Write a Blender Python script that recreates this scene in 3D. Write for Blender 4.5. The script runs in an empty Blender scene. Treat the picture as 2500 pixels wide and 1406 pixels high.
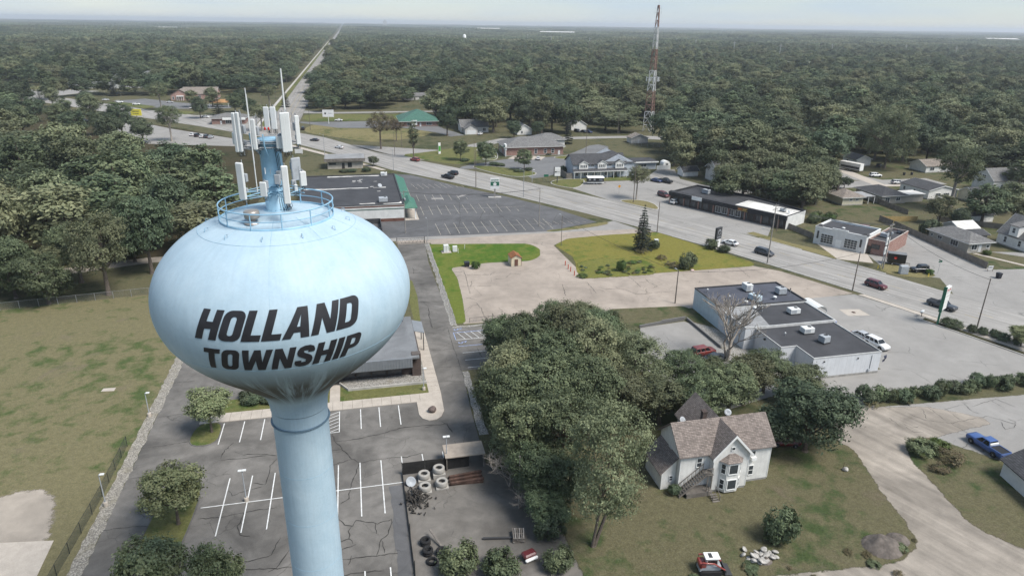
import bpy, bmesh, math, random
import numpy as np
from mathutils import Vector, Matrix
from mathutils.geometry import tessellate_polygon
R = math.radians
scene = bpy.context.scene
COL = scene.collection
# ---------------------------------------------------------------- camera
# world frame: +y runs along the street grid (the long straight road), metres
CAM_H, FPX, PITCH, ROLL, YAW = 56.0, 1667.0, R(21.15), R(0.8), R(13.1)
_f = Vector((math.sin(YAW) * math.cos(PITCH), math.cos(YAW) * math.cos(PITCH), -math.sin(PITCH)))
_r0 = Vector((math.cos(YAW), -math.sin(YAW), 0))
_u0 = _r0.cross(_f)
_r = math.cos(ROLL) * _r0 + math.sin(ROLL) * _u0
_u = -math.sin(ROLL) * _r0 + math.cos(ROLL) * _u0
CAM = Vector((0, 0, CAM_H))
cd = bpy.data.cameras.new('drone_camera')
cd.sensor_width = 36.0
cd.lens = FPX / 2500 * 36
cd.clip_start = 0.5
cd.clip_end = 60000
cam = bpy.data.objects.new('drone_camera', cd)
COL.objects.link(cam)
cam.matrix_world = Matrix(((_r.x, _u.x, -_f.x, 0), (_r.y, _u.y, -_f.y, 0), (_r.z, _u.z, -_f.z, CAM_H), (0, 0, 0, 1)))
scene.camera = cam
# ---------------------------------------------------------------- sky, sun, exposure
SUN_AZ, SUN_EL = R(-42), R(54)          # direction to the sun (from +x, anticlockwise)
world = bpy.data.worlds.new('World')
scene.world = world
world.use_nodes = True
nt = world.node_tree
nt.nodes.clear()
wo = nt.nodes.new('ShaderNodeOutputWorld')
bg = nt.nodes.new('ShaderNodeBackground')
sky = nt.nodes.new('ShaderNodeTexSky')
sky.sky_type = 'NISHITA'
sky.sun_disc = False
sky.sun_elevation = SUN_EL
sky.sun_rotation = math.pi / 2 - SUN_AZ
sky.altitude = 100
sky.air_density = 1.0
sky.dust_density = 0.2
sky.ozone_density = 1.6
# thin even cloud veil: pale grey-white laid over the blue, uneven in wide soft streaks
tc = nt.nodes.new('ShaderNodeTexCoord')
mp = nt.nodes.new('ShaderNodeMapping')
mp.inputs['Scale'].default_value = (1.5, 1.5, 14.0)
nz = nt.nodes.new('ShaderNodeTexNoise')
nz.inputs['Scale'].default_value = 2.6
nz.inputs['Detail'].default_value = 5
rp = nt.nodes.new('ShaderNodeValToRGB')
rp.color_ramp.elements[0].position = 0.40
rp.color_ramp.elements[0].color = (0.48, 0.48, 0.48, 1)
rp.color_ramp.elements[1].position = 0.72
rp.color_ramp.elements[1].color = (0.78, 0.78, 0.78, 1)
veil = nt.nodes.new('ShaderNodeMix')
veil.data_type = 'RGBA'
veil.inputs[7].default_value = (4.1, 5.2, 6.6, 1)
nt.links.new(tc.outputs['Generated'], mp.inputs[0])
nt.links.new(mp.outputs[0], nz.inputs['Vector'])
nt.links.new(nz.outputs[0], rp.inputs[0])
nt.links.new(rp.outputs[0], veil.inputs[0])
nt.links.new(sky.outputs[0], veil.inputs[6])
nt.links.new(veil.outputs[2], bg.inputs[0])
bg.inputs[1].default_value = 0.078
nt.links.new(bg.outputs[0], wo.inputs[0])
sd = bpy.data.lights.new('sun', 'SUN')
sd.energy = 3.5
sd.angle = R(24)
sd.color = (1.0, 0.96, 0.9)
sun = bpy.data.objects.new('sun', sd)
COL.objects.link(sun)
_sv = Vector((math.cos(SUN_EL) * math.cos(SUN_AZ), math.cos(SUN_EL) * math.sin(SUN_AZ), math.sin(SUN_EL)))
sun.rotation_euler = (-_sv).to_track_quat('-Z', 'Y').to_euler()
sun.location = (60, -40, 120)
vs = scene.view_settings
vs.view_transform = 'Standard'
vs.look = 'None'
vs.exposure = 0.70
vs.gamma = 1.0
vs.use_curve_mapping = False
scene.render.engine = 'CYCLES'
cy = scene.cycles
cy.use_denoising = True
cy.max_bounces = 6
cy.diffuse_bounces = 3
cy.glossy_bounces = 2
cy.transmission_bounces = 3
cy.transparent_max_bounces = 6
cy.volume_bounces = 0
cy.caustics_reflective = False
cy.caustics_refractive = False
cy.use_adaptive_sampling = True
cy.adaptive_threshold = 0.015
# ---------------------------------------------------------------- survey helpers
def ray(px, py):
 return _f * FPX + _r * (px - 1250) - _u * (py - 703)
def at(px, py, z=0.0):
 """the point of height z that the photograph shows at (px, py)"""
 d = ray(px, py)
 return CAM + d * ((z - CAM_H) / d.z)
def at_depth(px, py, depth):
 return CAM + ray(px, py) * (depth / FPX)
def frame(p, deg):
 """local frame on the ground: origin p, x axis turned by deg"""
 c, k = math.cos(R(deg)), math.sin(R(deg))
 return lambda x, y, z=0.0: Vector((p[0] + c * x - k * y, p[1] + k * x + c * y, z))
def road_near(y): return -1.284e-3 * y * y - 0.0948 * y + 141.03      # kerb lines of the curving main road
def road_far(y): return -1.221e-3 * y * y - 0.0699 * y + 155.74
def road_at(t, y): return Vector((road_near(y) * (1 - t) + road_far(y) * t, y, 0))
def road_heading(y): return math.atan2(-1.0, 2.5e-3 * y + 0.082)
# ---------------------------------------------------------------- materials
MATS = {}
def nodes_of(name):
 m = bpy.data.materials.new(name)
 m.use_nodes = True
 t = m.node_tree
 b = t.nodes['Principled BSDF']
 return m, t, b
def nnode(t, kind, **kw):
 n = t.nodes.new(kind)
 for k, v in kw.items():
  if k.startswith('_'):
   setattr(n, k[1:], v)
  else:
   n.inputs[k].default_value = v
 return n
def mixc(t, fac, a, b, blend='MIX'):
 m = t.nodes.new('ShaderNodeMix')
 m.data_type = 'RGBA'
 m.blend_type = blend
 for sock, v in ((0, fac), (6, a), (7, b)):
  if hasattr(v, 'is_output') or hasattr(v, 'links'):
   t.links.new(v, m.inputs[sock])
  elif sock == 0:
   m.inputs[0].default_value = v
  else:
   m.inputs[sock].default_value = (*v, 1) if len(v) == 3 else v
 return m.outputs[2]
def coords(t, world=False):
 if world:
  return t.nodes.new('ShaderNodeNewGeometry').outputs['Position']
 return t.nodes.new('ShaderNodeTexCoord').outputs['Object']
def noise(t, co, scale, detail=4, rough=0.55, dist=0.0):
 n = nnode(t, 'ShaderNodeTexNoise', Scale=scale, Detail=detail, Roughness=rough, Distortion=dist)
 t.links.new(co, n.inputs['Vector'])
 return n.outputs[0]
def ramp(t, val, *stops):
 r = t.nodes.new('ShaderNodeValToRGB')
 e = r.color_ramp.elements
 while len(e) < len(stops):
  e.new(0.5)
 for el, (p, c) in zip(e, stops):
  el.position = p
  el.color = (c, c, c, 1) if not hasattr(c, '__len__') else (*c, 1)
 t.links.new(val, r.inputs[0])
 return r.outputs[0]
def stretch(t, co, sx, sy, sz, rot=0.0):
 """coordinates turned so that x runs along the angle rot, then scaled"""
 m = t.nodes.new('ShaderNodeMapping')
 m.inputs['Rotation'].default_value = (0, 0, -rot)
 t.links.new(co, m.inputs[0])
 k = t.nodes.new('ShaderNodeMapping')
 k.inputs['Scale'].default_value = (sx, sy, sz)
 t.links.new(m.outputs[0], k.inputs[0])
 return k.outputs[0]
def bump(t, b, h, strength, dist=0.05):
 n = nnode(t, 'ShaderNodeBump', Strength=strength, Distance=dist)
 t.links.new(h, n.inputs['Height'])
 t.links.new(n.outputs[0], b.inputs['Normal'])
def mat(name, col, rough=0.8, var=0.12, scale=1.5, metal=0.0, spec=0.3, world=False, fine=0.0, bmp=0.0):
 """a painted / plain surface: base colour broken by two scales of grime"""
 if name in MATS:
  return MATS[name]
 m, t, b = nodes_of(name)
 co = coords(t, world)
 n1 = noise(t, co, scale, 5)
 dark = tuple(c * (1 - var * 2) for c in col)
 lite = tuple(min(1, c * (1 + var)) for c in col)
 c = mixc(t, ramp(t, n1, (0.3, 0.0), (0.7, 1.0)), dark, lite)
 if fine:
  n2 = noise(t, co, scale * 14, 3)
  c = mixc(t, ramp(t, n2, (0.35, 0.0), (0.65, 1.0)), c, mixc(t, 0.5, c, (0.02, 0.02, 0.02)), 'MIX') if fine > 0.5 else mixc(t, fine, c, ramp(t, n2, (0.3, 0.25), (0.7, 1.0)), 'MULTIPLY')
 t.links.new(c, b.inputs['Base Color'])
 b.inputs['Roughness'].default_value = rough
 b.inputs['Metallic'].default_value = metal
 b.inputs['Specular IOR Level'].default_value = spec
 if bmp:
  bump(t, b, noise(t, co, scale * 10, 3), bmp)
 MATS[name] = m
 return m
def glass(name='window_glass', col=(0.03, 0.035, 0.04), rough=0.08):
 if name in MATS:
  return MATS[name]
 m, t, b = nodes_of(name)
 co = coords(t)
 c = mixc(t, ramp(t, noise(t, co, 0.8, 2), (0.35, 0.0), (0.7, 1.0)), col, tuple(x * 2.2 for x in col))
 t.links.new(c, b.inputs['Base Color'])
 b.inputs['Roughness'].default_value = rough
 b.inputs['Specular IOR Level'].default_value = 0.6
 MATS[name] = m
 return m
# ---------------------------------------------------------------- mesh helper
class MB:
 def __init__(s):
  s.v, s.f, s.m, s.sm = [], [], [], []
 def add(s, verts, faces, mi=0, smooth=False):
  o = len(s.v)
  s.v += [tuple(p) for p in verts]
  for f in faces:
   s.f.append(tuple(i + o for i in f)); s.m.append(mi); s.sm.append(smooth)
  return s
 def box(s, x0, x1, y0, y1, z0, z1, mi=0, top=None):
  v = [(x0, y0, z0), (x1, y0, z0), (x1, y1, z0), (x0, y1, z0), (x0, y0, z1), (x1, y0, z1), (x1, y1, z1), (x0, y1, z1)]
  s.add(v, [(0, 3, 2, 1), (0, 1, 5, 4), (1, 2, 6, 5), (2, 3, 7, 6), (3, 0, 4, 7)], mi)
  s.add([v[4], v[5], v[6], v[7]], [(0, 1, 2, 3)], mi if top is None else top)
  return s
 def bevbox(s, x0, x1, y0, y1, z0, z1, b, mi=0):
  b = min(b, (x1 - x0) / 2.1, (y1 - y0) / 2.1, (z1 - z0) / 2.1)
  lv = [(z0, b), (z0 + b, 0), (z1 - b, 0), (z1, b)]
  rings = []
  for z, i in lv:
   X0, X1, Y0, Y1 = x0 + i, x1 - i, y0 + i, y1 - i
   k = b if not i else b * 0.5
   rings.append([(X0 + k, Y0, z), (X1 - k, Y0, z), (X1, Y0 + k, z), (X1, Y1 - k, z), (X1 - k, Y1, z), (X0 + k, Y1, z), (X0, Y1 - k, z), (X0, Y0 + k, z)])
  s.loft(rings, mi, True, True)
  return s
 def loft(s, rings, mi=0, cap0=False, cap1=False, smooth=False, close=True):
  n = len(rings[0])
  v = [p for r in rings for p in r]
  f = []
  for i in range(len(rings) - 1):
   for j in range(n if close else n - 1):
    a, b = i * n + j, i * n + (j + 1) % n
    f.append((a, b, b + n, a + n))
  s.add(v, f, mi, smooth)
  if cap0: s.add(rings[0], [tuple(range(n))[::-1]], mi)
  if cap1: s.add(rings[-1], [tuple(range(n))], mi)
  return s
 def prism(s, poly, z0, z1, mi=0, top=None):
  n = len(poly)
  a = sum(poly[i][0] * poly[(i + 1) % n][1] - poly[(i + 1) % n][0] * poly[i][1] for i in range(n))
  if a < 0: poly = poly[::-1]
  b = [(p[0], p[1], z0) for p in poly]; t = [(p[0], p[1], z1) for p in poly]
  s.add(b + t, [(i, (i + 1) % n, n + (i + 1) % n, n + i) for i in range(n)], mi)
  s.add(t, [tuple(range(n))], mi if top is None else top)
  s.add(b, [tuple(range(n))[::-1]], mi)
  return s
 def sheet(s, poly, z, mi=0):
  n = len(poly)
  a = sum(poly[i][0] * poly[(i + 1) % n][1] - poly[(i + 1) % n][0] * poly[i][1] for i in range(n))
  if a < 0: poly = poly[::-1]
  pv = [Vector((p[0], p[1], z)) for p in poly]
  s.add(pv, [tuple(t) for t in tessellate_polygon([pv])], mi)
  for k in range(len(s.f)):
   pass
  return s
 def tube(s, pts, rad, n=6, mi=0, smooth=True, cap=True):
  pts = [Vector(p) for p in pts]
  if not hasattr(rad, '__len__'): rad = [rad] * len(pts)
  rings = []
  for i, p in enumerate(pts):
   d = (pts[min(i + 1, len(pts) - 1)] - pts[max(i - 1, 0)]).normalized()
   a = d.cross(Vector((0, 0, 1)) if abs(d.z) < 0.95 else Vector((1, 0, 0))).normalized()
   b = d.cross(a)
   rings.append([tuple(p + (a * math.cos(2 * math.pi * k / n) + b * math.sin(2 * math.pi * k / n)) * rad[i]) for k in range(n)])
  return s.loft(rings, mi, cap, cap, smooth)
 def lathe(s, prof, n=24, c=(0, 0), mi=0, smooth=True, cap0=False, cap1=False):
  rings = [[(c[0] + r * math.cos(2 * math.pi * k / n), c[1] + r * math.sin(2 * math.pi * k / n), z) for k in range(n)] for r, z in prof]
  return s.loft(rings, mi, cap0, cap1, smooth)
 def ring(s, r, z, t, n=48, c=(0, 0), mi=0, tn=6):
  v, f = [], []
  for i in range(n):
   a = 2 * math.pi * i / n
   for k in range(tn):
    b = 2 * math.pi * k / tn
    v.append((c[0] + (r + t * math.cos(b)) * math.cos(a), c[1] + (r + t * math.cos(b)) * math.sin(a), z + t * math.sin(b)))
  for i in range(n):
   for k in range(tn):
    f.append((i * tn + k, ((i + 1) % n) * tn + k, ((i + 1) % n) * tn + (k + 1) % tn, i * tn + (k + 1) % tn))
  return s.add(v, f, mi, True)
 def mesh(s, name, mats):
  me = bpy.data.meshes.new(name)
  me.from_pydata(s.v, [], s.f)
  for m in (mats if isinstance(mats, (list, tuple)) else [mats]):
   me.materials.append(MATS[m] if isinstance(m, str) else m)
  me.polygons.foreach_set('material_index', s.m)
  me.polygons.foreach_set('use_smooth', s.sm)
  me.update()
  return me
 def build(s, name, mats, parent=None, loc=(0, 0, 0), rz=0.0):
  return link(name, s.mesh(name, mats), parent, loc, rz)
def link(name, me, parent=None, loc=(0, 0, 0), rz=0.0, sc=None):
 o = bpy.data.objects.new(name, me)
 COL.objects.link(o)
 o.location = loc
 if rz: o.rotation_euler = (0, 0, rz)
 if sc is not None: o.scale = sc
 if parent is not None: o.parent = parent
 return o
def tag(o, label, cat, group=None):
 o['label'] = label
 o['category'] = cat
 if group: o['group'] = group
 return o
def thing(name, label, cat, loc=(0, 0, 0), rz=0.0, group=None):
 o = bpy.data.objects.new(name, None)
 o.empty_display_size = 0.5
 COL.objects.link(o)
 o.location = loc
 o.rotation_euler = (0, 0, rz)
 return tag(o, label, cat, group)
def structure(o):
 o['kind'] = 'structure'
 return o
def stuff(o):
 o['kind'] = 'stuff'
 return o
def copy_tree(o, parent=None):
 c = o.copy()
 COL.objects.link(c)
 c.parent = parent
 for ch in list(o.children):
  copy_tree(ch, c)
 return c
# ================================================================ ground surfaces
def grass_mat(name, green, dry, amount=0.5, soil=None, wild=1.0):
 m, t, b = nodes_of(name)
 co = coords(t, True)
 big = noise(t, co, 0.045, 5, 0.6, 0.6)
 mid = noise(t, co, 0.35, 5, 0.6)
 fine = noise(t, stretch(t, co, 1, 1, 1), 5.0, 4, 0.7)
 mm = nnode(t, 'ShaderNodeMath', _operation='ADD')
 t.links.new(big, mm.inputs[0]); t.links.new(mid, mm.inputs[1])
 c = mixc(t, ramp(t, mm.outputs[0], (0.92 - amount * 0.35, 0.0), (1.22 - amount * 0.35, 1.0)), green, dry)
 c = mixc(t, 0.5, c, ramp(t, noise(t, co, 1.3, 5, 0.7), (0.3, 0.6), (0.7, 1.3)), 'MULTIPLY')
 if soil:
  c = mixc(t, ramp(t, noise(t, co, 0.11, 6, 0.65, 0.5), (0.60, 0.0), (0.72, 0.8)), c, soil)
 c = mixc(t, 0.75 * wild, c, ramp(t, fine, (0.25, 0.45), (0.75, 1.35)), 'MULTIPLY')
 t.links.new(c, b.inputs['Base Color'])
 b.inputs['Roughness'].default_value = 0.95
 b.inputs['Specular IOR Level'].default_value = 0.1
 bump(t, b, fine, 0.6, 0.12)
 MATS[name] = m
 return m
def asphalt_mat(name, col, streak=0.0, rot=0.0, patch=0.5, craze=0.0, seam=0.0):
 """weathered paving: pale and dark blotches, tyre-polished streaks, fine grain, hairline crazing"""
 m, t, b = nodes_of(name)
 co = coords(t, True)
 n1 = noise(t, co, 0.10, 6, 0.6, 0.8)
 n2 = noise(t, co, 0.55, 5, 0.6, 0.4)
 fine = noise(t, co, 9.0, 3, 0.7)
 c = mixc(t, ramp(t, n1, (0.30, 0.0), (0.70, 1.0)), tuple(x * (1 - 0.42 * patch) for x in col), tuple(x * (1 + 0.35 * patch) for x in col))
 c = mixc(t, 0.6 * patch, c, ramp(t, n2, (0.3, 0.62), (0.68, 1.15)), 'MULTIPLY')
 if streak:
  st = noise(t, stretch(t, co, 0.028, 0.75, 0.5, rot), 1.0, 4, 0.55)
  c = mixc(t, streak, c, ramp(t, st, (0.30, 0.55), (0.66, 1.12)), 'MULTIPLY')
 c = mixc(t, 0.35, c, ramp(t, fine, (0.3, 0.7), (0.7, 1.2)), 'MULTIPLY')
 if craze:
  wv = nnode(t, 'ShaderNodeTexVoronoi', _feature='DISTANCE_TO_EDGE', Scale=craze)
  add = nnode(t, 'ShaderNodeVectorMath', _operation='ADD')
  wn = nnode(t, 'ShaderNodeTexNoise', Scale=0.7, Detail=4)
  t.links.new(co, wn.inputs['Vector'])
  t.links.new(co, add.inputs[0]); t.links.new(wn.outputs[1], add.inputs[1])
  t.links.new(add.outputs[0], wv.inputs['Vector'])
  line = ramp(t, wv.outputs['Distance'], (0.0, 1.0), (0.012, 0.0))
  gate = ramp(t, noise(t, co, 0.16, 3), (0.50, 0.0), (0.60, 0.75))
  k = nnode(t, 'ShaderNodeMath', _operation='MULTIPLY')
  t.links.new(line, k.inputs[0]); t.links.new(gate, k.inputs[1])
  c = mixc(t, k.outputs[0], c, tuple(x * 0.35 for x in col))
 t.links.new(c, b.inputs['Base Color'])
 b.inputs['Roughness'].default_value = 0.9
 b.inputs['Specular IOR Level'].default_value = 0.25
 bump(t, b, fine, 0.25, 0.03)
 MATS[name] = m
 return m
def pebble_mat(name, a, bcol):
 m, t, b = nodes_of(name)
 co = coords(t, True)
 v = nnode(t, 'ShaderNodeTexVoronoi', Scale=6.0)
 t.links.new(co, v.inputs['Vector'])
 sep = t.nodes.new('ShaderNodeSeparateColor')
 t.links.new(v.outputs['Color'], sep.inputs[0])
 c = mixc(t, sep.outputs[0], a, bcol)
 c = mixc(t, ramp(t, v.outputs['Distance'], (0.35, 0.0), (0.75, 0.85)), c, tuple(x * 0.3 for x in a))
 c = mixc(t, ramp(t, noise(t, co, 0.5, 5), (0.5, 0.0), (0.7, 0.55)), c, (0.16, 0.14, 0.09))
 t.links.new(c, b.inputs['Base Color'])
 b.inputs['Roughness'].default_value = 0.95
 bump(t, b, v.outputs['Distance'], 0.8, 0.08)
 MATS[name] = m
 return m
grass_mat('field_grass', (0.070, 0.094, 0.034), (0.158, 0.142, 0.078), 0.30, (0.15, 0.125, 0.088))
grass_mat('lawn_grass', (0.070, 0.100, 0.028), (0.130, 0.130, 0.05), 0.25)
grass_mat('verge_grass', (0.085, 0.095, 0.036), (0.19, 0.165, 0.08), 0.45)
grass_mat('lot_grass', (0.088, 0.122, 0.024), (0.175, 0.160, 0.040), 0.45, (0.12, 0.10, 0.04))
grass_mat('lot_lush_grass', (0.062, 0.118, 0.016), (0.120, 0.145, 0.030), 0.3)
grass_mat('weedy_grass', (0.072, 0.108, 0.022), (0.150, 0.150, 0.040), 0.4, (0.12, 0.10, 0.04))
grass_mat('yard_grass', (0.052, 0.072, 0.028), (0.112, 0.102, 0.058), 0.32, (0.13, 0.105, 0.075))
grass_mat('common_ground', (0.050, 0.060, 0.028), (0.105, 0.098, 0.055), 0.35)
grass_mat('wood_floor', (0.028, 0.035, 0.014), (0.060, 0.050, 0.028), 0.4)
asphalt_mat('lot_asphalt', (0.150, 0.140, 0.128), patch=0.95, craze=0.22)
asphalt_mat('drive_asphalt', (0.120, 0.115, 0.108), patch=0.8, craze=0.2)
asphalt_mat('old_paving', (0.315, 0.268, 0.225), patch=0.5, craze=0.18)
asphalt_mat('store_asphalt', (0.105, 0.104, 0.106), patch=0.6, craze=0.35)
asphalt_mat('main_road_asphalt', (0.300, 0.285, 0.265), streak=0.75, rot=R(-62), patch=0.25)
asphalt_mat('north_road_asphalt', (0.27, 0.255, 0.235), streak=0.6, rot=R(90), patch=0.25)
asphalt_mat('grey_paving', (0.260, 0.248, 0.232), patch=0.3, craze=0.12)
asphalt_mat('bank_asphalt', (0.150, 0.150, 0.150), patch=0.4)
asphalt_mat('yard_concrete', (0.150, 0.138, 0.124), patch=0.9, craze=0.25)
asphalt_mat('dirt_track', (0.29, 0.255, 0.215), streak=0.65, rot=R(-68), patch=0.7)
asphalt_mat('sand', (0.32, 0.28, 0.235), patch=0.6)
mat('pale_concrete', (0.44, 0.39, 0.335), 0.9, 0.07, 0.8, world=True, fine=0.25)
mat('kerb_concrete', (0.42, 0.40, 0.37), 0.9, 0.12, 0.8, world=True)
pebble_mat('pebbles', (0.44, 0.42, 0.38), (0.20, 0.185, 0.17))
pebble_mat('white_gravel', (0.40, 0.37, 0.32), (0.20, 0.18, 0.15))
mat('white_paint', (0.72, 0.72, 0.70), 0.7, 0.12, 2.5, world=True, fine=0.35)
mat('worn_paint', (0.52, 0.48, 0.40), 0.8, 0.25, 2.0, world=True, fine=0.4)
mat('yellow_paint', (0.46, 0.36, 0.18), 0.8, 0.2, 1.0, world=True, fine=0.4)
mat('road_white', (0.55, 0.54, 0.52), 0.8, 0.2, 1.2, world=True, fine=0.3)
mat('blue_paint', (0.30, 0.38, 0.60), 0.8, 0.2, 2.0, world=True)
mat('crack_tar', (0.035, 0.033, 0.030), 0.8, 0.25, 2.0, world=True)
_layer = [0.0]
def surface(name, poly, z, m, parent=None):
 _layer[0] += 0.0002                       # no two sheets share a plane
 o = MB().sheet(poly, z + _layer[0]).build(name, MATS[m], parent)
 return o if parent else structure(o)
def frayed(m):
 """the same surface, thinning out irregularly over its rim"""
 k = m + '_frayed'
 if k not in MATS:
  MATS[k] = MATS[m].copy(); t = MATS[k].node_tree; out = t.nodes['Material Output']; src = out.inputs[0].links[0].from_socket
  e = nnode(t, 'ShaderNodeAttribute', _attribute_name='edge'); co = coords(t, True)
  a = nnode(t, 'ShaderNodeMath', _operation='ADD'); t.links.new(e.outputs['Fac'], a.inputs[0]); t.links.new(noise(t, co, 0.55, 8, 0.75), a.inputs[1])
  ms = t.nodes.new('ShaderNodeMixShader'); tr = t.nodes.new('ShaderNodeBsdfTransparent')
  t.links.new(ramp(t, a.outputs[0], (0.86, 0.0), (1.0, 1.0)), ms.inputs[0]); t.links.new(tr.outputs[0], ms.inputs[1]); t.links.new(src, ms.inputs[2]); t.links.new(ms.outputs[0], out.inputs[0])
 return MATS[k]
def soft(name, poly, z, m, w=1.0, parent=None):
 """a patch of ground whose rim frays into what lies under it"""
 _layer[0] += 0.0002
 n = len(poly); z += _layer[0]
 if sum(poly[i][0] * poly[(i + 1) % n][1] - poly[(i + 1) % n][0] * poly[i][1] for i in range(n)) < 0: poly = poly[::-1]
 rim = []
 for i in range(n):
  p0, p1 = Vector(poly[i - 1]), Vector(poly[(i + 1) % n]); d = (p1 - p0).normalized(); q = Vector(poly[i]); rim.append((q.x + d.y * w, q.y - d.x * w))
 mb = MB().sheet(poly, z); k0 = len(mb.v)
 mb.add([(*p_, z) for p_ in poly] + [(*p_, z - .0018) for p_ in rim], [(i, n + i, n + (i + 1) % n, (i + 1) % n) for i in range(n)])
 o = mb.build(name, frayed(m), parent)
 a = o.data.attributes.new('edge', 'FLOAT', 'POINT'); a.data.foreach_set('value', [1.0] * (k0 + n) + [0.0] * n)
 return o if parent else structure(o)
def even(poly, amp=0, step=1.2, seed=0):
 return smooth_poly(blob(poly, 0, max(2.5, step * 2), seed), 2)
def blob(poly, amp=0.35, step=1.2, seed=0):
 """an outline with a natural ragged edge"""
 rg = random.Random(seed); out = []
 for i, p in enumerate(poly):
  q = poly[(i + 1) % len(poly)]
  d = math.hypot(q[0] - p[0], q[1] - p[1]); n = max(1, int(d / step))
  for k in range(n):
   u = k / n
   out.append((p[0] + (q[0] - p[0]) * u + rg.uniform(-amp, amp), p[1] + (q[1] - p[1]) * u + rg.uniform(-amp, amp)))
 return out
def smooth_poly(pts, it=2):
 for _ in range(it):
  o = []
  for i, p in enumerate(pts):
   q = pts[(i + 1) % len(pts)]
   o += [(p[0] * .75 + q[0] * .25, p[1] * .75 + q[1] * .25), (p[0] * .25 + q[0] * .75, p[1] * .25 + q[1] * .75)]
  pts = o
 return pts
def pxy(*pts):
 return [tuple(at(x, y).xy) for x, y in pts]
_unit_quad = {}
def stripe(parent, a, b, w, z, m='white_paint', name='painted_line'):
 """one painted line from a to b"""
 key = m
 if key not in _unit_quad:
  _unit_quad[key] = MB().add([(-.5, -.5, 0), (.5, -.5, 0), (.5, .5, 0), (-.5, .5, 0)], [(0, 1, 2, 3)]).mesh('painted_line', MATS[m])
 a, b = Vector((a[0], a[1])), Vector((b[0], b[1]))
 d = b - a
 o = link(name, _unit_quad[key], parent, ((a.x + b.x) / 2, (a.y + b.y) / 2, z), math.atan2(d.y, d.x), (d.length, w, 1))
 return o
def cracks(parent, lines, z, w=0.09, seed=1, m='crack_tar'):
 rg = random.Random(seed); mb = MB()
 for ln in lines:
  pts = [Vector((p[0], p[1])) for p in ln]
  fine = []
  for a, b in zip(pts, pts[1:]):
   n = max(1, int((b - a).length / 0.45))
   for k in range(n):
    q = a.lerp(b, k / n)
    fine.append(q + Vector((rg.uniform(-.11, .11), rg.uniform(-.11, .11))))
  fine.append(pts[-1])
  if len(fine) < 2: continue
  L_, R_ = [], []
  for i, p in enumerate(fine):
   d = (fine[min(i + 1, len(fine) - 1)] - fine[max(i - 1, 0)])
   if d.length < 1e-5: d = Vector((1, 0))
   nrm = Vector((-d.y, d.x)).normalized()
   ww = w * rg.uniform(0.3, 1.0) * (0.35 if i in (0, len(fine) - 1) else 1) * 0.5
   L_.append((*(p + nrm * ww), z)); R_.append((*(p - nrm * ww), z))
  n = len(L_)
  mb.add(R_ + L_, [(i, i + 1, n + i + 1, n + i) for i in range(n - 1)])
 o = mb.build('surface_cracks', MATS[m], parent)
 return stuff(o)
def kerb(parent, pts, w=0.18, h=0.13, m='kerb_concrete', z=0.0, name='kerb', closed=False):
 pts = [Vector((p[0], p[1])) for p in pts]
 if closed: pts.append(pts[0])
 mb = MB(); rings = []
 for i, p in enumerate(pts):
  d = (pts[min(i + 1, len(pts) - 1)] - pts[max(i - 1, 0)]).normalized()
  nrm = Vector((-d.y, d.x)) * (w / 2)
  a, b = p + nrm, p - nrm
  rings.append([(b.x, b.y, z), (b.x, b.y, z + h), (a.x, a.y, z + h), (a.x, a.y, z)])
 mb.loft(rings, 0, True, True)
 return mb.build(name, MATS[m], parent)
# the land itself: one sheet to the horizon
mb = MB().add([(-16000, -1500, 0), (20000, -1500, 0), (20000, 17000, 0), (-16000, 17000, 0)], [(0, 1, 2, 3)])
structure(mb.build('ground', 'common_ground'))
Z1, Z2, Z3, Z4, Z5 = 0.004, 0.022, 0.040, 0.058, 0.076
# ---- township car park and its drive
lot = surface('parking_lot', [(-31.8, 10), (3.2, 10), (3.2, 76.6), (14.6, 76.6), (14.9, 91), (15.6, 104), (24.3, 104), (24.3, 121.6), (16.6, 121.6), (16.2, 162), (17.0, 178.2), (9.6, 178.2), (9.6, 150), (9.2, 126), (-31.8, 126)], Z2, 'lot_asphalt')
for x in (-18.8, -16.0, -13.15, -10.3, -5.0, -2.15, 0.65):
 stripe(lot, (x, 69.5), (x, 80.6), 0.14, Z4)
for x in (3.45, 6.3, 9.15):
 stripe(lot, (x, 76.8), (x, 80.9), 0.14, Z4)
stripe(lot, (-21.4, 75.1), (3.3, 75.1), 0.14, Z5)
for x in (-21.6, -18.75, -15.9, -13.0, -10.2, 6.4 - 10.15 + 1.95, 6.4 - 4.9 - .5, 4.0):
 stripe(lot, (x, 89.0), (x, 94.6), 0.14, Z4)
for x in (-2.0, 0.75, -4.8):
 stripe(lot, (x, 49.5), (x, 60.4), 0.14, Z4)
for x in (-6.6, -4.95):
 stripe(lot, (x, 88.8), (x, 94.6), 0.12, Z4)
stripe(lot, (-6.6, 88.8), (-4.95, 88.8), 0.12, Z5)
for k in range(6):
 stripe(lot, (-6.5, 88.9 + k * 0.95), (-5.05, 89.7 + k * 0.95), 0.11, Z5)
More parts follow.
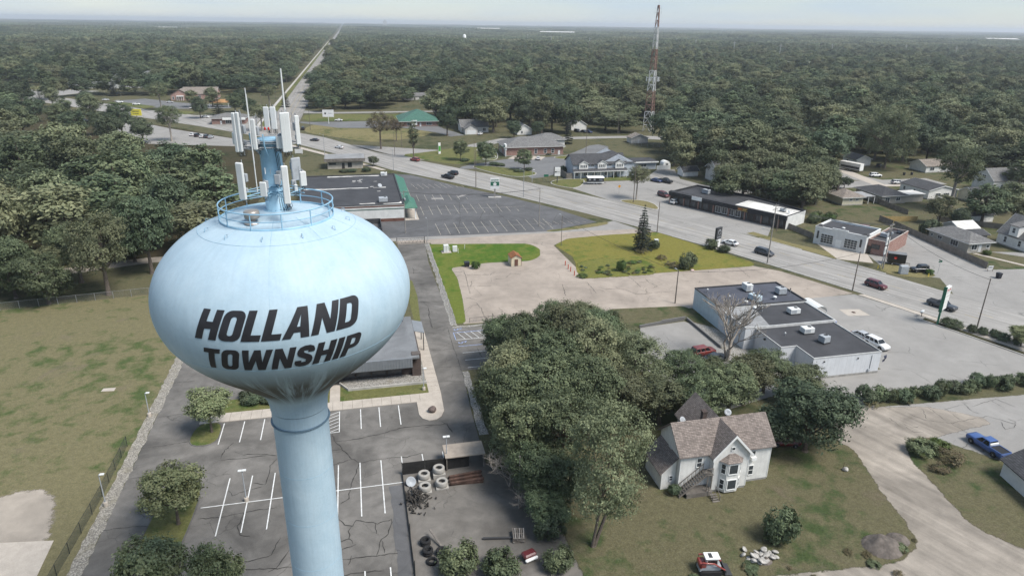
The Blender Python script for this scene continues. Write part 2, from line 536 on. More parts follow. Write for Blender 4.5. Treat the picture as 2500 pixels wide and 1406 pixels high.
# side bays with the accessible bay
for y in (110.7, 107.8, 104.9):
 stripe(lot, (16.7, y), (23.6, y), 0.13, Z4)
stripe(lot, (16.4, 113.5), (23.7, 113.5), 0.13, Z4, 'blue_paint')
for y in (116.3, 119.6):
 stripe(lot, (16.3, y), (23.5, y), 0.14, Z4, 'white_paint' if y < 118 else 'blue_paint')
stripe(lot, (16.3, 116.3), (16.3, 119.6), 0.12, Z5, 'blue_paint')
for k in range(5):
 stripe(lot, (17.0 + k * 1.35, 119.5), (18.1 + k * 1.35, 116.4), 0.11, Z5)
for y in (115.0, 121.0):      # painted wheelchair sign: wheel ring, back and head
 mb = MB()
 for k in range(14):
  a0, a1 = 2 * math.pi * k / 18 + 2.2, 2 * math.pi * (k + 1) / 18 + 2.2
  mb.add([(0.42 * math.cos(a0), 0.42 * math.sin(a0), 0), (0.42 * math.cos(a1), 0.42 * math.sin(a1), 0), (0.28 * math.cos(a1), 0.28 * math.sin(a1), 0), (0.28 * math.cos(a0), 0.28 * math.sin(a0), 0)], [(0, 3, 2, 1)])
 mb.add([(0.30, 0.0, 0.001), (0.95, 0.1, 0.001), (0.95, 0.24, 0.001), (0.30, 0.14, 0.001)], [(0, 1, 2, 3)])
 mb.add([(0.86, -0.28, 0.002), (1.0, -0.28, 0.002), (1.0, 0.08, 0.002), (0.86, 0.08, 0.002)], [(0, 1, 2, 3)])
 mb.lathe([(0.001, 0.0), (0.12, 0.0)], 10, (1.15, 0.18))
 mb.build('wheelchair_symbol', 'blue_paint', lot, (17.0, y, Z4), R(10))
def cpx(ox, oy, s, *lines):
 return [[tuple(at(ox + x / s, oy + y / s).xy) for x, y in ln] for ln in lines]
cracks(lot, cpx(460, 900, 2.779,
 [(975, 440), (990, 490), (1050, 550), (1110, 610), (1160, 640), (1130, 720), (1100, 800), (1085, 880), (1025, 920)],
 [(1160, 640), (1310, 610), (1480, 600), (1600, 570)], [(1000, 495), (1180, 470), (1310, 440), (1450, 400), (1670, 380)],
 [(950, 565), (1050, 540)], [(955, 660), (1110, 615)], [(1025, 1020), (1060, 1060), (1110, 1070), (1140, 1030), (1280, 1050), (1380, 1020)],
 [(1110, 1070), (1085, 1100), (1095, 1150), (1115, 1185)], [(1010, 1175), (1095, 1155)], [(1040, 1225), (1140, 1190)],
 [(1380, 1020), (1360, 1120), (1310, 1160), (1275, 1270)], [(1310, 1160), (1330, 1250)], [(1015, 1300), (1270, 1270), (1460, 1245)],
 [(1110, 1270), (1100, 1310), (1080, 1335)], [(1010, 1405), (1200, 1380), (1330, 1370)], [(220, 610), (250, 550), (310, 500)],
 [(225, 620), (440, 600), (530, 590)], [(375, 585), (470, 578), (600, 590)], [(600, 610), (555, 660), (550, 720), (520, 790), (440, 775)],
 [(270, 830), (300, 860), (400, 825), (500, 800)], [(65, 1020), (210, 1010), (400, 970), (600, 940)],
 [(390, 960), (360, 1020), (335, 1070), (345, 1130), (420, 1135)], [(630, 1145), (590, 1200), (570, 1260), (530, 1280), (320, 1320)],
 [(680, 1230), (640, 1290), (600, 1350), (540, 1380)], [(300, 1370), (600, 1355), (700, 1345)], [(1600, 400), (1750, 370), (1790, 430)], [(1270, 1050), (1275, 1120)]), Z3, 0.16, 2)
cracks(lot, cpx(1000, 540, 5.0, [(160, 980), (220, 1040), (360, 1050)], [(225, 1060), (240, 1120), (230, 1160), (255, 1210), (270, 1300)],
 [(10, 770), (290, 765)], [(30, 560), (55, 600), (50, 650)], [(10, 630), (260, 630)], [(100, 985), (360, 985)])
 + cpx(780, 740, 4.394, [(1150, 290), (1350, 240)], [(1190, 510), (1440, 490)], [(1250, 695), (1510, 675)], [(1270, 840), (1570, 845)], [(1370, 260), (1440, 480), (1510, 680), (1570, 850), (1630, 1130)], [(1690, 480), (1740, 580)], [(1300, 1270), (1380, 1310), (1430, 1390)], [(1170, 50), (1180, 130), (1190, 200), (1210, 270)])
 + cpx(0, 840, 2.484, [(960, 445), (1200, 410)], [(850, 635), (1190, 585)], [(760, 820), (940, 800)], [(610, 1130), (800, 1110), (950, 1105)], [(1050, 235), (1180, 225)]), Z3, 0.11, 3)
# dark sealed strip along the yard wall and fresh edge of the drive
surface('tar_strip', blob([(1.6, 52), (3.1, 52), (3.1, 74.6), (1.5, 74.6)], .15, 1.0, 5), Z3, 'store_asphalt', lot)
# planted islands
for nm, poly, sd_ in (('upper', [(-26, 89.3), (-21.9, 89.0), (-21.7, 93.5), (-22.5, 95.2), (-25.4, 95.2)], 1), ('mid', [(-27.3, 66), (-24.8, 64.2), (-22.6, 66.3), (-21.9, 74), (-22.0, 80.2), (-24.4, 82), (-26.4, 80)], 2), ('low', [(-24, 46), (-12, 46), (-12, 57.5), (-16, 58.6), (-23, 58)], 3)):
 p = smooth_poly(poly, 2)
 o = structure(MB().prism(p, 0.0, 0.09).build('grass_island', 'lawn_grass'))
 kerb(o, p, 0.14, 0.10, 'drive_asphalt', closed=True)
# pavement, planting beds and walk round the township building
walk = structure(MB().prism([(-25.2, 95.0), (6.9, 95.0), (6.9, 91.2), (7.3, 90.0), (8.2, 89.2), (9.3, 89.3), (10.2, 90.1), (10.8, 91.6), (11.0, 97), (10.9, 110), (10.8, 123), (9.8, 126), (9.0, 126), (9.1, 97.5), (-25.2, 97.5)], 0.0, 0.12).build('pavement', 'pale_concrete'))
structure(MB().prism([(-6.5, 97.5), (-4.9, 97.5), (-4.9, 103), (-6.5, 103)], 0.0, 0.115).build('footpath', 'pale_concrete'))
for k in range(22):
 stripe(walk, (-24.0 + k * 1.5, 95.05), (-24.0 + k * 1.5, 97.45), 0.03, 0.1235, 'crack_tar', 'joint')
for k in range(18):
 stripe(walk, (9.2, 98 + k * 1.5), (10.85, 98 + k * 1.5), 0.03, 0.1235, 'crack_tar', 'joint')
for p in ([(-4.9, 97.5), (9.1, 97.5), (9.1, 100.6), (-3.6, 100.6), (-4.9, 102.6)], [(-25.2, 97.5), (-6.5, 97.5), (-6.5, 101.5), (-25.2, 101.5)]):
 structure(MB().prism(p, 0.0, 0.10).build('lawn', 'lawn_grass'))
bed = structure(MB().prism([(-4.9, 103.0), (-3.5, 100.7), (9.05, 100.7), (9.05, 126), (8.0, 126), (8.0, 104), (-4.9, 104)], 0.0, 0.32).build('gravel_bed', 'pebbles'))
kerb(bed, [(-5.0, 103.1), (-3.6, 100.66), (9.1, 100.66)], 0.22, 0.5, 'kerb_concrete')
# strip of white gravel along the drive on the field side, and the stone edge of the vacant lot
surface('gravel_strip', blob([(-33.4, 40), (-31.75, 40), (-31.75, 122), (-33.3, 122)], 0.16, 0.9, 4), Z3, 'white_gravel')
surface('gravel_strip', blob([(16.3, 123), (17.6, 123), (18.1, 178), (16.9, 178)], 0.14, 0.9, 6), Z3, 'pebbles')
surface('gravel_strip', blob([(15.0, 84), (16.3, 84), (16.6, 103.6), (15.5, 103.6)], 0.14, 0.9, 7), Z3, 'pebbles')
surface('gravel_strip', blob([(24.3, 103), (25.2, 103), (25.2, 122.6), (16.6, 122.6), (16.6, 121.7), (24.3, 121.7)], 0.12, 0.9, 8), Z3, 'pebbles')
surface('verge', [(9.3, 126), (10.6, 126), (11.3, 140), (11.0, 150), (9.3, 151)], Z3, 'lawn_grass')
soft('field', even([(-200, 0), (-33, 0), (-33, 153), (-46, 152), (-73, 148.5), (-200, 135)], .3, 4, 40), 0.002, 'field_grass')
soft('gardens', even([(140, 120), (300, 100), (300, 215), (255, 250), (190, 262), (128, 250), (128, 180)], 1, 5, 41), 0.002, 'yard_grass')
# field corner: sand and a slab
soft('sand_patch', even([(-62, 70), (-40, 70), (-39.6, 74), (-40.5, 78), (-41.8, 81), (-44, 81.4), (-47, 80), (-62, 76)], 0.6, 1.0, 9), Z1, 'sand', 3.4)
slab = structure(MB().prism([(-60, 50), (-35.4, 50), (-36.7, 72.6), (-60, 76)], 0.0, 0.05).build('concrete_slab', 'pale_concrete'))
surface('manhole_pad', [(-42.4, 108.5), (-40.4, 108.3), (-40.4, 109.4), (-42.3, 109.5)], Z2, 'pale_concrete')
soft('trail', even([(-140, 160), (-67, 170), (-51, 175), (-30, 178), (-30, 180), (-52, 178.5), (-68, 173.5), (-140, 164)], 0.4, 2.0, 10), Z1, 'sand')
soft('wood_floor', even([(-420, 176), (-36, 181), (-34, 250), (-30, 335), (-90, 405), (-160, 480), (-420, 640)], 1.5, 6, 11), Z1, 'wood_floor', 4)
# ---- storage yard beside the car park
soft('yard_concrete', [(3.2, 40), (26, 40), (24, 60), (19, 70), (14.6, 76.6), (3.2, 76.6)], Z1, 'yard_concrete')
# ---- the vacant lot
paving = surface('vacant_paving', [(18.9, 123.4), (68.5, 122.2), (88.5, 121.4), (97, 122), (108, 123.0), (100.4, 139.6), (95.8, 144.6), (60, 144), (50.6, 143.6), (51.5, 152), (51.0, 170), (56.3, 175.2), (84, 177.2), (78, 181.5), (60, 182), (9.4, 184.4), (9.4, 178.3), (18.5, 178.3), (20.5, 160)], Z1, 'old_paving')
cracks(paving, cpx(1000, 540, 5.0, [(650, 590), (680, 660), (700, 740), (740, 890)], [(530, 625), (650, 620)], [(530, 740), (640, 735)], [(555, 800), (1000, 790)],
 [(645, 955), (720, 935), (820, 965)], [(815, 1000), (870, 1060), (920, 1180)], [(1090, 1055), (1140, 1100)], [(690, 655), (980, 655)],
 [(1180, 690), (1230, 640), (1360, 640)], [(1020, 710), (1110, 700)], [(1860, 770), (1880, 830), (1910, 910)], [(2160, 740), (2280, 880)], [(1390, 260), (1560, 262)], [(1700, 400), (1840, 390)], [(990, 660), (1000, 635), (1050, 622)], [(740, 800), (760, 760), (755, 730)], [(1500, 1090), (1560, 1130)], [(2300, 830), (2380, 860)])
 + cpx(1480, 520, 5.0, [(240, 770), (310, 800), (430, 910)], [(480, 800), (520, 850), (620, 890), (570, 915)], [(620, 880), (690, 870)], [(0, 930), (140, 920), (240, 940), (370, 990)],
 [(480, 920), (495, 970), (480, 990)], [(370, 990), (490, 985), (640, 965), (830, 955)], [(120, 900), (150, 930)], [(1590, 660), (1650, 700), (1760, 790)], [(1380, 690), (1395, 705)], [(1240, 700), (1250, 730)], [(400, 850), (500, 845)], [(900, 820), (1200, 850)]), Z2, 0.13, 4)
soft('vacant_lawn', even([(17.9, 177), (44.5, 172.6), (46.3, 168), (44.8, 162), (41.7, 158.9), (30.7, 159.4), (20.8, 157.2), (21.3, 150), (20.6, 138), (19.2, 124), (17.5, 124)], 0.18, 1.0, 12), Z2, 'lot_lush_grass', .5)
soft('vacant_lawn', even([(51.6, 170), (56.6, 175), (70, 176.5), (84, 176.4), (90, 163), (97, 147), (95.8, 144.6), (73.4, 144.4), (51, 144.0), (51, 149), (52.5, 153.5), (53.5, 160)], 0.25, 1.0, 13), Z2, 'lot_grass', .6)
soft('weedy_patch', even([(52.5, 145), (68, 144.6), (70, 152), (60, 156), (54, 154)], 0.4, 1.0, 14), Z3, 'weedy_grass', 2.6)
soft('bare_verge', even([(50, 124.6), (66.5, 123.2), (67.4, 118), (66, 111), (56, 115.6), (48, 118)], 0.3, 1.2, 15), Z1, 'yard_grass')
# ---- store car park north of the vacant lot
slot = surface('store_parking_lot', [(-6, 185), (9.4, 184.6), (53.5, 183.2), (60, 186.4), (70.5, 190.2), (62, 209), (50, 227.5), (36, 246), (21, 268.5), (15, 271), (15, 252), (-6, 252)], Z2, 'store_asphalt')
for y0, y1, x0, x1 in ((185.4, 197.0, 22.2, 55.5), (207, 218.2, 19.8, 57.5), (225.3, 234.3, 20.0, 46)):
 n = int((x1 - x0) / 2.76)
 for k in range(n + 1):
  x = x0 + k * 2.76
  yy = min(y1, 193.5 + (62 - x) * 1.35) if y1 > 200 else min(y1, y0 + max(0, (66 - x)) * 1.1)
  if yy - y0 > 2: stripe(slot, (x, y0), (x - 0.15, yy), 0.11, Z4, 'worn_paint')
 if y0 < 225: stripe(slot, (x0, (y0 + y1) / 2), (x0 + n * 2.76 - 2, (y0 + y1) / 2), 0.09, Z5, 'worn_paint')
for k in range(9):
 stripe(slot, (21.8 + k * 2.1 - 0.5, 243.4), (19.6 + k * 2.1, 252 - k * 0.3) if k < 7 else (21.8 + k * 2.1 - 1, 246), 0.11, Z4, 'worn_paint')
for k in range(7):
 stripe(slot, (58 + k * 2.2 - 4, 189.6 + k * .1), (57.3 + k * 2.2 - 4.2, 194.2 - k * .4), 0.11, Z4, 'worn_paint')
surface('asphalt_patch', [(24.5, 227), (28.5, 226.6), (28.4, 229), (24.5, 229.3)], Z3, 'grey_paving', slot)
surface('asphalt_patch', [(33, 228), (36, 230), (38, 233), (35, 231.5)], Z3, 'grey_paving', slot)
cracks(slot, [[(20, 200), (34, 203), (50, 199)], [(27, 186), (30, 200), (33, 221), (30, 240)], [(45, 186), (43, 205), (46, 222)], [(22, 221), (50, 214)], [(12, 190), (20, 196)], [(38, 188), (36, 200), (40, 212)], [(57, 192), (62, 203)]], Z3, 0.16, 5)
surface('verge', blob(smooth_poly([(52.6, 184.2), (58, 185.2), (66, 187.4), (72.5, 190.4), (74, 188), (69, 185.6), (60, 183.4), (53, 182.6)], 1), .12, 1.0, 16), Z3, 'verge_grass')
surface('access_strip', [(-6, 181.5), (60, 181.8), (80, 181.0), (76, 190.8), (70, 187.5), (60, 184), (-6, 185)], Z1, 'grey_paving')
# ---- main road, curving past everything
ys = [-40 + 10 * k for k in range(33)]
near = [(road_near(y), y) for y in ys]; far = [(road_far(y), y) for y in ys]
near += [(-3.5, 312), (-33, 359), (-85, 420), (-150, 490), (-320, 672)]
far += [(9.0, 322), (-14, 368), (-67, 436), (-134, 507), (-304, 690)]
mb = MB()
nv = [(x, y, Z4) for x, y in near[:33] + near[33:]]
fv = [(x, y, Z4) for x, y in far[:33] + far[33:]]
k = len(nv)
mb.add(nv + fv, [(i, k + i, k + i + 1, i + 1)[::-1] for i in range(k - 1)])
road = structure(mb.build('main_road', 'main_road_asphalt'))
def road_line(t, y0, y1, w, m):
 n = max(2, int(abs(y1 - y0) / 9));
 for i in range(n):
  a, b = road_at(t, y0 + (y1 - y0) * i / n), road_at(t, y0 + (y1 - y0) * (i + 1) / n)
  stripe(road, a, b, w, Z5, m, 'lane_marking')
for t in (0.225, 0.775):
 y = -5.0
 while y < 300:
  a, b = road_at(t, y), road_at(t, y + 3.6)
  stripe(road, a, b, 0.16, Z5, 'road_white', 'lane_marking')
  y += 12.4
for t in (0.405, 0.595):
 y = 60.0
 while y < 290:
  stripe(road, road_at(t, y), road_at(t, y + 2.8), 0.12, Z5, 'yellow_paint', 'lane_marking')
  y += 9.0
for y0, y1 in ((122, 177), (205, 276)):
 kerb(road, [(road_near(y) - 0.1, y) for y in range(y0, y1, 5)], 0.3, 0.13)
for y0, y1 in ((133, 148), (154, 168)):
 kerb(road, [(road_far(y) + 0.1, y) for y in range(y0, y1, 4)], 0.3, 0.13)
# pavement on the near side towards the green sign, with its driveway apron
structure(MB().prism([(road_near(y) - 0.3, y) for y in range(86, 126, 4)] + [(road_near(y) - 1.9, y) for y in range(122, 82, -4)], 0.0, 0.10).build('pavement', 'pale_concrete'))
structure(MB().prism([(-35, 357), (-3, 306), (12, 280), (10, 279.4), (-5, 304), (-37, 355)], 0.0, 0.08).build('pavement', 'pale_concrete'))
# ---- long straight road to the horizon
mb = MB()
mb.add([(-47.5, 395, Z5), (-30.5, 372, Z5), (-31, 900, Z5), (-31, 2500, Z5), (-27, 11000, Z5), (-36, 11000, Z5), (-47, 2500, Z5), (-48, 900, Z5)], [(0, 1, 2, 7), (7, 2, 3, 6), (6, 3, 4, 5)])
nroad = structure(mb.build('straight_road', 'north_road_asphalt'))
mb = MB()
for xx in (-43.8, -34.6):
 for i in range(26):
  stripe(nroad, (xx, 420 + i * 15), (xx, 424 + i * 15), 0.2, Z5 + 0.006, 'road_white', 'lane_marking')
for xx in (-41, -37.4):
 stripe(nroad, (xx, 430), (xx, 1400), 0.18, Z5 + 0.006, 'yellow_paint', 'lane_marking')
structure(MB().prism([(-53.5, 400), (-51.6, 400), (-51.6, 2400), (-53.5, 2400)], 0.0, 0.10).build('pavement', 'kerb_concrete'))
surface('verge', [(-51.6, 402), (-48, 398), (-48, 2400), (-51.6, 2400)], Z2, 'lawn_grass')
# ---- ground east of the main road, side streets and forecourts
surface('side_street', [(24, 300), (40, 297.5), (75, 345), (140, 345), (172, 330), (200, 322), (200, 334), (150, 352), (75, 353), (40, 322), (-4, 345), (-12, 362)], Z2, 'grey_paving')
surface('triangle_lawn', smooth_poly([(19, 313), (33, 318), (52, 331), (60, 327), (57, 300), (46, 287), (40, 287), (29, 300)], 1), Z3, 'lawn_grass')
surface('corner_lawn', smooth_poly([(-24, 386), (-12, 372), (6, 352), (16, 350), (44, 372), (36, 395), (-8, 398), (-20, 424), (-27, 400)], 1), Z2, 'verge_grass')
surface('clinic_car_park', [(-22, 428), (-30, 431), (-30, 426), (-8, 402), (28, 398), (44, 378), (50, 362), (58, 366), (50, 392), (48, 410), (20, 428)], Z3, 'bank_asphalt')
surface('verge', smooth_poly([(-30, 436), (-14, 432), (30, 432), (38, 460), (0, 462), (-29, 470)], 1), Z2, 'lawn_grass')
surface('side_street', [(-30.5, 472), (-10, 468), (60, 470), (60, 476), (-10, 476), (-30.5, 486)], Z2, 'grey_paving')
surface('bank_car_park', smooth_poly([(44, 283), (58, 291), (66, 296), (92, 298), (103, 310), (118, 330), (124, 318), (104, 290), (86, 272), (74, 256), (64, 254), (72, 268), (66, 276), (50, 276), (41, 277)], 1), Z2, 'bank_asphalt')
for p in ([(46, 282), (53, 282.6), (68, 271), (72, 262), (62, 256.5), (55, 264)], [(53, 297), (62, 298), (62, 308), (55, 318), (60, 328), (66, 330), (64, 306), (60, 292)], [(86, 297), (98, 300), (96, 294), (90, 290)]):
 o = structure(MB().prism(smooth_poly(p, 2), 0.0, 0.1).build('grass_island', 'lawn_grass'))
 kerb(o, smooth_poly(p, 2), 0.3, 0.13, closed=True)
surface('apron', [(66, 296), (80, 291), (84, 298), (72, 305)], Z3, 'pale_concrete')
o = structure(MB().prism(smooth_poly([(70.5, 243.5), (74, 250), (82, 251), (86, 248.8), (84, 243), (80, 236.5), (76, 235.4)], 2), 0.0, 0.1).build('grass_island', 'lawn_grass'))
kerb(o, smooth_poly([(70.5, 243.5), (74, 250), (82, 251), (86, 248.8), (84, 243), (80, 236.5), (76, 235.4)], 2), 0.3, 0.13, closed=True)
surface('forecourt', [(77, 235), (84, 245), (108, 244), (122, 262), (130, 262), (124, 244), (128, 232), (124, 215), (113, 212), (124, 180), (112.5, 165), (104, 177.5), (92, 203), (84, 216)], Z1, 'grey_paving')
surface('side_street', [(113, 212), (124, 215), (160, 219), (224, 218), (224, 229), (160, 229), (140, 226), (128, 232), (122, 240)], Z2, 'grey_paving')
surface('front_lawn', [(84, 246), (108, 245), (108, 251), (84, 251)], Z2, 'lawn_grass')
o = structure(MB().prism(smooth_poly([(86.3, 214.5), (91, 215.6), (96, 213), (97.5, 207), (95.4, 199.6), (91, 206)], 2), 0.0, 0.1).build('grass_island', 'verge_grass'))
kerb(o, smooth_poly([(86.3, 214.5), (91, 215.6), (96, 213), (97.5, 207), (95.4, 199.6), (91, 206)], 2), 0.3, 0.13, closed=True)
surface('verge', [(120.2, 145.6), (123.5, 149), (117, 160), (112.4, 172), (109.5, 171), (116, 155)], Z2, 'verge_grass')
surface('driveway', [(120.6, 145.2), (127.6, 140.5), (131.2, 147.2), (123.8, 158.8)], Z3, 'pale_concrete')
surface('verge', blob(smooth_poly([(124.6, 134.2), (128.5, 139.6), (132, 140.4), (133.5, 135), (137, 131.5), (136, 128.6), (130, 129)], 1), .12, 1, 17), Z3, 'verge_grass')
surface('garage_forecourt', [(131, 147), (128, 138), (134, 129), (146, 122), (190, 117), (190, 126), (154, 130.5), (157.5, 150), (158.5, 168), (146, 160), (138, 146)], Z2, 'grey_paving')
surface('side_street', [(136, 128), (126, 110), (139, 88), (190, 95), (190, 122), (146, 124)], Z1, 'grey_paving')
surface('footpath', [(160, 142.5), (161.2, 142.5), (168, 126.8), (166.6, 126.4)], Z3, 'pale_concrete')
surface('driveway', [(166, 143), (174, 141), (190, 128), (182, 126.5)], Z2, 'grey_paving')
surface('driveway', [(193, 219), (198, 219), (204, 253), (199, 256)], Z3, 'pale_concrete')
surface('driveway', [(196, 222), (214, 219.4), (214, 216.5), (190, 219)], Z3, 'pale_concrete')
surface('cul_de_sac', [(196, 250), (204, 228), (196, 226), (186, 240)], Z2, 'grey_paving')
# ---- white shop, its lots, the dirt track and the gravel yard
surface('shop_parking_lot', [(88, 122), (108, 122.6), (road_near(112) - 1.9, 112), (road_near(100) - 1.9, 100), (road_near(86) - 1.9, 86), (114, 82.5), (84, 83), (76.5, 78.2), (70, 79.5), (68, 83), (72.5, 90), (88, 90)], Z1, 'grey_paving')
surface('rear_parking_lot', [(50.5, 82), (66, 86), (64.2, 103), (64.2, 114), (63, 116), (53, 114.8), (46, 98)], Z2, 'grey_paving')
surface('gravel_strip', blob([(64.4, 115.4), (67.5, 112), (69.3, 101), (69.3, 94.5), (72.6, 94), (72.9, 89.6), (70, 88.6), (66.5, 93.5), (64.3, 102)], .12, 1, 18), Z3, 'pebbles')
surface('path', [(69.0, 102), (70.0, 102), (70.0, 93.8), (68.4, 93.8), (67.9, 98)], Z4, 'grey_paving')
surface('concrete_pad', [(98.6, 115.4), (103.0, 114.6), (103.0, 111.2), (98.2, 111.9)], Z2, 'pale_concrete')
soft('dirt_track', even([(70, 79.6), (77, 78.2), (86, 76.5), (92, 72), (80, 70.6), (76, 69.4), (73.6, 66), (72, 59), (70.6, 52.5), (74, 47), (74, 30), (40, 30), (24, 46), (30, 52.5), (43, 51.0), (56, 49.8), (60.6, 51.5), (61.6, 55), (63.2, 61.5), (66, 70), (67.5, 74)], 0.45, 1.2, 19), Z2, 'dirt_track', 1.5)
gy = soft('cracked_paving', even([(76.5, 78.4), (112, 76.5), (112, 52), (86.5, 60), (83, 64.5), (79, 69.5), (74.5, 72.5)], .25, 1.5, 20), Z1, 'grey_paving')
cracks(gy, cpx(2000, 880, 2.674, [(580, 345), (690, 390), (860, 410), (980, 480)], [(670, 315), (705, 385)], [(710, 305), (830, 395)], [(810, 305), (920, 390)], [(860, 410), (1000, 380), (1100, 365), (1280, 415)],
 [(930, 270), (1000, 330), (1050, 350)], [(1000, 300), (1150, 250), (1280, 305)], [(880, 620), (980, 540)], [(880, 620), (960, 690)], [(450, 370), (530, 430)], [(1190, 400), (1210, 450), (1270, 440), (1280, 400), (1230, 380)], [(560, 430), (620, 470), (680, 465)], [(540, 410), (600, 440), (650, 430)], [(1030, 640), (1090, 690)]), Z3, 0.09, 6)
soft('farm_lawn', even([(22, 48), (30, 52.5), (43, 51.2), (56, 50.0), (60.4, 51.6), (61.4, 55), (63, 61.5), (65.8, 70), (60, 74), (34, 76), (22, 72)], .4, 1.2, 21), Z3, 'yard_grass', 1.6)
soft('rough_grass', even([(72.2, 59), (70.8, 52.5), (74, 47), (86, 45), (86, 59), (83, 64.5), (79, 69.3), (76, 69.2), (73.8, 66)], .35, 1.2, 22), Z3, 'yard_grass', 1.6)
surface('planting_strip', [(road_near(108) - 2.3, 108), (road_near(85) - 2.3, 85), (road_near(85) - 4.2, 85), (road_near(108) - 3.8, 107)], Z3, 'wood_floor')
kerb(None, [(road_near(y) - 4.3 + (108 - y) * 0.01, y) for y in range(108, 82, -3)], 0.25, 0.16)['kind'] = 'structure'
# ---- west side of the straight road: the shops' car parks
surface('shop_car_park', [(-54, 396), (-60, 398), (-96, 440), (-130, 482), (-122, 500), (-96, 470), (-60, 470), (-54, 520)], Z2, 'grey_paving')
surface('shop_car_park', [(-60, 372), (-36, 352), (-48, 345), (-96, 360), (-140, 430), (-136, 460), (-96, 410)], Z2, 'grey_paving')
surface('clinic_car_park', [(-120, 505), (-168, 560), (-150, 575), (-120, 545), (-80, 520), (-80, 505)], Z3, 'bank_asphalt')
surface('verge', [(-134, 509), (-168, 548), (-160, 552), (-130, 522)], Z4, 'lawn_grass')
surface('verge', [(-102, 474), (-132, 504), (-126, 506), (-96, 486)], Z4, 'lawn_grass')
surface('far_paving', [(-300, 600), (-230, 580), (-200, 640), (-290, 690)], Z2, 'grey_paving')
surface('far_lawn', [(-262, 660), (-225, 655), (-225, 690), (-262, 690)], Z3, 'verge_grass')
# ================================================================ trees
def leaf_mat(name, col, col2, trans=0.22, rnd=0.32):
 m, t, b = nodes_of(name)
 att = nnode(t, 'ShaderNodeAttribute', _attribute_name='tint')
 oi = t.nodes.new('ShaderNodeObjectInfo')
 c = mixc(t, att.outputs['Fac'], col, col2)
 hv = nnode(t, 'ShaderNodeHueSaturation', Saturation=0.86)
 mr = nnode(t, 'ShaderNodeMapRange')
 mr.inputs[3].default_value = 1 - rnd; mr.inputs[4].default_value = 1 + rnd
 t.links.new(oi.outputs['Random'], mr.inputs[0])
 t.links.new(mr.outputs[0], hv.inputs['Value'])
 mr2 = nnode(t, 'ShaderNodeMapRange')
 mr2.inputs[3].default_value = 0.474; mr2.inputs[4].default_value = 0.514
 mm = nnode(t, 'ShaderNodeMath', _operation='FRACT')
 m7 = nnode(t, 'ShaderNodeMath', _operation='MULTIPLY')
 m7.inputs[1].default_value = 7.31
 t.links.new(oi.outputs['Random'], m7.inputs[0]); t.links.new(m7.outputs[0], mm.inputs[0]); t.links.new(mm.outputs[0], mr2.inputs[0])
 t.links.new(mr2.outputs[0], hv.inputs['Hue'])
 t.links.new(c, hv.inputs['Color'])
 t.links.new(hv.outputs[0], b.inputs['Base Color'])
 b.inputs['Roughness'].default_value = 0.65
 b.inputs['Specular IOR Level'].default_value = 0.25
 tr = t.nodes.new('ShaderNodeBsdfTranslucent')
 t.links.new(hv.outputs[0], tr.inputs[0])
 mx = t.nodes.new('ShaderNodeMixShader')
 mx.inputs[0].default_value = trans
 t.links.new(b.outputs[0], mx.inputs[1]); t.links.new(tr.outputs[0], mx.inputs[2])
 t.links.new(mx.outputs[0], t.nodes['Material Output'].inputs[0])
 MATS[name] = m
 return m
leaf_mat('leaf_green', (0.062, 0.09, 0.04), (0.165, 0.205, 0.095))
leaf_mat('leaf_light', (0.12, 0.16, 0.062), (0.27, 0.3, 0.14), rnd=0.15)
leaf_mat('leaf_dark', (0.044, 0.068, 0.034), (0.118, 0.155, 0.08))
leaf_mat('leaf_olive', (0.092, 0.112, 0.052), (0.205, 0.22, 0.108))
leaf_mat('leaf_silver', (0.09, 0.1, 0.075), (0.2, 0.21, 0.17))
leaf_mat('leaf_rust', (0.135, 0.112, 0.06), (0.24, 0.19, 0.105))
leaf_mat('needle', (0.036, 0.05, 0.038), (0.09, 0.108, 0.08))
leaf_mat('needle_blue', (0.045, 0.060, 0.062), (0.10, 0.12, 0.12))
leaf_mat('leaf_bright', (0.050, 0.105, 0.016), (0.105, 0.165, 0.03), rnd=0.12)
leaf_mat('weed', (0.085, 0.085, 0.030), (0.19, 0.155, 0.07), rnd=0.2)
mat('bark', (0.13, 0.105, 0.085), 0.95, 0.2, 3.0, bmp=0.5)
mat('pale_bark', (0.30, 0.265, 0.23), 0.95, 0.2, 3.0, bmp=0.4)
def leaves_mesh(name, centers, normals, tints, size, m, rng, aspect=0.55, up=0.35, bend=None):
 """diamond leaf-spray faces at given places"""
 n = len(centers)
 nrm = normals + rng.normal(0, 0.42, (n, 3)); nrm[:, 2] += up
 nrm /= np.linalg.norm(nrm, axis=1, keepdims=True) + 1e-9
 t = rng.normal(0, 1, (n, 3))
 if bend is not None: t = t * 0.5 + bend
 t -= nrm * (t * nrm).sum(1, keepdims=True)
 t /= np.linalg.norm(t, axis=1, keepdims=True) + 1e-9
 s = np.cross(nrm, t)
 sz = size * rng.uniform(0.6, 1.35, (n, 1))
 L = t * sz * 0.5; S = s * sz * 0.5 * aspect
 droop = nrm * sz * 0.10
 v = np.stack([centers - L - droop, centers + S * 1.0, centers + L - droop, centers - S * 1.0], 1).reshape(-1, 3)
 me = bpy.data.meshes.new(name)
 me.vertices.add(n * 4); me.loops.add(n * 4); me.polygons.add(n)
 me.vertices.foreach_set('co', v.astype(np.float32).ravel())
 me.loops.foreach_set('vertex_index', np.arange(n * 4, dtype=np.int32))
 me.polygons.foreach_set('loop_start', np.arange(0, n * 4, 4, dtype=np.int32))
 a = me.attributes.new('tint', 'FLOAT', 'POINT')
 a.data.foreach_set('value', np.repeat(np.clip(tints, 0, 1), 4).astype(np.float32))
 me.materials.append(MATS[m])
 me.update()
 return me
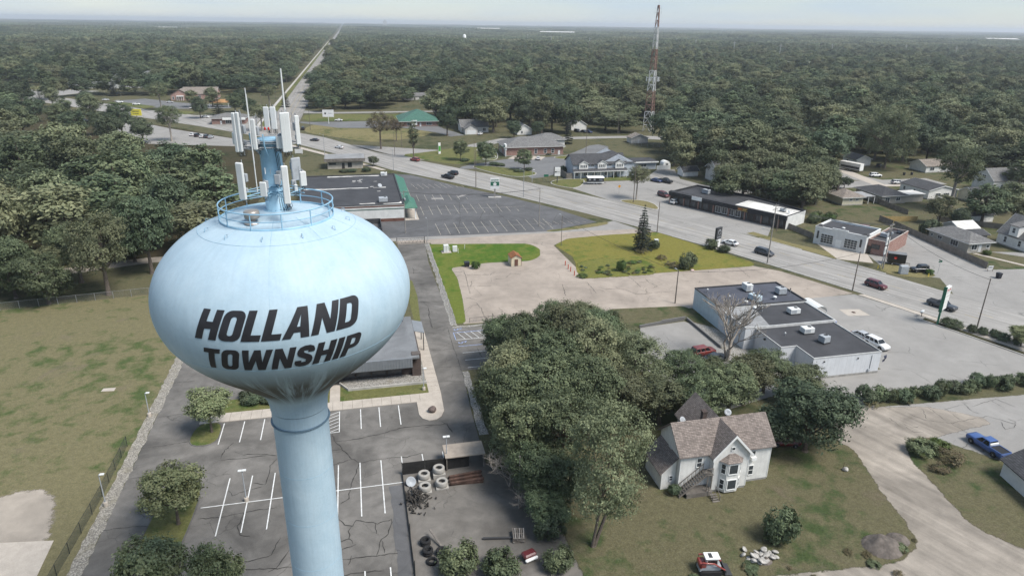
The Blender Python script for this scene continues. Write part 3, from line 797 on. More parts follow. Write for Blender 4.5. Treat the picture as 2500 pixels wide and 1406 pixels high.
def lobe_points(rng, lobes, ncl, inner=0.62):
 """clump centres spread over the outside of a set of ellipsoids"""
 lobes = np.array(lobes, float)
 w = (lobes[:, 3] * lobes[:, 4] + lobes[:, 4] * lobes[:, 5]); w /= w.sum()
 C, N = [], []
 while len(C) < ncl:
  k = rng.choice(len(lobes), p=w); l = lobes[k]
  d = rng.normal(0, 1, 3); d /= np.linalg.norm(d)
  if d[2] < -0.75: continue
  rr = rng.uniform(0.72, 1.0) ** 0.7 if rng.random() < 0.86 else rng.uniform(0.35, 0.75)
  p = l[:3] + d * l[3:] * rr
  q = ((p - lobes[:, :3]) / lobes[:, 3:]); q = np.sqrt((q ** 2).sum(1))
  q[k] = 9
  if q.min() < inner: continue
  C.append(p); N.append(d)
 return np.array(C), np.array(N)
def broadleaf(name, seed, height=14.0, radius=5.0, nlobe=9, ncl=230, per=36, size=0.42, clump=0.75, m='leaf_green', base=0.28, top=1.0, trunk_m='bark', flat=1.0, trunk=0.028, limbs=True):
 rng = np.random.default_rng(seed)
 zc, ch = height * (base + top) / 2, height * (top - base) / 2
 lobes = [(0, 0, zc, radius * 0.72, radius * 0.72, ch * 0.86)]
 for k in range(nlobe):
  a = 2 * math.pi * k / nlobe + rng.uniform(-.4, .4)
  e = rng.uniform(-0.55, 0.85)
  rad = radius * math.sqrt(max(0.1, 1 - e * e)) * rng.uniform(0.50, 0.72)
  s = radius * rng.uniform(0.32, 0.52)
  lobes.append((math.cos(a) * rad, math.sin(a) * rad, zc + ch * e * 0.72, s, s, s * rng.uniform(0.62, 0.9) * flat))
 C, N = lobe_points(rng, lobes, ncl)
 tc_ = rng.beta(1.6, 2.2, ncl)
 cs = clump * rng.uniform(0.65, 1.35, ncl)
 cen = np.repeat(C, per, 0); nn = np.repeat(N, per, 0)
 off = rng.normal(0, 0.5, (ncl * per, 3)) * np.repeat(cs, per)[:, None]
 off[:, 2] *= 0.7
 pts = cen + off
 tn = np.repeat(tc_, per) + rng.normal(0, 0.16, ncl * per)
 crown = leaves_mesh(name + '_crown', pts, nn, tn, size, m, rng)
 mb = MB()
 r0 = height * trunk
 bend = Vector((rng.uniform(-.04, .04) * height, rng.uniform(-.04, .04) * height, 0))
 P = lambda z: Vector((bend.x * max(0, z / height) ** 1.5, bend.y * max(0, z / height) ** 1.5, z))
 mb.tube([P(-0.3), P(0.35), P(height * base), P(zc), P(height * (top * 0.86))], [r0 * 1.6, r0 * 1.1, r0 * 0.85, r0 * 0.5, r0 * 0.12], 7)
 for l in (lobes[1:] if limbs else []):
  e = Vector(l[:3]); s = P(height * base + (e.z - height * base) * 0.35 if e.z > height * base else height * base * 0.9)
  mid = s.lerp(e, 0.55) + Vector((0, 0, -0.05 * height * rng.random()))
  mb.tube([s, mid, e], [r0 * 0.5, r0 * 0.33, r0 * 0.12], 5)
  for _ in range(2):
   q = C[rng.integers(0, ncl)]
   if (Vector(q) - e).length < radius * 0.8: mb.tube([mid, Vector(q)], [r0 * 0.2, r0 * 0.06], 4)
 return {'crown': crown, 'trunk': mb.mesh(name + '_trunk', MATS[trunk_m]), 'h': height, 'r': radius}
def conifer(name, seed, height=12.0, radius=2.6, tiers=17, m='needle', size=0.42, open_=1.0, per=10, base=0.07):
 rng = np.random.default_rng(seed)
 pts, nn, tn, bd = [], [], [], []
 mb = MB()
 mb.tube([(0, 0, -.2), (0, 0, height * .5), (0, 0, height)], [height * .016, height * .01, 0.02], 6)
 for i in range(tiers):
  u = i / (tiers - 1)
  z = height * (base + (0.98 - base) * u ** 0.92)
  rr = radius * (1 - u) ** 0.82 * (0.85 if i < 2 else 1) + 0.12
  nb = max(4, int(11 * (1 - u) + 4))
  for k in range(nb):
   a = 2 * math.pi * (k + rng.uniform(-.25, .25)) / nb + i * 1.7
   L_ = rr * rng.uniform(0.72, 1.12)
   d = np.array([math.cos(a), math.sin(a), 0])
   nseg = max(2, int(L_ / 0.30))
   tip = rng.beta(2, 2)
   for j in range(nseg):
    f = (j + 0.7) / nseg
    w = 0.45 * (1.15 - f) * min(1, L_)
    for _ in range(per if f > 0.3 else per // 2):
     p = d * L_ * f + np.array([0, 0, z - 0.32 * L_ * f ** 1.2 + 0.12 * L_ * f ** 3])
     pts.append(p + rng.normal(0, 1, 3) * np.array([w, w, 0.10]) * 0.55)
     nn.append([0, 0, 1.2]); tn.append(tip + rng.normal(0, .18)); bd.append(d + np.array([0, 0, -0.4]))
   if L_ > 1: mb.tube([(0, 0, z), tuple(d * L_ * 0.8 + np.array([0, 0, z - 0.25 * L_]))], [0.035, 0.012], 3)
 pts = np.array(pts)
 crown = leaves_mesh(name + '_crown', pts, np.array(nn), np.array(tn), size, m, rng, 0.42, 0.2, np.array(bd))
 return {'crown': crown, 'trunk': mb.mesh(name + '_trunk', MATS['bark']), 'h': height, 'r': radius}
def bare_tree(name, seed, height, spread, levels=4, r0=0.26, m='pale_bark'):
 rng = random.Random(seed); mb = MB()
 def grow(p, d, L_, r, lv):
  q = p + d * L_ * 0.5 + Vector((rng.uniform(-.08, .08), rng.uniform(-.08, .08), 0.02)) * L_
  e = q + (d + Vector((rng.uniform(-.25, .25), rng.uniform(-.25, .25), rng.uniform(-.05, .2)))).normalized() * L_ * 0.5
  mb.tube([p, q, e], [r, r * 0.86, r * 0.72], 6 if lv > 1 else 4)
  if lv == 0: return
  for k in range(rng.choice((2, 3, 3)) if lv > 1 else 3):
   a = rng.uniform(0, 6.28); t = rng.uniform(0.35, 0.85) * spread
   side = Vector((math.cos(a), math.sin(a), 0))
   nd = (d + side * t + Vector((0, 0, 0.15))).normalized()
   s = e if k < 2 else q.lerp(e, rng.random())
   grow(s, nd, L_ * rng.uniform(0.62, 0.85), r * (0.72 if k < 2 else 0.55), lv - 1)
 for k in range(3):
  a = 2.1 * k + 0.4
  grow(Vector((0, 0, -0.2)), Vector((math.cos(a) * 0.22, math.sin(a) * 0.22, 1)).normalized(), height * 0.30, r0 * (1 if k == 0 else 0.8), levels)
 return mb.mesh(name, MATS[m])
def shrub(name, seed, radius=1.0, height=1.4, ncl=90, per=36, size=0.15, m='leaf_green', box=False):
 rng = np.random.default_rng(seed)
 lobes = [(0, 0, height * 0.5, radius * 0.85, radius * 0.85, height * 0.5)]
 for k in range(5):
  a = rng.uniform(0, 6.28)
  lobes.append((math.cos(a) * radius * .5, math.sin(a) * radius * .5, height * rng.uniform(.3, .7), radius * .45, radius * .45, height * .32))
 C, N = lobe_points(rng, lobes, ncl, 0.5)
 C[:, 2] = np.maximum(C[:, 2], 0.08)
 pts = np.repeat(C, per, 0) + rng.normal(0, 0.10 * radius, (ncl * per, 3))
 pts[:, 2] = np.maximum(pts[:, 2], 0.03)
 return leaves_mesh(name, pts, np.repeat(N, per, 0), np.repeat(rng.beta(2, 2, ncl), per) + rng.normal(0, .15, ncl * per), size, m, rng)
# near, middle and far detail
NEAR = [broadleaf('near_tree_a', 11, 14, 5.2, 11, 420, 40, 0.36, 0.72, 'leaf_green'),
  broadleaf('near_tree_b', 12, 14, 4.6, 10, 380, 40, 0.36, 0.72, 'leaf_olive', 0.2),
  broadleaf('near_tree_c', 13, 14, 5.4, 12, 420, 40, 0.34, 0.75, 'leaf_green', 0.18),
  broadleaf('near_tree_d', 14, 14, 4.8, 9, 300, 44, 0.32, 0.8, 'leaf_olive', 0.2, flat=1.2),
  broadleaf('near_tree_e', 15, 12, 4.8, 11, 440, 40, 0.34, 0.7, 'leaf_green', 0.0)]
DARKT = [broadleaf('dark_tree_a', 21, 12, 6.0, 13, 520, 40, 0.40, 0.8, 'leaf_dark', 0.0), broadleaf('dark_tree_b', 22, 13, 5.0, 10, 300, 34, 0.45, 0.8, 'leaf_dark', 0.15)]
LIGHT = [broadleaf('light_tree_a', 31, 8, 3.0, 9, 260, 40, 0.27, 0.5, 'leaf_light', 0.2, trunk=0.02), broadleaf('light_tree_b', 32, 8, 3.1, 9, 260, 40, 0.27, 0.5, 'leaf_light', 0.16, trunk=0.02)]
FEATHER = [broadleaf('feather_tree', 41, 20, 5.4, 10, 420, 44, 0.30, 0.85, 'leaf_olive', 0.10, flat=1.5, trunk=0.011)]
VASE = [broadleaf('park_tree', 51, 9, 3.2, 8, 220, 34, 0.33, 0.5, 'leaf_green', 0.12, trunk=0.016)]
OPEN = [broadleaf('open_tree_a', 61, 20, 7.5, 12, 330, 40, 0.40, 0.95, 'leaf_green', 0.34, trunk=0.026, trunk_m='pale_bark'), broadleaf('open_tree_b', 62, 18, 5.4, 9, 220, 38, 0.40, 0.9, 'leaf_olive', 0.34, trunk=0.02, trunk_m='pale_bark')]
RUST = [broadleaf('rust_tree', 71, 17, 6.4, 11, 210, 34, 0.40, 0.85, 'leaf_rust', 0.36, trunk=0.022)]
SLIM = [broadleaf('slim_tree', 72, 16, 2.2, 8, 110, 34, 0.38, 0.6, 'leaf_olive', 0.12, trunk=0.016)]
WILLOW = [broadleaf('willow', 81, 17, 9.2, 14, 420, 40, 0.45, 1.0, 'leaf_olive', 0.10, flat=1.5)]
MID = []
for k in range(8):
 rr = random.Random(100 + k)
 MID.append(broadleaf('mid_tree_%s' % 'abcdefgh'[k], 200 + k, 16, (5.0, 5.8, 6.4, 4.6, 5.4, 6.8, 5.2, 4.2)[k], (7, 9, 11, 6, 8, 12, 7, 6)[k], (150, 180, 210, 120, 170, 220, 150, 110)[k], 32, 0.66, (1.15, 1.25, 1.2, 1.0, 1.1, 1.3, 1.15, 1.0)[k],
    ('leaf_green', 'leaf_olive', 'leaf_dark', 'leaf_green', 'leaf_olive', 'leaf_dark', 'leaf_olive', 'leaf_green')[k], (.1, .14, .12, .05, .1, .15, .08, .04)[k], limbs=k % 2 == 0))
SPRUCE = conifer('spruce', 301, 12.5, 2.9)
PINE = conifer('pine', 302, 13, 2.8, 13, 'needle', 0.55, per=8)
BLUE = conifer('blue_spruce', 303, 11, 3.2, 14, 'needle_blue', 0.5, per=9)
SHRUBS = [shrub('shrub_a', 401), shrub('shrub_b', 402, m='leaf_bright'), shrub('shrub_c', 403, m='leaf_dark'), shrub('shrub_d', 404, m='weed', ncl=40, per=22)]
TREE_SPOTS = []
def tree(kind, p, h, r, label, name='tree', cat='tree', group=None, rz=None, lean=0.0):
 """a tree of given height and crown radius standing at p"""
 k = kind
 rg = random.Random(int(abs(p[0]) * 91 + abs(p[1]) * 37))
 t = thing(name, label, cat, (p[0], p[1], 0), rg.uniform(0, 6.28) if rz is None else rz, group)
 s = (r / k['r'], r / k['r'], h / k['h'])
 link('trunk', k['trunk'], t, sc=s)
 link('crown', k['crown'], t, sc=s)
 TREE_SPOTS.append((p[0], p[1], r))
 return t
def bush(i, p, r, h, label, name='shrub', group=None, z=0.0):
 o = link(name, SHRUBS[i], None, (p[0], p[1], z), random.Random(int(p[0] * 13 + p[1] * 7)).uniform(0, 6.28), (r, r, h / 1.4))
 return tag(o, label, 'shrub', group)
# ================================================================ water tower
TX, TY = -5.10, 45.03
PROF = [(44.75, 0.02), (44.70, 1.0), (44.58, 2.0), (44.40, 2.9), (44.20, 3.6), (43.75, 4.95), (42.96, 6.2), (41.96, 7.2), (40.96, 7.8), (39.96, 8.1), (38.96, 8.16), (37.96, 8.02), (36.96, 7.64), (35.96, 6.98), (34.96, 6.02), (33.96, 4.85), (33.16, 3.85), (32.36, 2.92), (31.7, 2.30), (31.0, 2.03), (30.3, 1.97)]
_pz = np.array([p[0] for p in PROF][::-1]); _pr = np.array([p[1] for p in PROF][::-1])
def _smooth_prof():
 zs = np.linspace(_pz[0], _pz[-1], 400); rs = np.interp(zs, _pz, _pr)
 k = np.exp(-np.linspace(-2, 2, 61) ** 2); k /= k.sum()
 rp_ = np.pad(rs, 30, mode='edge'); rs2 = np.convolve(rp_, k, 'valid')
 w_ = np.clip((zs - 43.5) / .6, 0, 1); rs2 = rs2 * (1 - w_) + rs * w_; rs2 *= 1 + .012 * np.exp(-((zs - 38.96) / 3) ** 2)
 return zs, rs2
_tz, _tr = _smooth_prof()
def tank_r(z): return float(np.interp(z, _tz, _tr))
def tank_mat():
 m, t, b = nodes_of('tank_paint')
 co = coords(t)
 sp = t.nodes.new('ShaderNodeSeparateXYZ'); t.links.new(co, sp.inputs[0])
 an = nnode(t, 'ShaderNodeMath', _operation='ARCTAN2')
 t.links.new(sp.outputs[1], an.inputs[0]); t.links.new(sp.outputs[0], an.inputs[1])
 cb = t.nodes.new('ShaderNodeCombineXYZ')
 zz = nnode(t, 'ShaderNodeMath', _operation='MULTIPLY'); zz.inputs[1].default_value = 0.11
 aa = nnode(t, 'ShaderNodeMath', _operation='MULTIPLY'); aa.inputs[1].default_value = 7.0
 t.links.new(sp.outputs[2], zz.inputs[0]); t.links.new(an.outputs[0], aa.inputs[0])
 t.links.new(aa.outputs[0], cb.inputs[0]); t.links.new(zz.outputs[0], cb.inputs[1])
 st = noise(t, cb.outputs[0], 2.2, 6, 0.7)                     # rain streaks running down
 st2 = noise(t, cb.outputs[0], 0.6, 4, 0.6)
 base = mixc(t, ramp(t, noise(t, co, 0.45, 6, 0.65, 0.3), (0.3, 0.0), (0.72, 1.0)), (0.335, 0.445, 0.520), (0.410, 0.515, 0.580))
 base = mixc(t, 0.22, base, ramp(t, st, (0.35, 0.72), (0.65, 1.1)), 'MULTIPLY')
 base = mixc(t, 0.16, base, ramp(t, noise(t, co, 5.5, 5, 0.75), (0.35, 0.75), (0.65, 1.12)), 'MULTIPLY')
 # grime on the under-bowl
 zr = nnode(t, 'ShaderNodeMapRange'); zr.inputs[1].default_value = 37.0; zr.inputs[2].default_value = 34.8
 t.links.new(sp.outputs[2], zr.inputs[0])
 zr2 = nnode(t, 'ShaderNodeMapRange'); zr2.inputs[1].default_value = 31.6; zr2.inputs[2].default_value = 32.9
 t.links.new(sp.outputs[2], zr2.inputs[0])
 k = nnode(t, 'ShaderNodeMath', _operation='MULTIPLY'); t.links.new(zr.outputs[0], k.inputs[0]); t.links.new(zr2.outputs[0], k.inputs[1])
 ad = nnode(t, 'ShaderNodeMath', _operation='ADD'); t.links.new(st, ad.inputs[0]); t.links.new(st2, ad.inputs[1])
 g = ramp(t, ad.outputs[0], (0.78, 0.04), (1.2, 1.0))
 k2 = nnode(t, 'ShaderNodeMath', _operation='MULTIPLY'); t.links.new(k.outputs[0], k2.inputs[0]); t.links.new(g, k2.inputs[1])
 c = mixc(t, k2.outputs[0], base, (0.075, 0.074, 0.060))
 # dusty top
 zt = nnode(t, 'ShaderNodeMapRange'); zt.inputs[1].default_value = 43.9; zt.inputs[2].default_value = 44.6
 t.links.new(sp.outputs[2], zt.inputs[0])
 k3 = nnode(t, 'ShaderNodeMath', _operation='MULTIPLY'); t.links.new(zt.outputs[0], k3.inputs[0])
 t.links.new(ramp(t, noise(t, co, 2.6, 6, 0.7), (0.42, 0.0), (0.7, 0.55)), k3.inputs[1])
 c = mixc(t, k3.outputs[0], c, (0.30, 0.36, 0.40))
 t.links.new(c, b.inputs['Base Color'])
 b.inputs['Roughness'].default_value = 0.58
 b.inputs['Specular IOR Level'].default_value = 0.22
 bump(t, b, noise(t, co, 0.7, 3), 0.12, 0.25)
 MATS['tank_paint'] = m
 return m
tank_mat()
mat('tower_steel', (0.255, 0.430, 0.560), 0.45, 0.10, 1.2, spec=0.4)
mat('letter_black', (0.022, 0.022, 0.026), 0.55, 0.15, 1.0)
mat('antenna_white', (0.62, 0.63, 0.62), 0.5, 0.05, 0.8)
mat('antenna_grey', (0.34, 0.36, 0.38), 0.5, 0.10, 2.0)
mat('galv', (0.33, 0.34, 0.35), 0.5, 0.15, 3.0, metal=0.3)
mat('cable_black', (0.02, 0.02, 0.022), 0.6, 0.1, 2.0)
mat('beacon_red', (0.45, 0.03, 0.02), 0.3, 0.1, 2.0)
mat('drip_dark', (0.10, 0.16, 0.21), 0.5, 0.1, 2.0)
mat('seam', (0.25, 0.39, 0.49), 0.5, 0.1, 2.0)
tower = thing('water_tower', 'sky blue water tower with a bulbous tank on a single stem', 'water tower', (TX, TY, 0))
mb = MB(); mb.lathe([(tank_r(z), z) for z in _tz[::3]] + [(0.001, 44.76)], 144)
tank = mb.build('tank', 'tank_paint', tower)
mb = MB(); mb.lathe([(3.4, 0.0), (3.4, 0.3), (3.1, 1.2), (2.5, 3.6), (2.1, 6.0), (1.93, 8.0), (1.93, 29.2), (1.95, 30.25)], 72)
stem = mb.build('stem', 'tank_paint', tower)
mb = MB()
for z in (12.5, 16.8, 21.0, 25.2):
 mb.ring(1.93, z, 0.012, 72)
stuff(mb.build('weld_seam', 'seam', stem))
MB().lathe([(1.94, 29.22), (2.07, 29.24), (2.07, 29.29), (1.94, 29.30)], 72).build('drip_ring', 'drip_dark', tower)
mb = MB(); mb.ring(tank_r(37.1), 37.1, 0.014, 144); mb.ring(tank_r(43.72), 43.72, 0.014, 144)
for k in range(10):
 a = 2 * math.pi * k / 10 + 0.3
 mb.tube([(tank_r(z) * math.cos(a), tank_r(z) * math.sin(a), z + 0.004) for z in (43.72, 43.95, 44.2, 44.4, 44.55)], 0.012, 5)
 if k % 2:
  mb.tube([(tank_r(z) * math.cos(a), tank_r(z) * math.sin(a), z) for z in np.linspace(37.1, 43.7, 24)], 0.006, 5)
stuff(mb.build('weld_seam', 'seam', tank))
# ---- lettering wrapped on the tank
def rr(x0, y0, x1, y1, r, n=6):
 out = []
 for cx_, cy_, a0 in ((x1 - r, y0 + r, -90), (x1 - r, y1 - r, 0), (x0 + r, y1 - r, 90), (x0 + r, y0 + r, 180)):
  for k in range(n + 1):
   a = R(a0 + 90 * k / n); out.append((cx_ + r * math.cos(a), cy_ + r * math.sin(a)))
 return out
def bowl(x0, y0, x1, y1, r, n=6):
 out = [(x0, y0)]
 for cy_, a0 in ((y0 + r, -90), (y1 - r, 0)):
  for k in range(n + 1):
   a = R(a0 + 90 * k / n); out.append((x1 - r + r * math.cos(a), cy_ + r * math.sin(a)))
 return out + [(x0, y1)]
S_PATH = [(.49, .68), (.49, .77), (.455, .85), (.39, .885), (.23, .885), (.15, .85), (.12, .78), (.12, .70), (.15, .63), (.22, .575), (.40, .47), (.46, .42), (.495, .34), (.495, .22), (.46, .15), (.39, .115), (.23, .115), (.15, .15), (.115, .22), (.115, .32)]
GL = {
 'H': (.68, [[(0, 0), (.24, 0), (.24, .38), (.44, .38), (.44, 0), (.68, 0), (.68, 1), (.44, 1), (.44, .62), (.24, .62), (.24, 1), (0, 1)]]),
 'O': (.64, [rr(0, 0, .64, 1, .22), rr(.235, .19, .405, .81, .085)]),
 'L': (.52, [[(0, 0), (.52, 0), (.52, .22), (.24, .22), (.24, 1), (0, 1)]]),
 'A': (.76, [[(0, 0), (.24, 0), (.29, .2), (.47, .2), (.52, 0), (.76, 0), (.53, 1), (.23, 1)], [(.335, .39), (.425, .39), (.38, .78)]]),
 'N': (.70, [[(0, 0), (.22, 0), (.22, .55), (.46, 0), (.70, 0), (.70, 1), (.48, 1), (.48, .45), (.24, 1), (0, 1)]]),
 'D': (.66, [bowl(0, 0, .66, 1, .24), bowl(.24, .2, .42, .8, .09)]),
 'T': (.62, [[(.19, 0), (.43, 0), (.43, .79), (.62, .79), (.62, 1), (0, 1), (0, .79), (.19, .79)]]),
 'W': (1.04, [[(0, 1), (.14, 0), (.40, 0), (.52, .5), (.64, 0), (.90, 0), (1.04, 1), (.81, 1), (.755, .42), (.63, 1), (.41, 1), (.285, .42), (.23, 1)]]),
 'S': (.61, None),
 'I': (.24, [[(0, 0), (.24, 0), (.24, 1), (0, 1)]]),
 'P': (.64, [[(0, 0), (.24, 0)] + bowl(.24, .36, .64, 1, .2)[:-1] + [(0, 1)], bowl(.241, .55, .41, .82, .08)]),
}
def glyph_tris(ch):
 w, polys = GL[ch]
 if polys is None:
  th = 0.115; q = []
  for i, p in enumerate(S_PATH):
   a, b = S_PATH[max(i - 1, 0)], S_PATH[min(i + 1, len(S_PATH) - 1)]
   d = Vector((b[0] - a[0], b[1] - a[1])).normalized(); n_ = Vector((-d.y, d.x)) * th
   q.append(((p[0] + n_.x, p[1] + n_.y), (p[0] - n_.x, p[1] - n_.y)))
  v, f = [], []
  for a, b in q: v += [a, b]
  for i in range(len(q) - 1): f.append((2 * i, 2 * i + 1, 2 * i + 3, 2 * i + 2))
  return w, v, f
 vs_ = [Vector((x, y, 0)) for pl in polys for x, y in pl]
 return w, [(v.x, v.y) for v in vs_], [tuple(t_) for t_ in tessellate_polygon([[Vector((x, y, 0)) for x, y in pl] for pl in polys])]
def wrap_text(txt, z0, z1, az0, az1, gap=0.045, shear=0.30):
 """each letter its own mesh, cut into a fine grid and laid on the curved tank"""
 total = sum(GL[c][0] for c in txt) + gap * (len(txt) - 1) + shear
 x = 0.0
 for c in txt:
  w, v, f = glyph_tris(c)
  bm = bmesh.new()
  bv = [bm.verts.new((px_ + x + shear * py_, py_, 0)) for px_, py_ in v]
  for t_ in f:
   try: bm.faces.new([bv[i] for i in t_])
   except ValueError: pass
  for k in range(1, 12):
   bmesh.ops.bisect_plane(bm, geom=bm.verts[:] + bm.edges[:] + bm.faces[:], plane_co=(0, k / 12, 0), plane_no=(0, 1, 0))
  lo, hi = x - 0.05, x + w + shear + 0.05
  n = int((hi - lo) / 0.07)
  for k in range(1, n):
   bmesh.ops.bisect_plane(bm, geom=bm.verts[:] + bm.edges[:] + bm.faces[:], plane_co=(lo + (hi - lo) * k / n, 0, 0), plane_no=(1, 0, 0))
  for v_ in bm.verts:
   a = R(az0 + (az1 - az0) * v_.co.x / total); z = z0 + (z1 - z0) * v_.co.y
   r_ = tank_r(z) + 0.028
   v_.co = (r_ * math.cos(a), r_ * math.sin(a), z)
  me = bpy.data.meshes.new('letter'); bm.to_mesh(me); bm.free()
  me.materials.append(MATS['letter_black'])
  link('letter', me, tank)
  x += w + gap
wrap_text('HOLLAND', 39.22, 40.94, -122.3, -52.8)
wrap_text('TOWNSHIP', 37.20, 38.68, -121.9, -54.0, 0.07, 0.26)
# ---- walkway rail on the dome
RR = 3.50
mb = MB()
for z, t_ in ((45.24, 0.045), (44.76, 0.032)): mb.ring(RR, z, t_, 80)
rail = mb.build('railing', 'tower_steel', tower)
MB().lathe([(RR - .02, 44.22), (RR - .02, 44.36), (RR + .02, 44.36), (RR + .02, 44.22)], 80).build('toe_board', 'tower_steel', rail)
pm = MB().tube([(RR, 0, 44.12), (RR, 0, 45.24)], 0.038, 8).mesh('post', 'tower_steel')
for k in range(12):
 link('post', pm, rail, rz=2 * math.pi * k / 12 + 0.16)
lm = MB().tube([(4.3, 0, 43.9), (4.3, 0, 44.12), (4.5, 0, 44.12), (4.52, 0, 43.88)], 0.02, 5).mesh('lifting_lug', 'tower_steel')
for k in range(12):
 link('lifting_lug', lm, tank, rz=2 * math.pi * k / 12 + 0.4)
# roof vent: mushroom cap on a neck with a round flange
vp = at_depth(615, 530, 41.6); vx, vy = vp.x - TX, vp.y - TY
mb = MB(); mb.lathe([(0.5, 44.42), (0.5, 44.5), (0.20, 44.5), (0.20, 44.72), (0.42, 44.74), (0.46, 44.84), (0.46, 45.16), (0.40, 45.22), (0.001, 45.26)], 24, (vx, vy))
mb.build('roof_vent', mat('vent_metal', (0.36, 0.33, 0.30), 0.4, 0.15, 2, metal=0.5), tower)
# ---- antenna mast
mb = MB(); mb.lathe([(0.84, 44.55), (0.84, 44.72), (0.66, 44.74), (0.66, 49.0), (0.72, 49.02), (0.72, 49.2), (0.02, 49.25)], 32)
mast = mb.build('antenna_mast', 'tower_steel', tower)
bm_ = MB().tube([(0.70, 0, 44.70), (0.70, 0, 44.80)], 0.03, 6).mesh('flange_bolt', 'tower_steel')
for k in range(16): link('flange_bolt', bm_, mast, rz=2 * math.pi * k / 16)
mb = MB()
for z in np.linspace(45.4, 48.8, 12): mb.tube([(0.655 * math.cos(a), 0.655 * math.sin(a), z) for a in np.linspace(R(-75), R(-15), 8)], 0.014, 4)
stuff(mb.build('climbing_pegs', 'tower_steel', mast))
def proj_y(p):
 v = p - CAM
 return 703 - FPX * v.dot(_u) / v.dot(_f)
def top_of(b, pyt):
 lo, hi = b.z, b.z + 12
 for _ in range(40):
  m_ = (lo + hi) / 2
  if proj_y(Vector((b.x, b.y, m_))) > pyt: lo = m_
  else: hi = m_
 return lo
def panel(pxb, pyb, pyt, wpx, dep, thick, face, m='antenna_white', ribs=False):
 b = at_depth(pxb, pyb, dep); h = top_of(b, pyt) - b.z; w = wpx * dep / FPX
 mb = MB(); mb.bevbox(-w / 2, w / 2, -thick, 0, 0, h, min(0.06, thick * 0.3))
 if ribs: mb.box(-0.012, 0.012, -thick - 0.012, -thick + 0.001, 0.02, h - 0.02)
 o = mb.build('antenna_panel', MATS[m], tower, (b.x - TX, b.y - TY, b.z), face)
 rod = MB().tube([(0, 0.16, -0.25), (0, 0.16, h + 0.12)], 0.03, 6)
 for zz_ in (h * 0.2, h * 0.8): rod.box(-0.04, 0.04, -0.002, 0.2, zz_ - 0.03, zz_ + 0.03)
 rod.build('mounting_pipe', 'galv', o)
 MB().bevbox(-0.14, 0.14, 0.2, 0.42, h * 0.45, h * 0.45 + 0.5, 0.03).build('radio_unit', 'antenna_grey', o); MB().bevbox(-0.11, 0.11, 0.2, 0.36, h * 0.15, h * 0.15 + 0.3, 0.03).build('radio_unit', 'antenna_grey', o)
 # drooping jumper cables
 cb_ = MB()
 for s_ in (-0.07, 0.0, 0.07):
  cb_.tube([(s_, -thick / 2, 0), (s_ * 1.4, 0.02, -0.22), (s_ * 1.2, 0.2, -0.32), (s_, 0.34, -0.1), (s_, 0.3, h * 0.16)], 0.012, 4)
 cb_.build('jumper_cables', 'cable_black', o)
 return b, h
YW = -YAW
panels = []
for a in ((592, 371, 274, 10.5, 41.6, 0.16, YW - .35), (583, 371.5, 275, 10.5, 41.65, 0.16, YW - .35), (577, 353, 323, 13, 41.9, 0.14, YW - .5), (626, 366, 290.5, 11, 41.5, 0.14, YW - .1),
   (655, 316, 261, 13.5, 44.6, 0.12, YW), (671, 316, 261, 13.5, 44.6, 0.12, YW + .1), (698, 372, 275, 13, 41.4, 0.16, YW + .25), (708, 370, 274, 13, 41.45, 0.16, YW + .3),
   (685, 363, 332, 17, 41.6, 0.14, YW + .15), (729, 353, 282, 11, 42.0, 0.14, YW + .5),
   (597, 487, 396.5, 20, 41.4, 0.18, YW - .3), (646.5, 480, 444, 17, 41.4, 0.14, YW - .1), (703, 497.5, 404, 16, 41.0, 0.18, YW + .25), (741.5, 454, 418, 15, 42.4, 0.14, YW + .45)):
 panels.append(panel(*a))
panel(724, 440, 385, 26, 44.4, 0.14, YW + .9, 'antenna_grey'); panel(679, 450, 426, 14, 42.3, 0.1, YW, 'antenna_grey'); panel(723, 469, 450, 8, 43.6, 0.1, YW + .6)
# standoff frames: rings and arms
for zf, rad_, tgt in ((48.7, 1.55, panels[:10]), (46.0, 1.5, panels[10:])):
 mb = MB()
 mb.ring(0.72, zf, 0.05, 24); mb.ring(0.72, zf + 0.35, 0.04, 24)
 for b, h in tgt:
  e = Vector((b.x - TX, b.y - TY, zf)); d = e.normalized() * 0.66; d.z = zf
  mb.tube([d, e], 0.035, 6); mb.tube([Vector((d.x, d.y, zf - 0.35)), e], 0.025, 5)
  mb.tube([e + Vector((0, 0, 0.35)), Vector((d.x, d.y, zf + 0.35))], 0.025, 5)
 cs_ = sorted([(math.atan2(b.y - TY, b.x - TX), b) for b, h in tgt], key=lambda q: q[0])
 for (a0, b0), (a1, b1) in zip(cs_, cs_[1:]):
  mb.tube([(b0.x - TX, b0.y - TY, zf + 0.3), (b1.x - TX, b1.y - TY, zf + 0.3)], 0.022, 5)
 mb.build('standoff_frame', MATS['galv' if zf > 47 else 'tower_steel'], mast)
mb = MB()
for k in range(3):
 a = R(-150 + 50 * k)
 mb.tube([(0.62 * math.cos(a), 0.62 * math.sin(a), 48.2), (1.15 * math.cos(a), 1.15 * math.sin(a), 48.9), (1.2 * math.cos(a), 1.2 * math.sin(a), 49.6)], 0.05, 6)
mb.build('gusset_arms', 'tower_steel', mast)
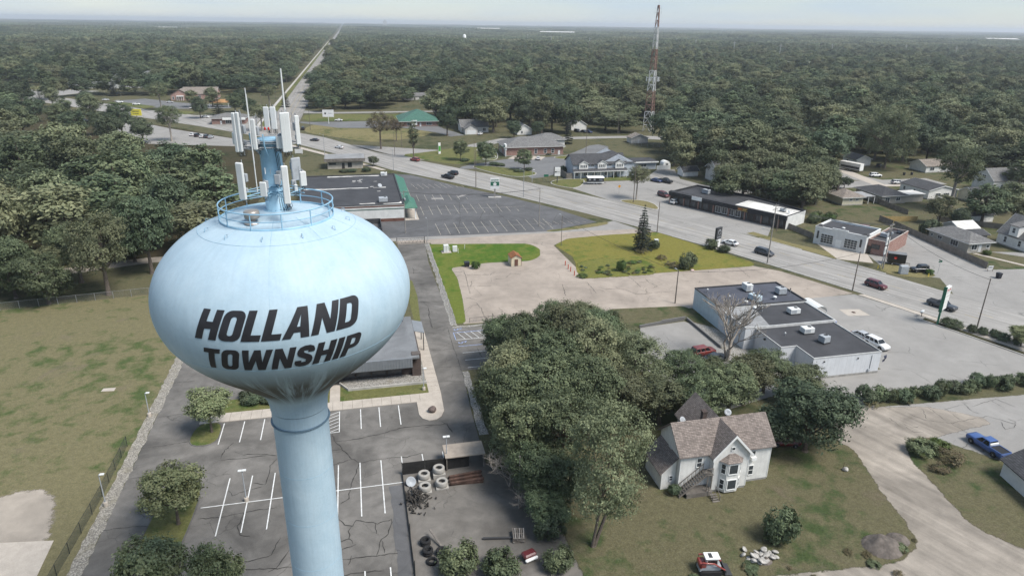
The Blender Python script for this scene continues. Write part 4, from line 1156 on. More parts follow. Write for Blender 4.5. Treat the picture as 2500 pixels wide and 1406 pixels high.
# whip aerials
def whip(p0, p1, dep, r, name='whip_aerial', m='antenna_white'):
 b = at_depth(*p0, dep); z1 = top_of(b, p1)
 MB().tube([(0, 0, 0), (0, 0, (z1 - b.z) * .5), (0, 0, z1 - b.z)], [r, r * .9, r * .7], 7).build(name, MATS[m], tower, (b.x - TX, b.y - TY, b.z))
whip((706, 372), 168, 41.9, 0.06)
whip((629, 470), 215, 42.2, 0.035); whip((622, 400), 230, 42.2, 0.022)
whip((648, 425), 410, 41.9, 0.03); whip((661, 425), 412, 41.9, 0.018, m='galv')
whip((735, 475), 406, 42.4, 0.025, m='galv'); whip((630, 330), 277, 42.8, 0.03, m='galv'); whip((592, 320), 273, 42.8, 0.03, m='galv'); whip((716, 320), 276, 43, 0.03, m='galv')
for px_ in (647, 656):
 b = at_depth(px_, 318, 43.4)
 MB().lathe([(0.05, 0), (0.06, 0.04), (0.06, 0.14), (0.03, 0.18), (0.001, 0.19)], 10).build('beacon_lamp', 'beacon_red', tower, (b.x - TX, b.y - TY, b.z))
mb = MB(); rg = random.Random(5)
for k in range(7):
 a = R(-70 + 9 * k)
 mb.tube([(0.65 * math.cos(a), 0.65 * math.sin(a), 45.9 - 0.05 * k), (0.85 * math.cos(a), 0.85 * math.sin(a), 45.4), (1.05 * math.cos(a), 1.05 * math.sin(a), 44.95 - rg.uniform(0, .2)), (0.9 * math.cos(a + .3), 0.9 * math.sin(a + .3), 44.75), (0.7 * math.cos(a + .4), 0.7 * math.sin(a + .4), 44.9)], 0.016, 4)
for k in range(3):
 a = R(-62 + 9 * k)
 mb.tube([(0.68 * math.cos(a), 0.68 * math.sin(a), 48.6), (0.70 * math.cos(a + .1), 0.70 * math.sin(a + .1), 47.6), (0.64 * math.cos(a + .3), 0.64 * math.sin(a + .3), 46.4)], 0.014, 4)
mb.build('feeder_cables', 'cable_black', mast)
# ================================================================ building kit
def wallvec(t, co):
 sp = t.nodes.new('ShaderNodeSeparateXYZ'); t.links.new(co, sp.inputs[0])
 ad = nnode(t, 'ShaderNodeMath', _operation='ADD'); t.links.new(sp.outputs[0], ad.inputs[0]); t.links.new(sp.outputs[1], ad.inputs[1])
 cb = t.nodes.new('ShaderNodeCombineXYZ'); t.links.new(ad.outputs[0], cb.inputs[0]); t.links.new(sp.outputs[2], cb.inputs[1])
 return cb.outputs[0], sp
def siding_mat(name, col, pitch=0.18, dirt=0.12, vert=False):
 m, t, b = nodes_of(name)
 co = coords(t); wv, sp = wallvec(t, co)
 w = nnode(t, 'ShaderNodeTexWave', _wave_type='BANDS', _bands_direction='X' if vert else 'Y', _wave_profile='SAW', Scale=1 / pitch / 6.2832 * 3.14)
 t.links.new(wv, w.inputs['Vector'])
 c = mixc(t, ramp(t, noise(t, co, 0.9, 5, 0.6), (0.35, 0.0), (0.7, 1.0)), tuple(x * (1 - dirt * 1.6) for x in col), col)
 c = mixc(t, 0.22, c, ramp(t, noise(t, stretch(t, co, 2.5, 2.5, 0.12), 1.4, 4), (0.35, 0.7), (0.65, 1.05)), 'MULTIPLY')
 c = mixc(t, 0.16, c, ramp(t, w.outputs[1], (0.0, 0.45), (0.25, 1.05)), 'MULTIPLY')
 t.links.new(c, b.inputs['Base Color'])
 b.inputs['Roughness'].default_value = 0.6
 bump(t, b, w.outputs[1], 0.4, 0.03)
 MATS[name] = m
def brick_mat(name, a, c2, mortar=(0.42, 0.38, 0.34)):
 m, t, b = nodes_of(name)
 co = coords(t); wv, sp = wallvec(t, co)
 br = nnode(t, 'ShaderNodeTexBrick', Scale=1.0)
 br.inputs['Brick Width'].default_value = 0.42; br.inputs['Row Height'].default_value = 0.14; br.inputs['Mortar Size'].default_value = 0.012
 br.inputs['Color1'].default_value = (*a, 1); br.inputs['Color2'].default_value = (*c2, 1); br.inputs['Mortar'].default_value = (*mortar, 1)
 t.links.new(wv, br.inputs['Vector'])
 c = mixc(t, 0.5, br.outputs[0], ramp(t, noise(t, co, 0.8, 5), (0.3, 0.7), (0.7, 1.1)), 'MULTIPLY')
 t.links.new(c, b.inputs['Base Color']); b.inputs['Roughness'].default_value = 0.9
 bump(t, b, br.outputs[1], -0.3, 0.02)
 MATS[name] = m
def shingle_mat(name, col, var=0.3):
 m, t, b = nodes_of(name)
 co = coords(t); sp = t.nodes.new('ShaderNodeSeparateXYZ'); t.links.new(co, sp.inputs[0])
 ad = nnode(t, 'ShaderNodeMath', _operation='ADD'); t.links.new(sp.outputs[0], ad.inputs[0]); t.links.new(sp.outputs[1], ad.inputs[1])
 cb = t.nodes.new('ShaderNodeCombineXYZ'); t.links.new(ad.outputs[0], cb.inputs[0]); t.links.new(sp.outputs[2], cb.inputs[1])
 br = nnode(t, 'ShaderNodeTexBrick', Scale=1.0)
 br.inputs['Brick Width'].default_value = 0.32; br.inputs['Row Height'].default_value = 0.14; br.inputs['Mortar Size'].default_value = 0.016
 br.inputs['Color1'].default_value = (*[x * (1 + var) for x in col], 1); br.inputs['Color2'].default_value = (*[x * (1 - var) for x in col], 1); br.inputs['Mortar'].default_value = (*[x * 0.45 for x in col], 1)
 t.links.new(cb.outputs[0], br.inputs['Vector'])
 c = mixc(t, 0.45, br.outputs[0], ramp(t, noise(t, co, 0.7, 5, 0.65), (0.3, 0.65), (0.7, 1.15)), 'MULTIPLY')
 t.links.new(c, b.inputs['Base Color']); b.inputs['Roughness'].default_value = 0.95
 bump(t, b, br.outputs[1], -0.4, 0.03)
 MATS[name] = m
def membrane_mat(name, col, seams=True):
 """flat roof sheet: ponding marks, lap seams, chalky patches"""
 m, t, b = nodes_of(name)
 co = coords(t)
 c = mixc(t, ramp(t, noise(t, co, 0.22, 6, 0.6, 0.6), (0.35, 0.0), (0.7, 1.0)), tuple(x * 0.75 for x in col), tuple(x * 1.25 for x in col))
 c = mixc(t, ramp(t, noise(t, stretch(t, co, 0.25, 1.0, 1.0, R(8)), 0.5, 6, 0.7), (0.60, 0.0), (0.74, 0.35)), c, tuple(min(1, x * 2.6) for x in col))
 c = mixc(t, 0.4, c, ramp(t, noise(t, co, 7, 3), (0.3, 0.75), (0.7, 1.15)), 'MULTIPLY')
 if seams:
  w = nnode(t, 'ShaderNodeTexWave', _bands_direction='Y', _wave_profile='SAW', Scale=0.16)
  t.links.new(co, w.inputs['Vector'])
  c = mixc(t, ramp(t, w.outputs[1], (0.0, 0.45), (0.02, 0.0)), c, tuple(x * 0.55 for x in col))
 t.links.new(c, b.inputs['Base Color']); b.inputs['Roughness'].default_value = 0.85
 MATS[name] = m
siding_mat('siding_white', (0.80, 0.785, 0.75)); siding_mat('siding_grey', (0.46, 0.50, 0.55)); siding_mat('siding_tan', (0.40, 0.37, 0.32))
siding_mat('siding_cream', (0.60, 0.55, 0.42)); siding_mat('siding_pale', (0.60, 0.58, 0.55)); siding_mat('panel_white', (0.60, 0.61, 0.625), 1.2, 0.06, True)
siding_mat('panel_blue', (0.46, 0.55, 0.60), 1.2, 0.08, True); siding_mat('rib_metal', (0.20, 0.215, 0.23), 0.45, 0.1, True); siding_mat('green_metal', (0.05, 0.16, 0.11), 0.5, 0.15, True)
siding_mat('weathered_wood', (0.22, 0.195, 0.17), 0.15, 0.3, True); siding_mat('new_wood', (0.48, 0.34, 0.14), 0.15, 0.15, True)
siding_mat('shed_cream', (0.62, 0.55, 0.40), 0.4, 0.1, True)
brick_mat('brick_red', (0.26, 0.12, 0.09), (0.20, 0.09, 0.07)); brick_mat('brick_brown', (0.075, 0.05, 0.042), (0.055, 0.038, 0.032), (0.10, 0.085, 0.075)); brick_mat('brick_pink', (0.36, 0.20, 0.165), (0.30, 0.16, 0.13))
brick_mat('painted_block', (0.64, 0.64, 0.63), (0.62, 0.62, 0.61), (0.55, 0.55, 0.54)); brick_mat('wall_block', (0.17, 0.165, 0.16), (0.12, 0.118, 0.115), (0.05, 0.05, 0.05))
shingle_mat('shingle_brown', (0.205, 0.17, 0.15)); shingle_mat('shingle_dark', (0.062, 0.062, 0.066)); shingle_mat('shingle_grey', (0.17, 0.165, 0.16)); shingle_mat('shingle_tan', (0.23, 0.195, 0.165)); shingle_mat('shingle_red', (0.26, 0.10, 0.035), 0.25)
shingle_mat('shingle_green', (0.06, 0.15, 0.115), 0.1)
membrane_mat('roof_dark', (0.042, 0.042, 0.046)); membrane_mat('roof_grey', (0.16, 0.165, 0.17)); membrane_mat('roof_light', (0.24, 0.24, 0.24)); membrane_mat('roof_white', (0.60, 0.58, 0.54)); membrane_mat('roof_blue', (0.060, 0.064, 0.082))
mat('trim_white', (0.72, 0.72, 0.70), 0.6, 0.06, 1.0); mat('trim_grey', (0.45, 0.45, 0.44), 0.7, 0.1, 1.0); mat('trim_dark', (0.05, 0.05, 0.052), 0.6, 0.12, 1.0)
mat('foundation', (0.30, 0.29, 0.27), 0.9, 0.15, 1.2); mat('door_white', (0.66, 0.66, 0.65), 0.5, 0.05, 1.5); mat('door_brown', (0.14, 0.07, 0.05), 0.6, 0.12, 2.0); mat('door_dark', (0.05, 0.048, 0.046), 0.5, 0.1, 2.0)
mat('stucco_beige', (0.46, 0.42, 0.36), 0.9, 0.1, 0.7); mat('stucco_white', (0.60, 0.60, 0.58), 0.9, 0.07, 0.6); mat('band_brown', (0.13, 0.062, 0.045), 0.8, 0.1, 0.8); mat('band_green', (0.035, 0.10, 0.075), 0.7, 0.1, 0.8)
mat('black_cladding', (0.032, 0.032, 0.036), 0.7, 0.2, 0.8, fine=0.3); mat('awning_orange', (0.36, 0.20, 0.09), 0.8, 0.1, 1.0)
glass()
CLEAR = []
_wm = {}
def window(parent, wall, x, z, w, h, style='sash', frame='trim_white', name='window'):
 """frame with its pane(s) set in a wall; wall = (px, py, degrees); outward is to the right of the wall line"""
 px_, py_, ang = wall
 key = (round(w, 2), round(h, 2), style, frame)
 if key not in _wm:
  t_ = min(0.11, w * 0.14)
  f = MB()
  f.box(-w / 2 - t_, -w / 2, -0.06, 0.06, -t_, h + t_); f.box(w / 2, w / 2 + t_, -0.06, 0.06, -t_, h + t_)
  f.box(-w / 2, w / 2, -0.06, 0.06, h, h + t_); f.box(-w / 2, w / 2, -0.09, 0.06, -t_, 0)
  if style in ('sash', 'grid'): f.box(-w / 2, w / 2, -0.045, 0.03, h * 0.5 - 0.03, h * 0.5 + 0.03)
  if style in ('double', 'grid', 'triple'):
   n = 3 if style == 'triple' else 2
   for k in range(1, n): f.box(-w / 2 + w * k / n - 0.03, -w / 2 + w * k / n + 0.03, -0.047, 0.03, 0, h)
  if style == 'sectional':
   for k in range(1, 4): f.box(-w / 2, w / 2, -0.05, 0.03, h * k / 4 - 0.035, h * k / 4 + 0.035)
   for k in range(1, 4): f.box(-w / 2 + w * k / 4 - 0.03, -w / 2 + w * k / 4 + 0.03, -0.045, 0.028, 0.0, h)
  p = MB().box(-w / 2, w / 2, -0.02, 0.02, 0, h)
  _wm[key] = (f.mesh('window', MATS[frame]), p.mesh('pane', 'window_glass'))
 f, p = _wm[key]
 a = R(ang)
 o = link(name, f, parent, (px_ + math.cos(a) * x + math.sin(a) * 0.03, py_ + math.sin(a) * x - math.cos(a) * 0.03, z), a)
 link('pane', p, o)
 return o
def door(parent, wall, x, w=0.95, h=2.05, m='door_white', z=0.12, name='door', panels=3):
 px_, py_, ang = wall; a = R(ang); mb = MB()
 mb.box(-w / 2, w / 2, -0.05, 0.03, 0, h)
 for k in range(panels):
  mb.box(-w * 0.36, w * 0.36, -0.075, -0.05, h * (0.07 + k * 0.9 / panels), h * (0.07 + (k + 0.8) * 0.9 / panels))
 o = mb.build(name, MATS[m], parent, (px_ + math.cos(a) * x + math.sin(a) * 0.02, py_ + math.sin(a) * x - math.cos(a) * 0.02, z), a)
 MB().box(w * 0.36, w * 0.42, -0.12, -0.05, h * 0.46, h * 0.50).build('handle', 'galv', o)
 return o
def gable_walls(mb, x0, x1, y0, y1, z0, hw, rise, axis, mi=0):
 v = [(x0, y0, z0), (x1, y0, z0), (x1, y1, z0), (x0, y1, z0), (x0, y0, hw), (x1, y0, hw), (x1, y1, hw), (x0, y1, hw)]
 if axis == 'x':
  ym = (y0 + y1) / 2; v += [(x0, ym, hw + rise), (x1, ym, hw + rise)]
  f = [(0, 1, 5, 4), (2, 3, 7, 6), (1, 2, 6, 9, 5), (3, 0, 4, 8, 7)]
 else:
  xm = (x0 + x1) / 2; v += [(xm, y0, hw + rise), (xm, y1, hw + rise)]
  f = [(0, 1, 5, 8, 4), (2, 3, 7, 9, 6), (1, 2, 6, 5), (3, 0, 4, 7)]
 mb.add(v, f, mi)
def gable_roof(mb, x0, x1, y0, y1, hw, rise, axis, oh=0.35, th=0.14, mi=0):
 if axis == 'x':
  ym, half = (y0 + y1) / 2, (y1 - y0) / 2; k = rise / half
  for s in (-1, 1):
   e = (ym + s * (half + oh), hw - oh * k)
   pts = [(x0 - oh, ym, hw + rise), (x1 + oh, ym, hw + rise), (x1 + oh, e[0], e[1]), (x0 - oh, e[0], e[1])]
   slab(mb, pts, th, mi)
 else:
  xm, half = (x0 + x1) / 2, (x1 - x0) / 2; k = rise / half
  for s in (-1, 1):
   e = (xm + s * (half + oh), hw - oh * k)
   slab(mb, [(xm, y0 - oh, hw + rise), (xm, y1 + oh, hw + rise), (e[0], y1 + oh, e[1]), (e[0], y0 - oh, e[1])], th, mi)
def slab(mb, pts, th, mi=0):
 n = len(pts); b = [tuple(p) for p in pts]; t_ = [(p[0], p[1], p[2] + th) for p in pts]
 mb.add(b + t_, [tuple(range(n)), tuple(range(2 * n - 1, n - 1, -1))] + [(i, n + i, n + (i + 1) % n, (i + 1) % n) for i in range(n)], mi)
def hip_roof(mb, x0, x1, y0, y1, hw, rise, oh=0.45, th=0.14, mi=0):
 X0, X1, Y0, Y1 = x0 - oh, x1 + oh, y0 - oh, y1 + oh
 w, d = X1 - X0, Y1 - Y0
 if w >= d: a, b = (X0 + d / 2, (Y0 + Y1) / 2), (X1 - d / 2, (Y0 + Y1) / 2)
 else: a, b = ((X0 + X1) / 2, Y0 + w / 2), ((X0 + X1) / 2, Y1 - w / 2)
 z0, z1 = hw, hw + rise
 v = [(X0, Y0, z0), (X1, Y0, z0), (X1, Y1, z0), (X0, Y1, z0), (*a, z1), (*b, z1)]
 e = [(p[0], p[1], p[2] - th) for p in v[:4]]
 if w >= d: f = [(0, 1, 5, 4), (1, 2, 5), (2, 3, 4, 5), (3, 0, 4)]
 else: f = [(0, 1, 4), (1, 2, 5, 4), (2, 3, 5), (3, 0, 4, 5)]
 mb.add(v + e, f + [(6, 7, 1, 0), (7, 8, 2, 1), (8, 9, 3, 2), (9, 6, 0, 3), (9, 8, 7, 6)], mi)
def house(name, label, x0, x1, y0, y1, hw, rise, axis, wall_m, roof_m, wins=(), doors=(), cat='house', hip=False, oh=0.4, chimney=None, loc=(0, 0, 0), rz=0.0, trim='trim_white', found=True, group=None):
 """a dwelling: walls, roof (> fascia), windows, doors; footprint in metres"""
 ox, oy = ((x0 + x1) / 2, (y0 + y1) / 2) if loc == (0, 0, 0) else (0, 0)
 if loc == (0, 0, 0): loc = (ox, oy, 0); x0, x1, y0, y1 = x0 - ox, x1 - ox, y0 - oy, y1 - oy
 t = thing(name, label, cat, loc, rz, group)
 CLEAR.append((loc[0], loc[1], max(x1 - x0, y1 - y0) * .62))
 mb = MB()
 if hip: mb.box(x0, x1, y0, y1, 0.0, hw)
 else: gable_walls(mb, x0, x1, y0, y1, 0.0, hw, rise, axis)
 mb.build('wall', MATS[wall_m], t)
 mb = MB()
 if hip: hip_roof(mb, x0, x1, y0, y1, hw + 0.02, rise, oh)
 else: gable_roof(mb, x0, x1, y0, y1, hw + 0.02, rise, axis, oh)
 rf = mb.build('roof', MATS[roof_m], t)
 fz = hw - (0.16 if hip else oh * rise / ((y1 - y0 if axis == 'x' else x1 - x0) / 2) * 1.0)
 mb = MB()
 if hip:
  o_ = oh + 0.012
  mb.box(x0 - o_ - .03, x1 + o_ + .03, y0 - o_ - .03, y0 - o_, fz, fz + .15); mb.box(x0 - o_ - .03, x1 + o_ + .03, y1 + o_, y1 + o_ + .03, fz, fz + .15)
  mb.box(x0 - o_ - .03, x0 - o_, y0 - o_, y1 + o_, fz, fz + .15); mb.box(x1 + o_, x1 + o_ + .03, y0 - o_, y1 + o_, fz, fz + .15)
 elif axis == 'x':
  for x in (x0 - oh - .035, x1 + oh + .005):
   ym, half = (y0 + y1) / 2, (y1 - y0) / 2
   for s in (-1, 1):
    mb.loft([[(x, ym, hw + rise - .08), (x + .03, ym, hw + rise - .08), (x + .03, ym, hw + rise + .17), (x, ym, hw + rise + .17)], [(x, ym + s * (half + oh), fz - .08), (x + .03, ym + s * (half + oh), fz - .08), (x + .03, ym + s * (half + oh), fz + .17), (x, ym + s * (half + oh), fz + .17)]], 0, True, True)
 else:
  for y in (y0 - oh - .035, y1 + oh + .005):
   xm, half = (x0 + x1) / 2, (x1 - x0) / 2
   for s in (-1, 1):
    mb.loft([[(xm, y, hw + rise - .08), (xm, y + .03, hw + rise - .08), (xm, y + .03, hw + rise + .17), (xm, y, hw + rise + .17)], [(xm + s * (half + oh), y, fz - .08), (xm + s * (half + oh), y + .03, fz - .08), (xm + s * (half + oh), y + .03, fz + .17), (xm + s * (half + oh), y, fz + .17)]], 0, True, True)
 stuff(mb.build('fascia', MATS[trim], rf))
 if found: MB().box(x0 - .03, x1 + .03, y0 - .03, y1 + .03, -0.1, 0.32).build('foundation', 'foundation', t)
 W = {'S': (x0, y0, 0), 'E': (x1, y0, 90), 'N': (x1, y1, 180), 'W': (x0, y1, 270)}
 for side, x, z, w, h, st in wins: window(t, W[side], x, z, w, h, st)
 for side, x, m in doors: door(t, W[side], x, m=m)
 if chimney:
  cx_, cy_, zt = chimney; cx_ -= ox; cy_ -= oy
  MB().box(cx_ - .3, cx_ + .3, cy_ - .3, cy_ + .3, hw, zt).box(cx_ - .36, cx_ + .36, cy_ - .36, cy_ + .36, zt - .16, zt - .05).build('chimney', 'brick_brown', rf)
 return t
def flat_block(parent, poly, h, wall_m, roof_m, para=0.25, cope='trim_grey', ct=0.3, wname='wall', lower=None):
 """flat-roofed block: wall, sunken roof sheet and coping"""
 n = len(poly)
 a = sum(poly[i][0] * poly[(i + 1) % n][1] - poly[(i + 1) % n][0] * poly[i][1] for i in range(n))
 if a < 0: poly = poly[::-1]
 b = [(p[0], p[1], 0.0) for p in poly]; t_ = [(p[0], p[1], h) for p in poly]
 MB().add(b + t_, [(i, (i + 1) % n, n + (i + 1) % n, n + i) for i in range(n)]).build(wname, MATS[wall_m], parent)
 rf = MB().sheet(poly, h - para).build('roof', MATS[roof_m], parent)
 mb = MB()
 inn = []
 for i, p in enumerate(poly):
  p0, p1 = Vector(poly[i - 1][:2]), Vector(poly[(i + 1) % n][:2]); p = Vector(p[:2])
  d0, d1 = (p - p0).normalized(), (p1 - p).normalized()
  n0, n1 = Vector((-d0.y, d0.x)), Vector((-d1.y, d1.x))
  m_ = (n0 + n1); m_ = m_ / max(0.3, m_.dot(n0))
  inn.append((p + m_ * ct, p - m_ * 0.04))
 ring_i = [(q[0].x, q[0].y) for q in inn]; ring_o = [(q[1].x, q[1].y) for q in inn]
 r1 = [(x, y, h - para) for x, y in ring_i]; r2 = [(x, y, h + .06) for x, y in ring_i]; r3 = [(x, y, h + .06) for x, y in ring_o]; r4 = [(x, y, h - .16) for x, y in ring_o]
 mb.loft([r4, r3, r2, r1], 0)
 mb.build('coping', MATS[cope], rf)
 return rf
# ================================================================ buildings
# ---- township office behind the tank
t = thing('office_building', 'low brown brick office with grey ribbed metal fascia beside the car park', 'building', (0, 112, 0))
MB().box(-14, 7.2, -8.0, 7.2, 0, 3.0).build('wall', 'brick_brown', t)
MB().box(7.0, 8.5, -8.8, -7.6, 0, 4.35).build('brick_pier', 'brick_brown', t)
MB().box(7.25, 8.4, -7.6, 6, 0, 3.9).build('end_wall', 'brick_brown', t)
rf = MB().box(-15, 8.2, -9.6, 7.6, 3.9, 4.2).build('roof', 'roof_grey', t)
mb = MB()
mb.box(-15.1, 7.0, -9.9, -9.62, 2.55, 4.26)
x = -14.9
while x < 6.9:
 mb.box(x, x + 0.06, -9.97, -9.9, 2.55, 4.26); x += 0.46
stuff(mb.build('ribbed_fascia', 'rib_metal', t))
MB().box(-15, 7.0, -9.9, -8.0, 2.45, 2.55).build('soffit', 'trim_dark', t)
for k in range(7):
 window(t, (-13.5, -8.0, 0), 2 + k * 2.6, 0.7, 2.2, 1.6, 'double', 'trim_dark')
mb = MB(); slab(mb, [(8.25, 1.0, 4.05), (10.1, 1.0, 3.55), (10.1, 6.0, 3.55), (8.25, 6.0, 4.05)], 0.1)
for k in range(12): mb.box(8.3, 10.1, 1.02 + k * .44, 1.07 + k * .44, 3.9, 4.0) if False else None
mb.build('side_canopy', 'rib_metal', t)
for y in (1.2, 5.8): MB().box(9.85, 10.0, y - .07, y + .07, 0, 3.55).build('canopy_post', 'trim_dark', t)
MB().box(-1.2, 0.6, 1.0, 2.8, 4.2, 4.5).build('roof_hatch', 'trim_dark', rf)
MB().box(4.6, 6.6, 5.4, 6.9, 4.2, 4.34).build('roof_hatch', 'trim_dark', rf)
# ---- white farmhouse with the outside stair
t = thing('farmhouse', 'white two-storey farmhouse with crossing brown gable roofs and an outside stair', 'house', (44, 68, 0))
mb = MB(); gable_walls(mb, -6.4, 6.4, -2.0, 4.0, 0.35, 5.6, 2.75, 'x'); mb.build('wall', 'siding_white', t)
mb = MB(); gable_walls(mb, -2.3, 2.6, -3.0, 7.4, 0.35, 5.45, 2.75, 'y'); mb.build('wall', 'siding_white', t)
MB().box(-6.35, 6.35, -1.95, 3.95, -.1, 0.36).build('foundation', 'foundation', t)
MB().box(-2.25, 2.55, -2.95, 7.35, -.1, 0.35).build('foundation', 'foundation', t)
mb = MB(); gable_roof(mb, -6.4, 6.4, -2.0, 4.0, 5.62, 2.75, 'x', 0.4, 0.15); rf = mb.build('roof', 'shingle_brown', t)
mb = MB(); gable_roof(mb, -2.3, 2.6, -3.0, 7.4, 5.50, 2.80, 'y', 0.4, 0.15); rf2 = mb.build('roof', 'shingle_brown', t)
for s in (-1, 1):     # barge boards of the front gable
 mb = MB(); x = 0.15 + s * 2.85
 mb.loft([[(0.15, -3.46, 8.1), (0.15, -3.41, 8.1), (0.15, -3.41, 8.5), (0.15, -3.46, 8.5)], [(x, -3.46, 4.94), (x, -3.41, 4.94), (x, -3.41, 5.34), (x, -3.46, 5.34)]], 0, True, True)
 mb.build('barge_board', 'trim_white', rf2)
for x in (-6.42, 6.36): MB().box(x, x + .07, -2.04, -1.96, .35, 5.5).build('corner_board', 'trim_white', t)
for x in (-2.33, 2.56): MB().box(x, x + .07, -3.04, -2.96, .35, 5.3).build('corner_board', 'trim_white', t)
MB().box(-1.95, -1.35, 1.6, 2.2, 7.0, 9.1).box(-2.0, -1.3, 1.55, 2.25, 8.95, 9.15).build('chimney', 'brick_brown', rf)
# lean-to on the left
mb = MB(); mb.box(-8.4, -6.45, -1.2, 3.6, 0.0, 2.6); mb.build('lean_to', 'siding_white', t)
mb = MB(); slab(mb, [(-6.42, -1.5, 4.7), (-8.75, -1.5, 2.45), (-8.75, 3.9, 2.45), (-6.42, 3.9, 4.7)], 0.12); mb.build('lean_to_roof', 'shingle_brown', t)
mb = MB(); mb.add([(-6.46, -1.2, 2.6), (-6.46, -1.2, 4.6), (-8.4, -1.2, 2.6)], [(0, 1, 2)]); mb.build('lean_to_gable', 'siding_white', t)
# two-storey bay with its own roof
mb = MB(); bay = [(-1.35, -3.02), (-0.75, -3.75), (0.95, -3.75), (1.55, -3.02)]
mb.prism(bay, 0.3, 4.75); bo = mb.build('bay', 'siding_white', t)
mb = MB(); top = (0.1, -3.02, 5.65)
ev = [(-1.6, -3.02, 4.72), (-0.88, -3.98, 4.72), (1.08, -3.98, 4.72), (1.8, -3.02, 4.72)]
mb.add(ev + [(-0.3, -3.03, 5.6), (0.5, -3.03, 5.6)], [(0, 1, 4), (1, 2, 5, 4), (2, 3, 5), (3, 2, 1, 0)]); mb.build('bay_roof', 'shingle_brown', bo)
for z in (0.75, 3.05):
 window(t, (-0.75, -3.75, 0), 0.85, z, 1.15, 1.35, 'plain')
 window(t, (-1.35, -3.02, -50.6), 0.47, z, 0.5, 1.35, 'sash'); window(t, (0.95, -3.75, 50.6), 0.47, z, 0.5, 1.35, 'sash')
WS = (-6.4, -2.0, 0)
window(t, WS, 2.6, 3.5, 0.62, 1.25); window(t, WS, 10.2, 3.6, 0.6, 1.2); window(t, WS, 10.2, 1.2, 0.62, 1.35)
window(t, (-2.3, -3.0, 0), 2.45, 6.1, 0.42, 0.42, 'plain'); window(t, (-8.4, -1.2, 0), 1.3, 1.3, 0.4, 0.7)
MB().box(-.35, .35, -.5, -.02, 0, .42).build('air_conditioner', 'trim_white', t, (3.8, -2.0, 3.62))
for x in (-6.4, 6.4): window(t, (x, 4.0 if x < 0 else -2.0, 270 if x < 0 else 90), 3.0, 3.4, 0.7, 1.3)
door(t, WS, 3.75, 0.9, 2.0, 'door_white', 3.05); door(t, WS, 3.7, 0.9, 2.0, 'door_white', 0.6)
for x, ln in ((4.9, (3.9, 2.2)),): MB().tube([(2.62, -2.1, 5.1), (2.62, -2.1, 1.0)], .05, 6).build('downpipe', 'trim_white', t)
# deck and stairs
dk = MB().box(-5.9, -2.35, -3.6, -2.02, 0.45, 0.6)
for k in range(17): dk.box(-5.9 + k * .21, -5.72 + k * .21, -3.62, -2.03, 0.6, 0.63)
dk.box(-5.9, -2.35, -3.64, -3.58, 0, 0.5)
stuff(dk.build('deck', 'weathered_wood', t))
st = thing('outside_stair', 'grey weathered timber stair climbing the farmhouse front to the upper door', 'stairs', (44, 68, 0))
for k in range(13):
 u = k / 12
 MB().box(-.5, .5, -.5, .5, -.5, .5).build('tread', 'weathered_wood', st).matrix_local = Matrix.Translation((-6.6 + 3.3 * u, -2.75, 0.3 + 2.7 * u)) @ Matrix.Diagonal((0.3, 1.1, 0.05, 1))
for y in (-3.32, -2.2):
 sb = MB(); sb.loft([[(-6.8, y - .03, 0), (-6.8, y + .03, 0), (-6.8, y + .03, .28), (-6.8, y - .03, .28)], [(-3.2, y - .03, 2.9), (-3.2, y + .03, 2.9), (-3.2, y + .03, 3.15), (-3.2, y - .03, 3.15)]], 0, True, True)
 sb.build('stringer', 'weathered_wood', st)
 hr = MB(); hr.loft([[(-6.8, y - .03, .95), (-6.8, y + .03, .95), (-6.8, y + .03, 1.05), (-6.8, y - .03, 1.05)], [(-3.2, y - .03, 3.95), (-3.2, y + .03, 3.95), (-3.2, y + .03, 4.05), (-3.2, y - .03, 4.05)]], 0, True, True)
 hr.build('handrail', 'weathered_wood', st)
 for k in range(8):
  u = k / 7
  MB().box(-.025, .025, -.025, .025, 0, .85).build('baluster', 'weathered_wood', st, (-6.7 + 3.45 * u, y, 0.22 + 2.86 * u))
MB().box(-3.2, -2.36, -3.4, -2.05, 2.95, 3.05).build('landing', 'weathered_wood', st)
MB().box(-3.2, -2.4, -3.4, -3.34, 3.9, 4.0).build('handrail', 'weathered_wood', st)
for k in range(5): MB().box(-.025, .025, -.025, .025, 0, .9).build('baluster', 'weathered_wood', st, (-3.1 + k * .16, -3.37, 3.05))
for x in (-3.1, -2.5): MB().box(x - .05, x + .05, -3.4, -3.3, 0, 2.95).build('post', 'weathered_wood', st)
ps = thing('porch_steps', 'short grey timber steps with rails down from the farmhouse deck', 'stairs', (44, 68, 0))
for k in range(4): MB().box(-2.9, -2.0, -3.9 - .28 * k - .25, -3.9 - .28 * k, .46 - .14 * k, .52 - .14 * k).build('tread', 'weathered_wood', ps)
for x in (-2.95, -1.95):
 MB().tube([(x, -3.66, 1.45), (x, -4.85, .85)], .04, 5).build('handrail', 'weathered_wood', ps)
 for y, z in ((-3.66, 1.45), (-4.85, .85)): MB().box(x - .04, x + .04, y - .04, y + .04, 0, z).build('post', 'weathered_wood', ps)
def dish(label, p, r=0.45, rz=0.0, stand=0.5):
 t = thing('satellite_dish', label, 'dish', p, rz)
 mb = MB(); mb.lathe([(0.001, 0), (r * .5, .03), (r, .12), (r, .14), (r * .5, .05), (0.001, .02)], 20)
 d = mb.build('reflector', 'antenna_grey', t, (0, 0, stand)); d.rotation_euler = (R(50), 0, 0)
 MB().tube([(0, 0, 0), (0, 0, stand), (0, -.05, stand)], .03, 5).build('mast', 'galv', t)
 MB().tube([(0, -.05, stand - .02), (0, -.5, stand + .25)], .015, 4).build('feed_arm', 'galv', t)
dish('grey satellite dish on the left eave of the farmhouse roof', (40.6, 72.2, 6.0), .48, 0.4)
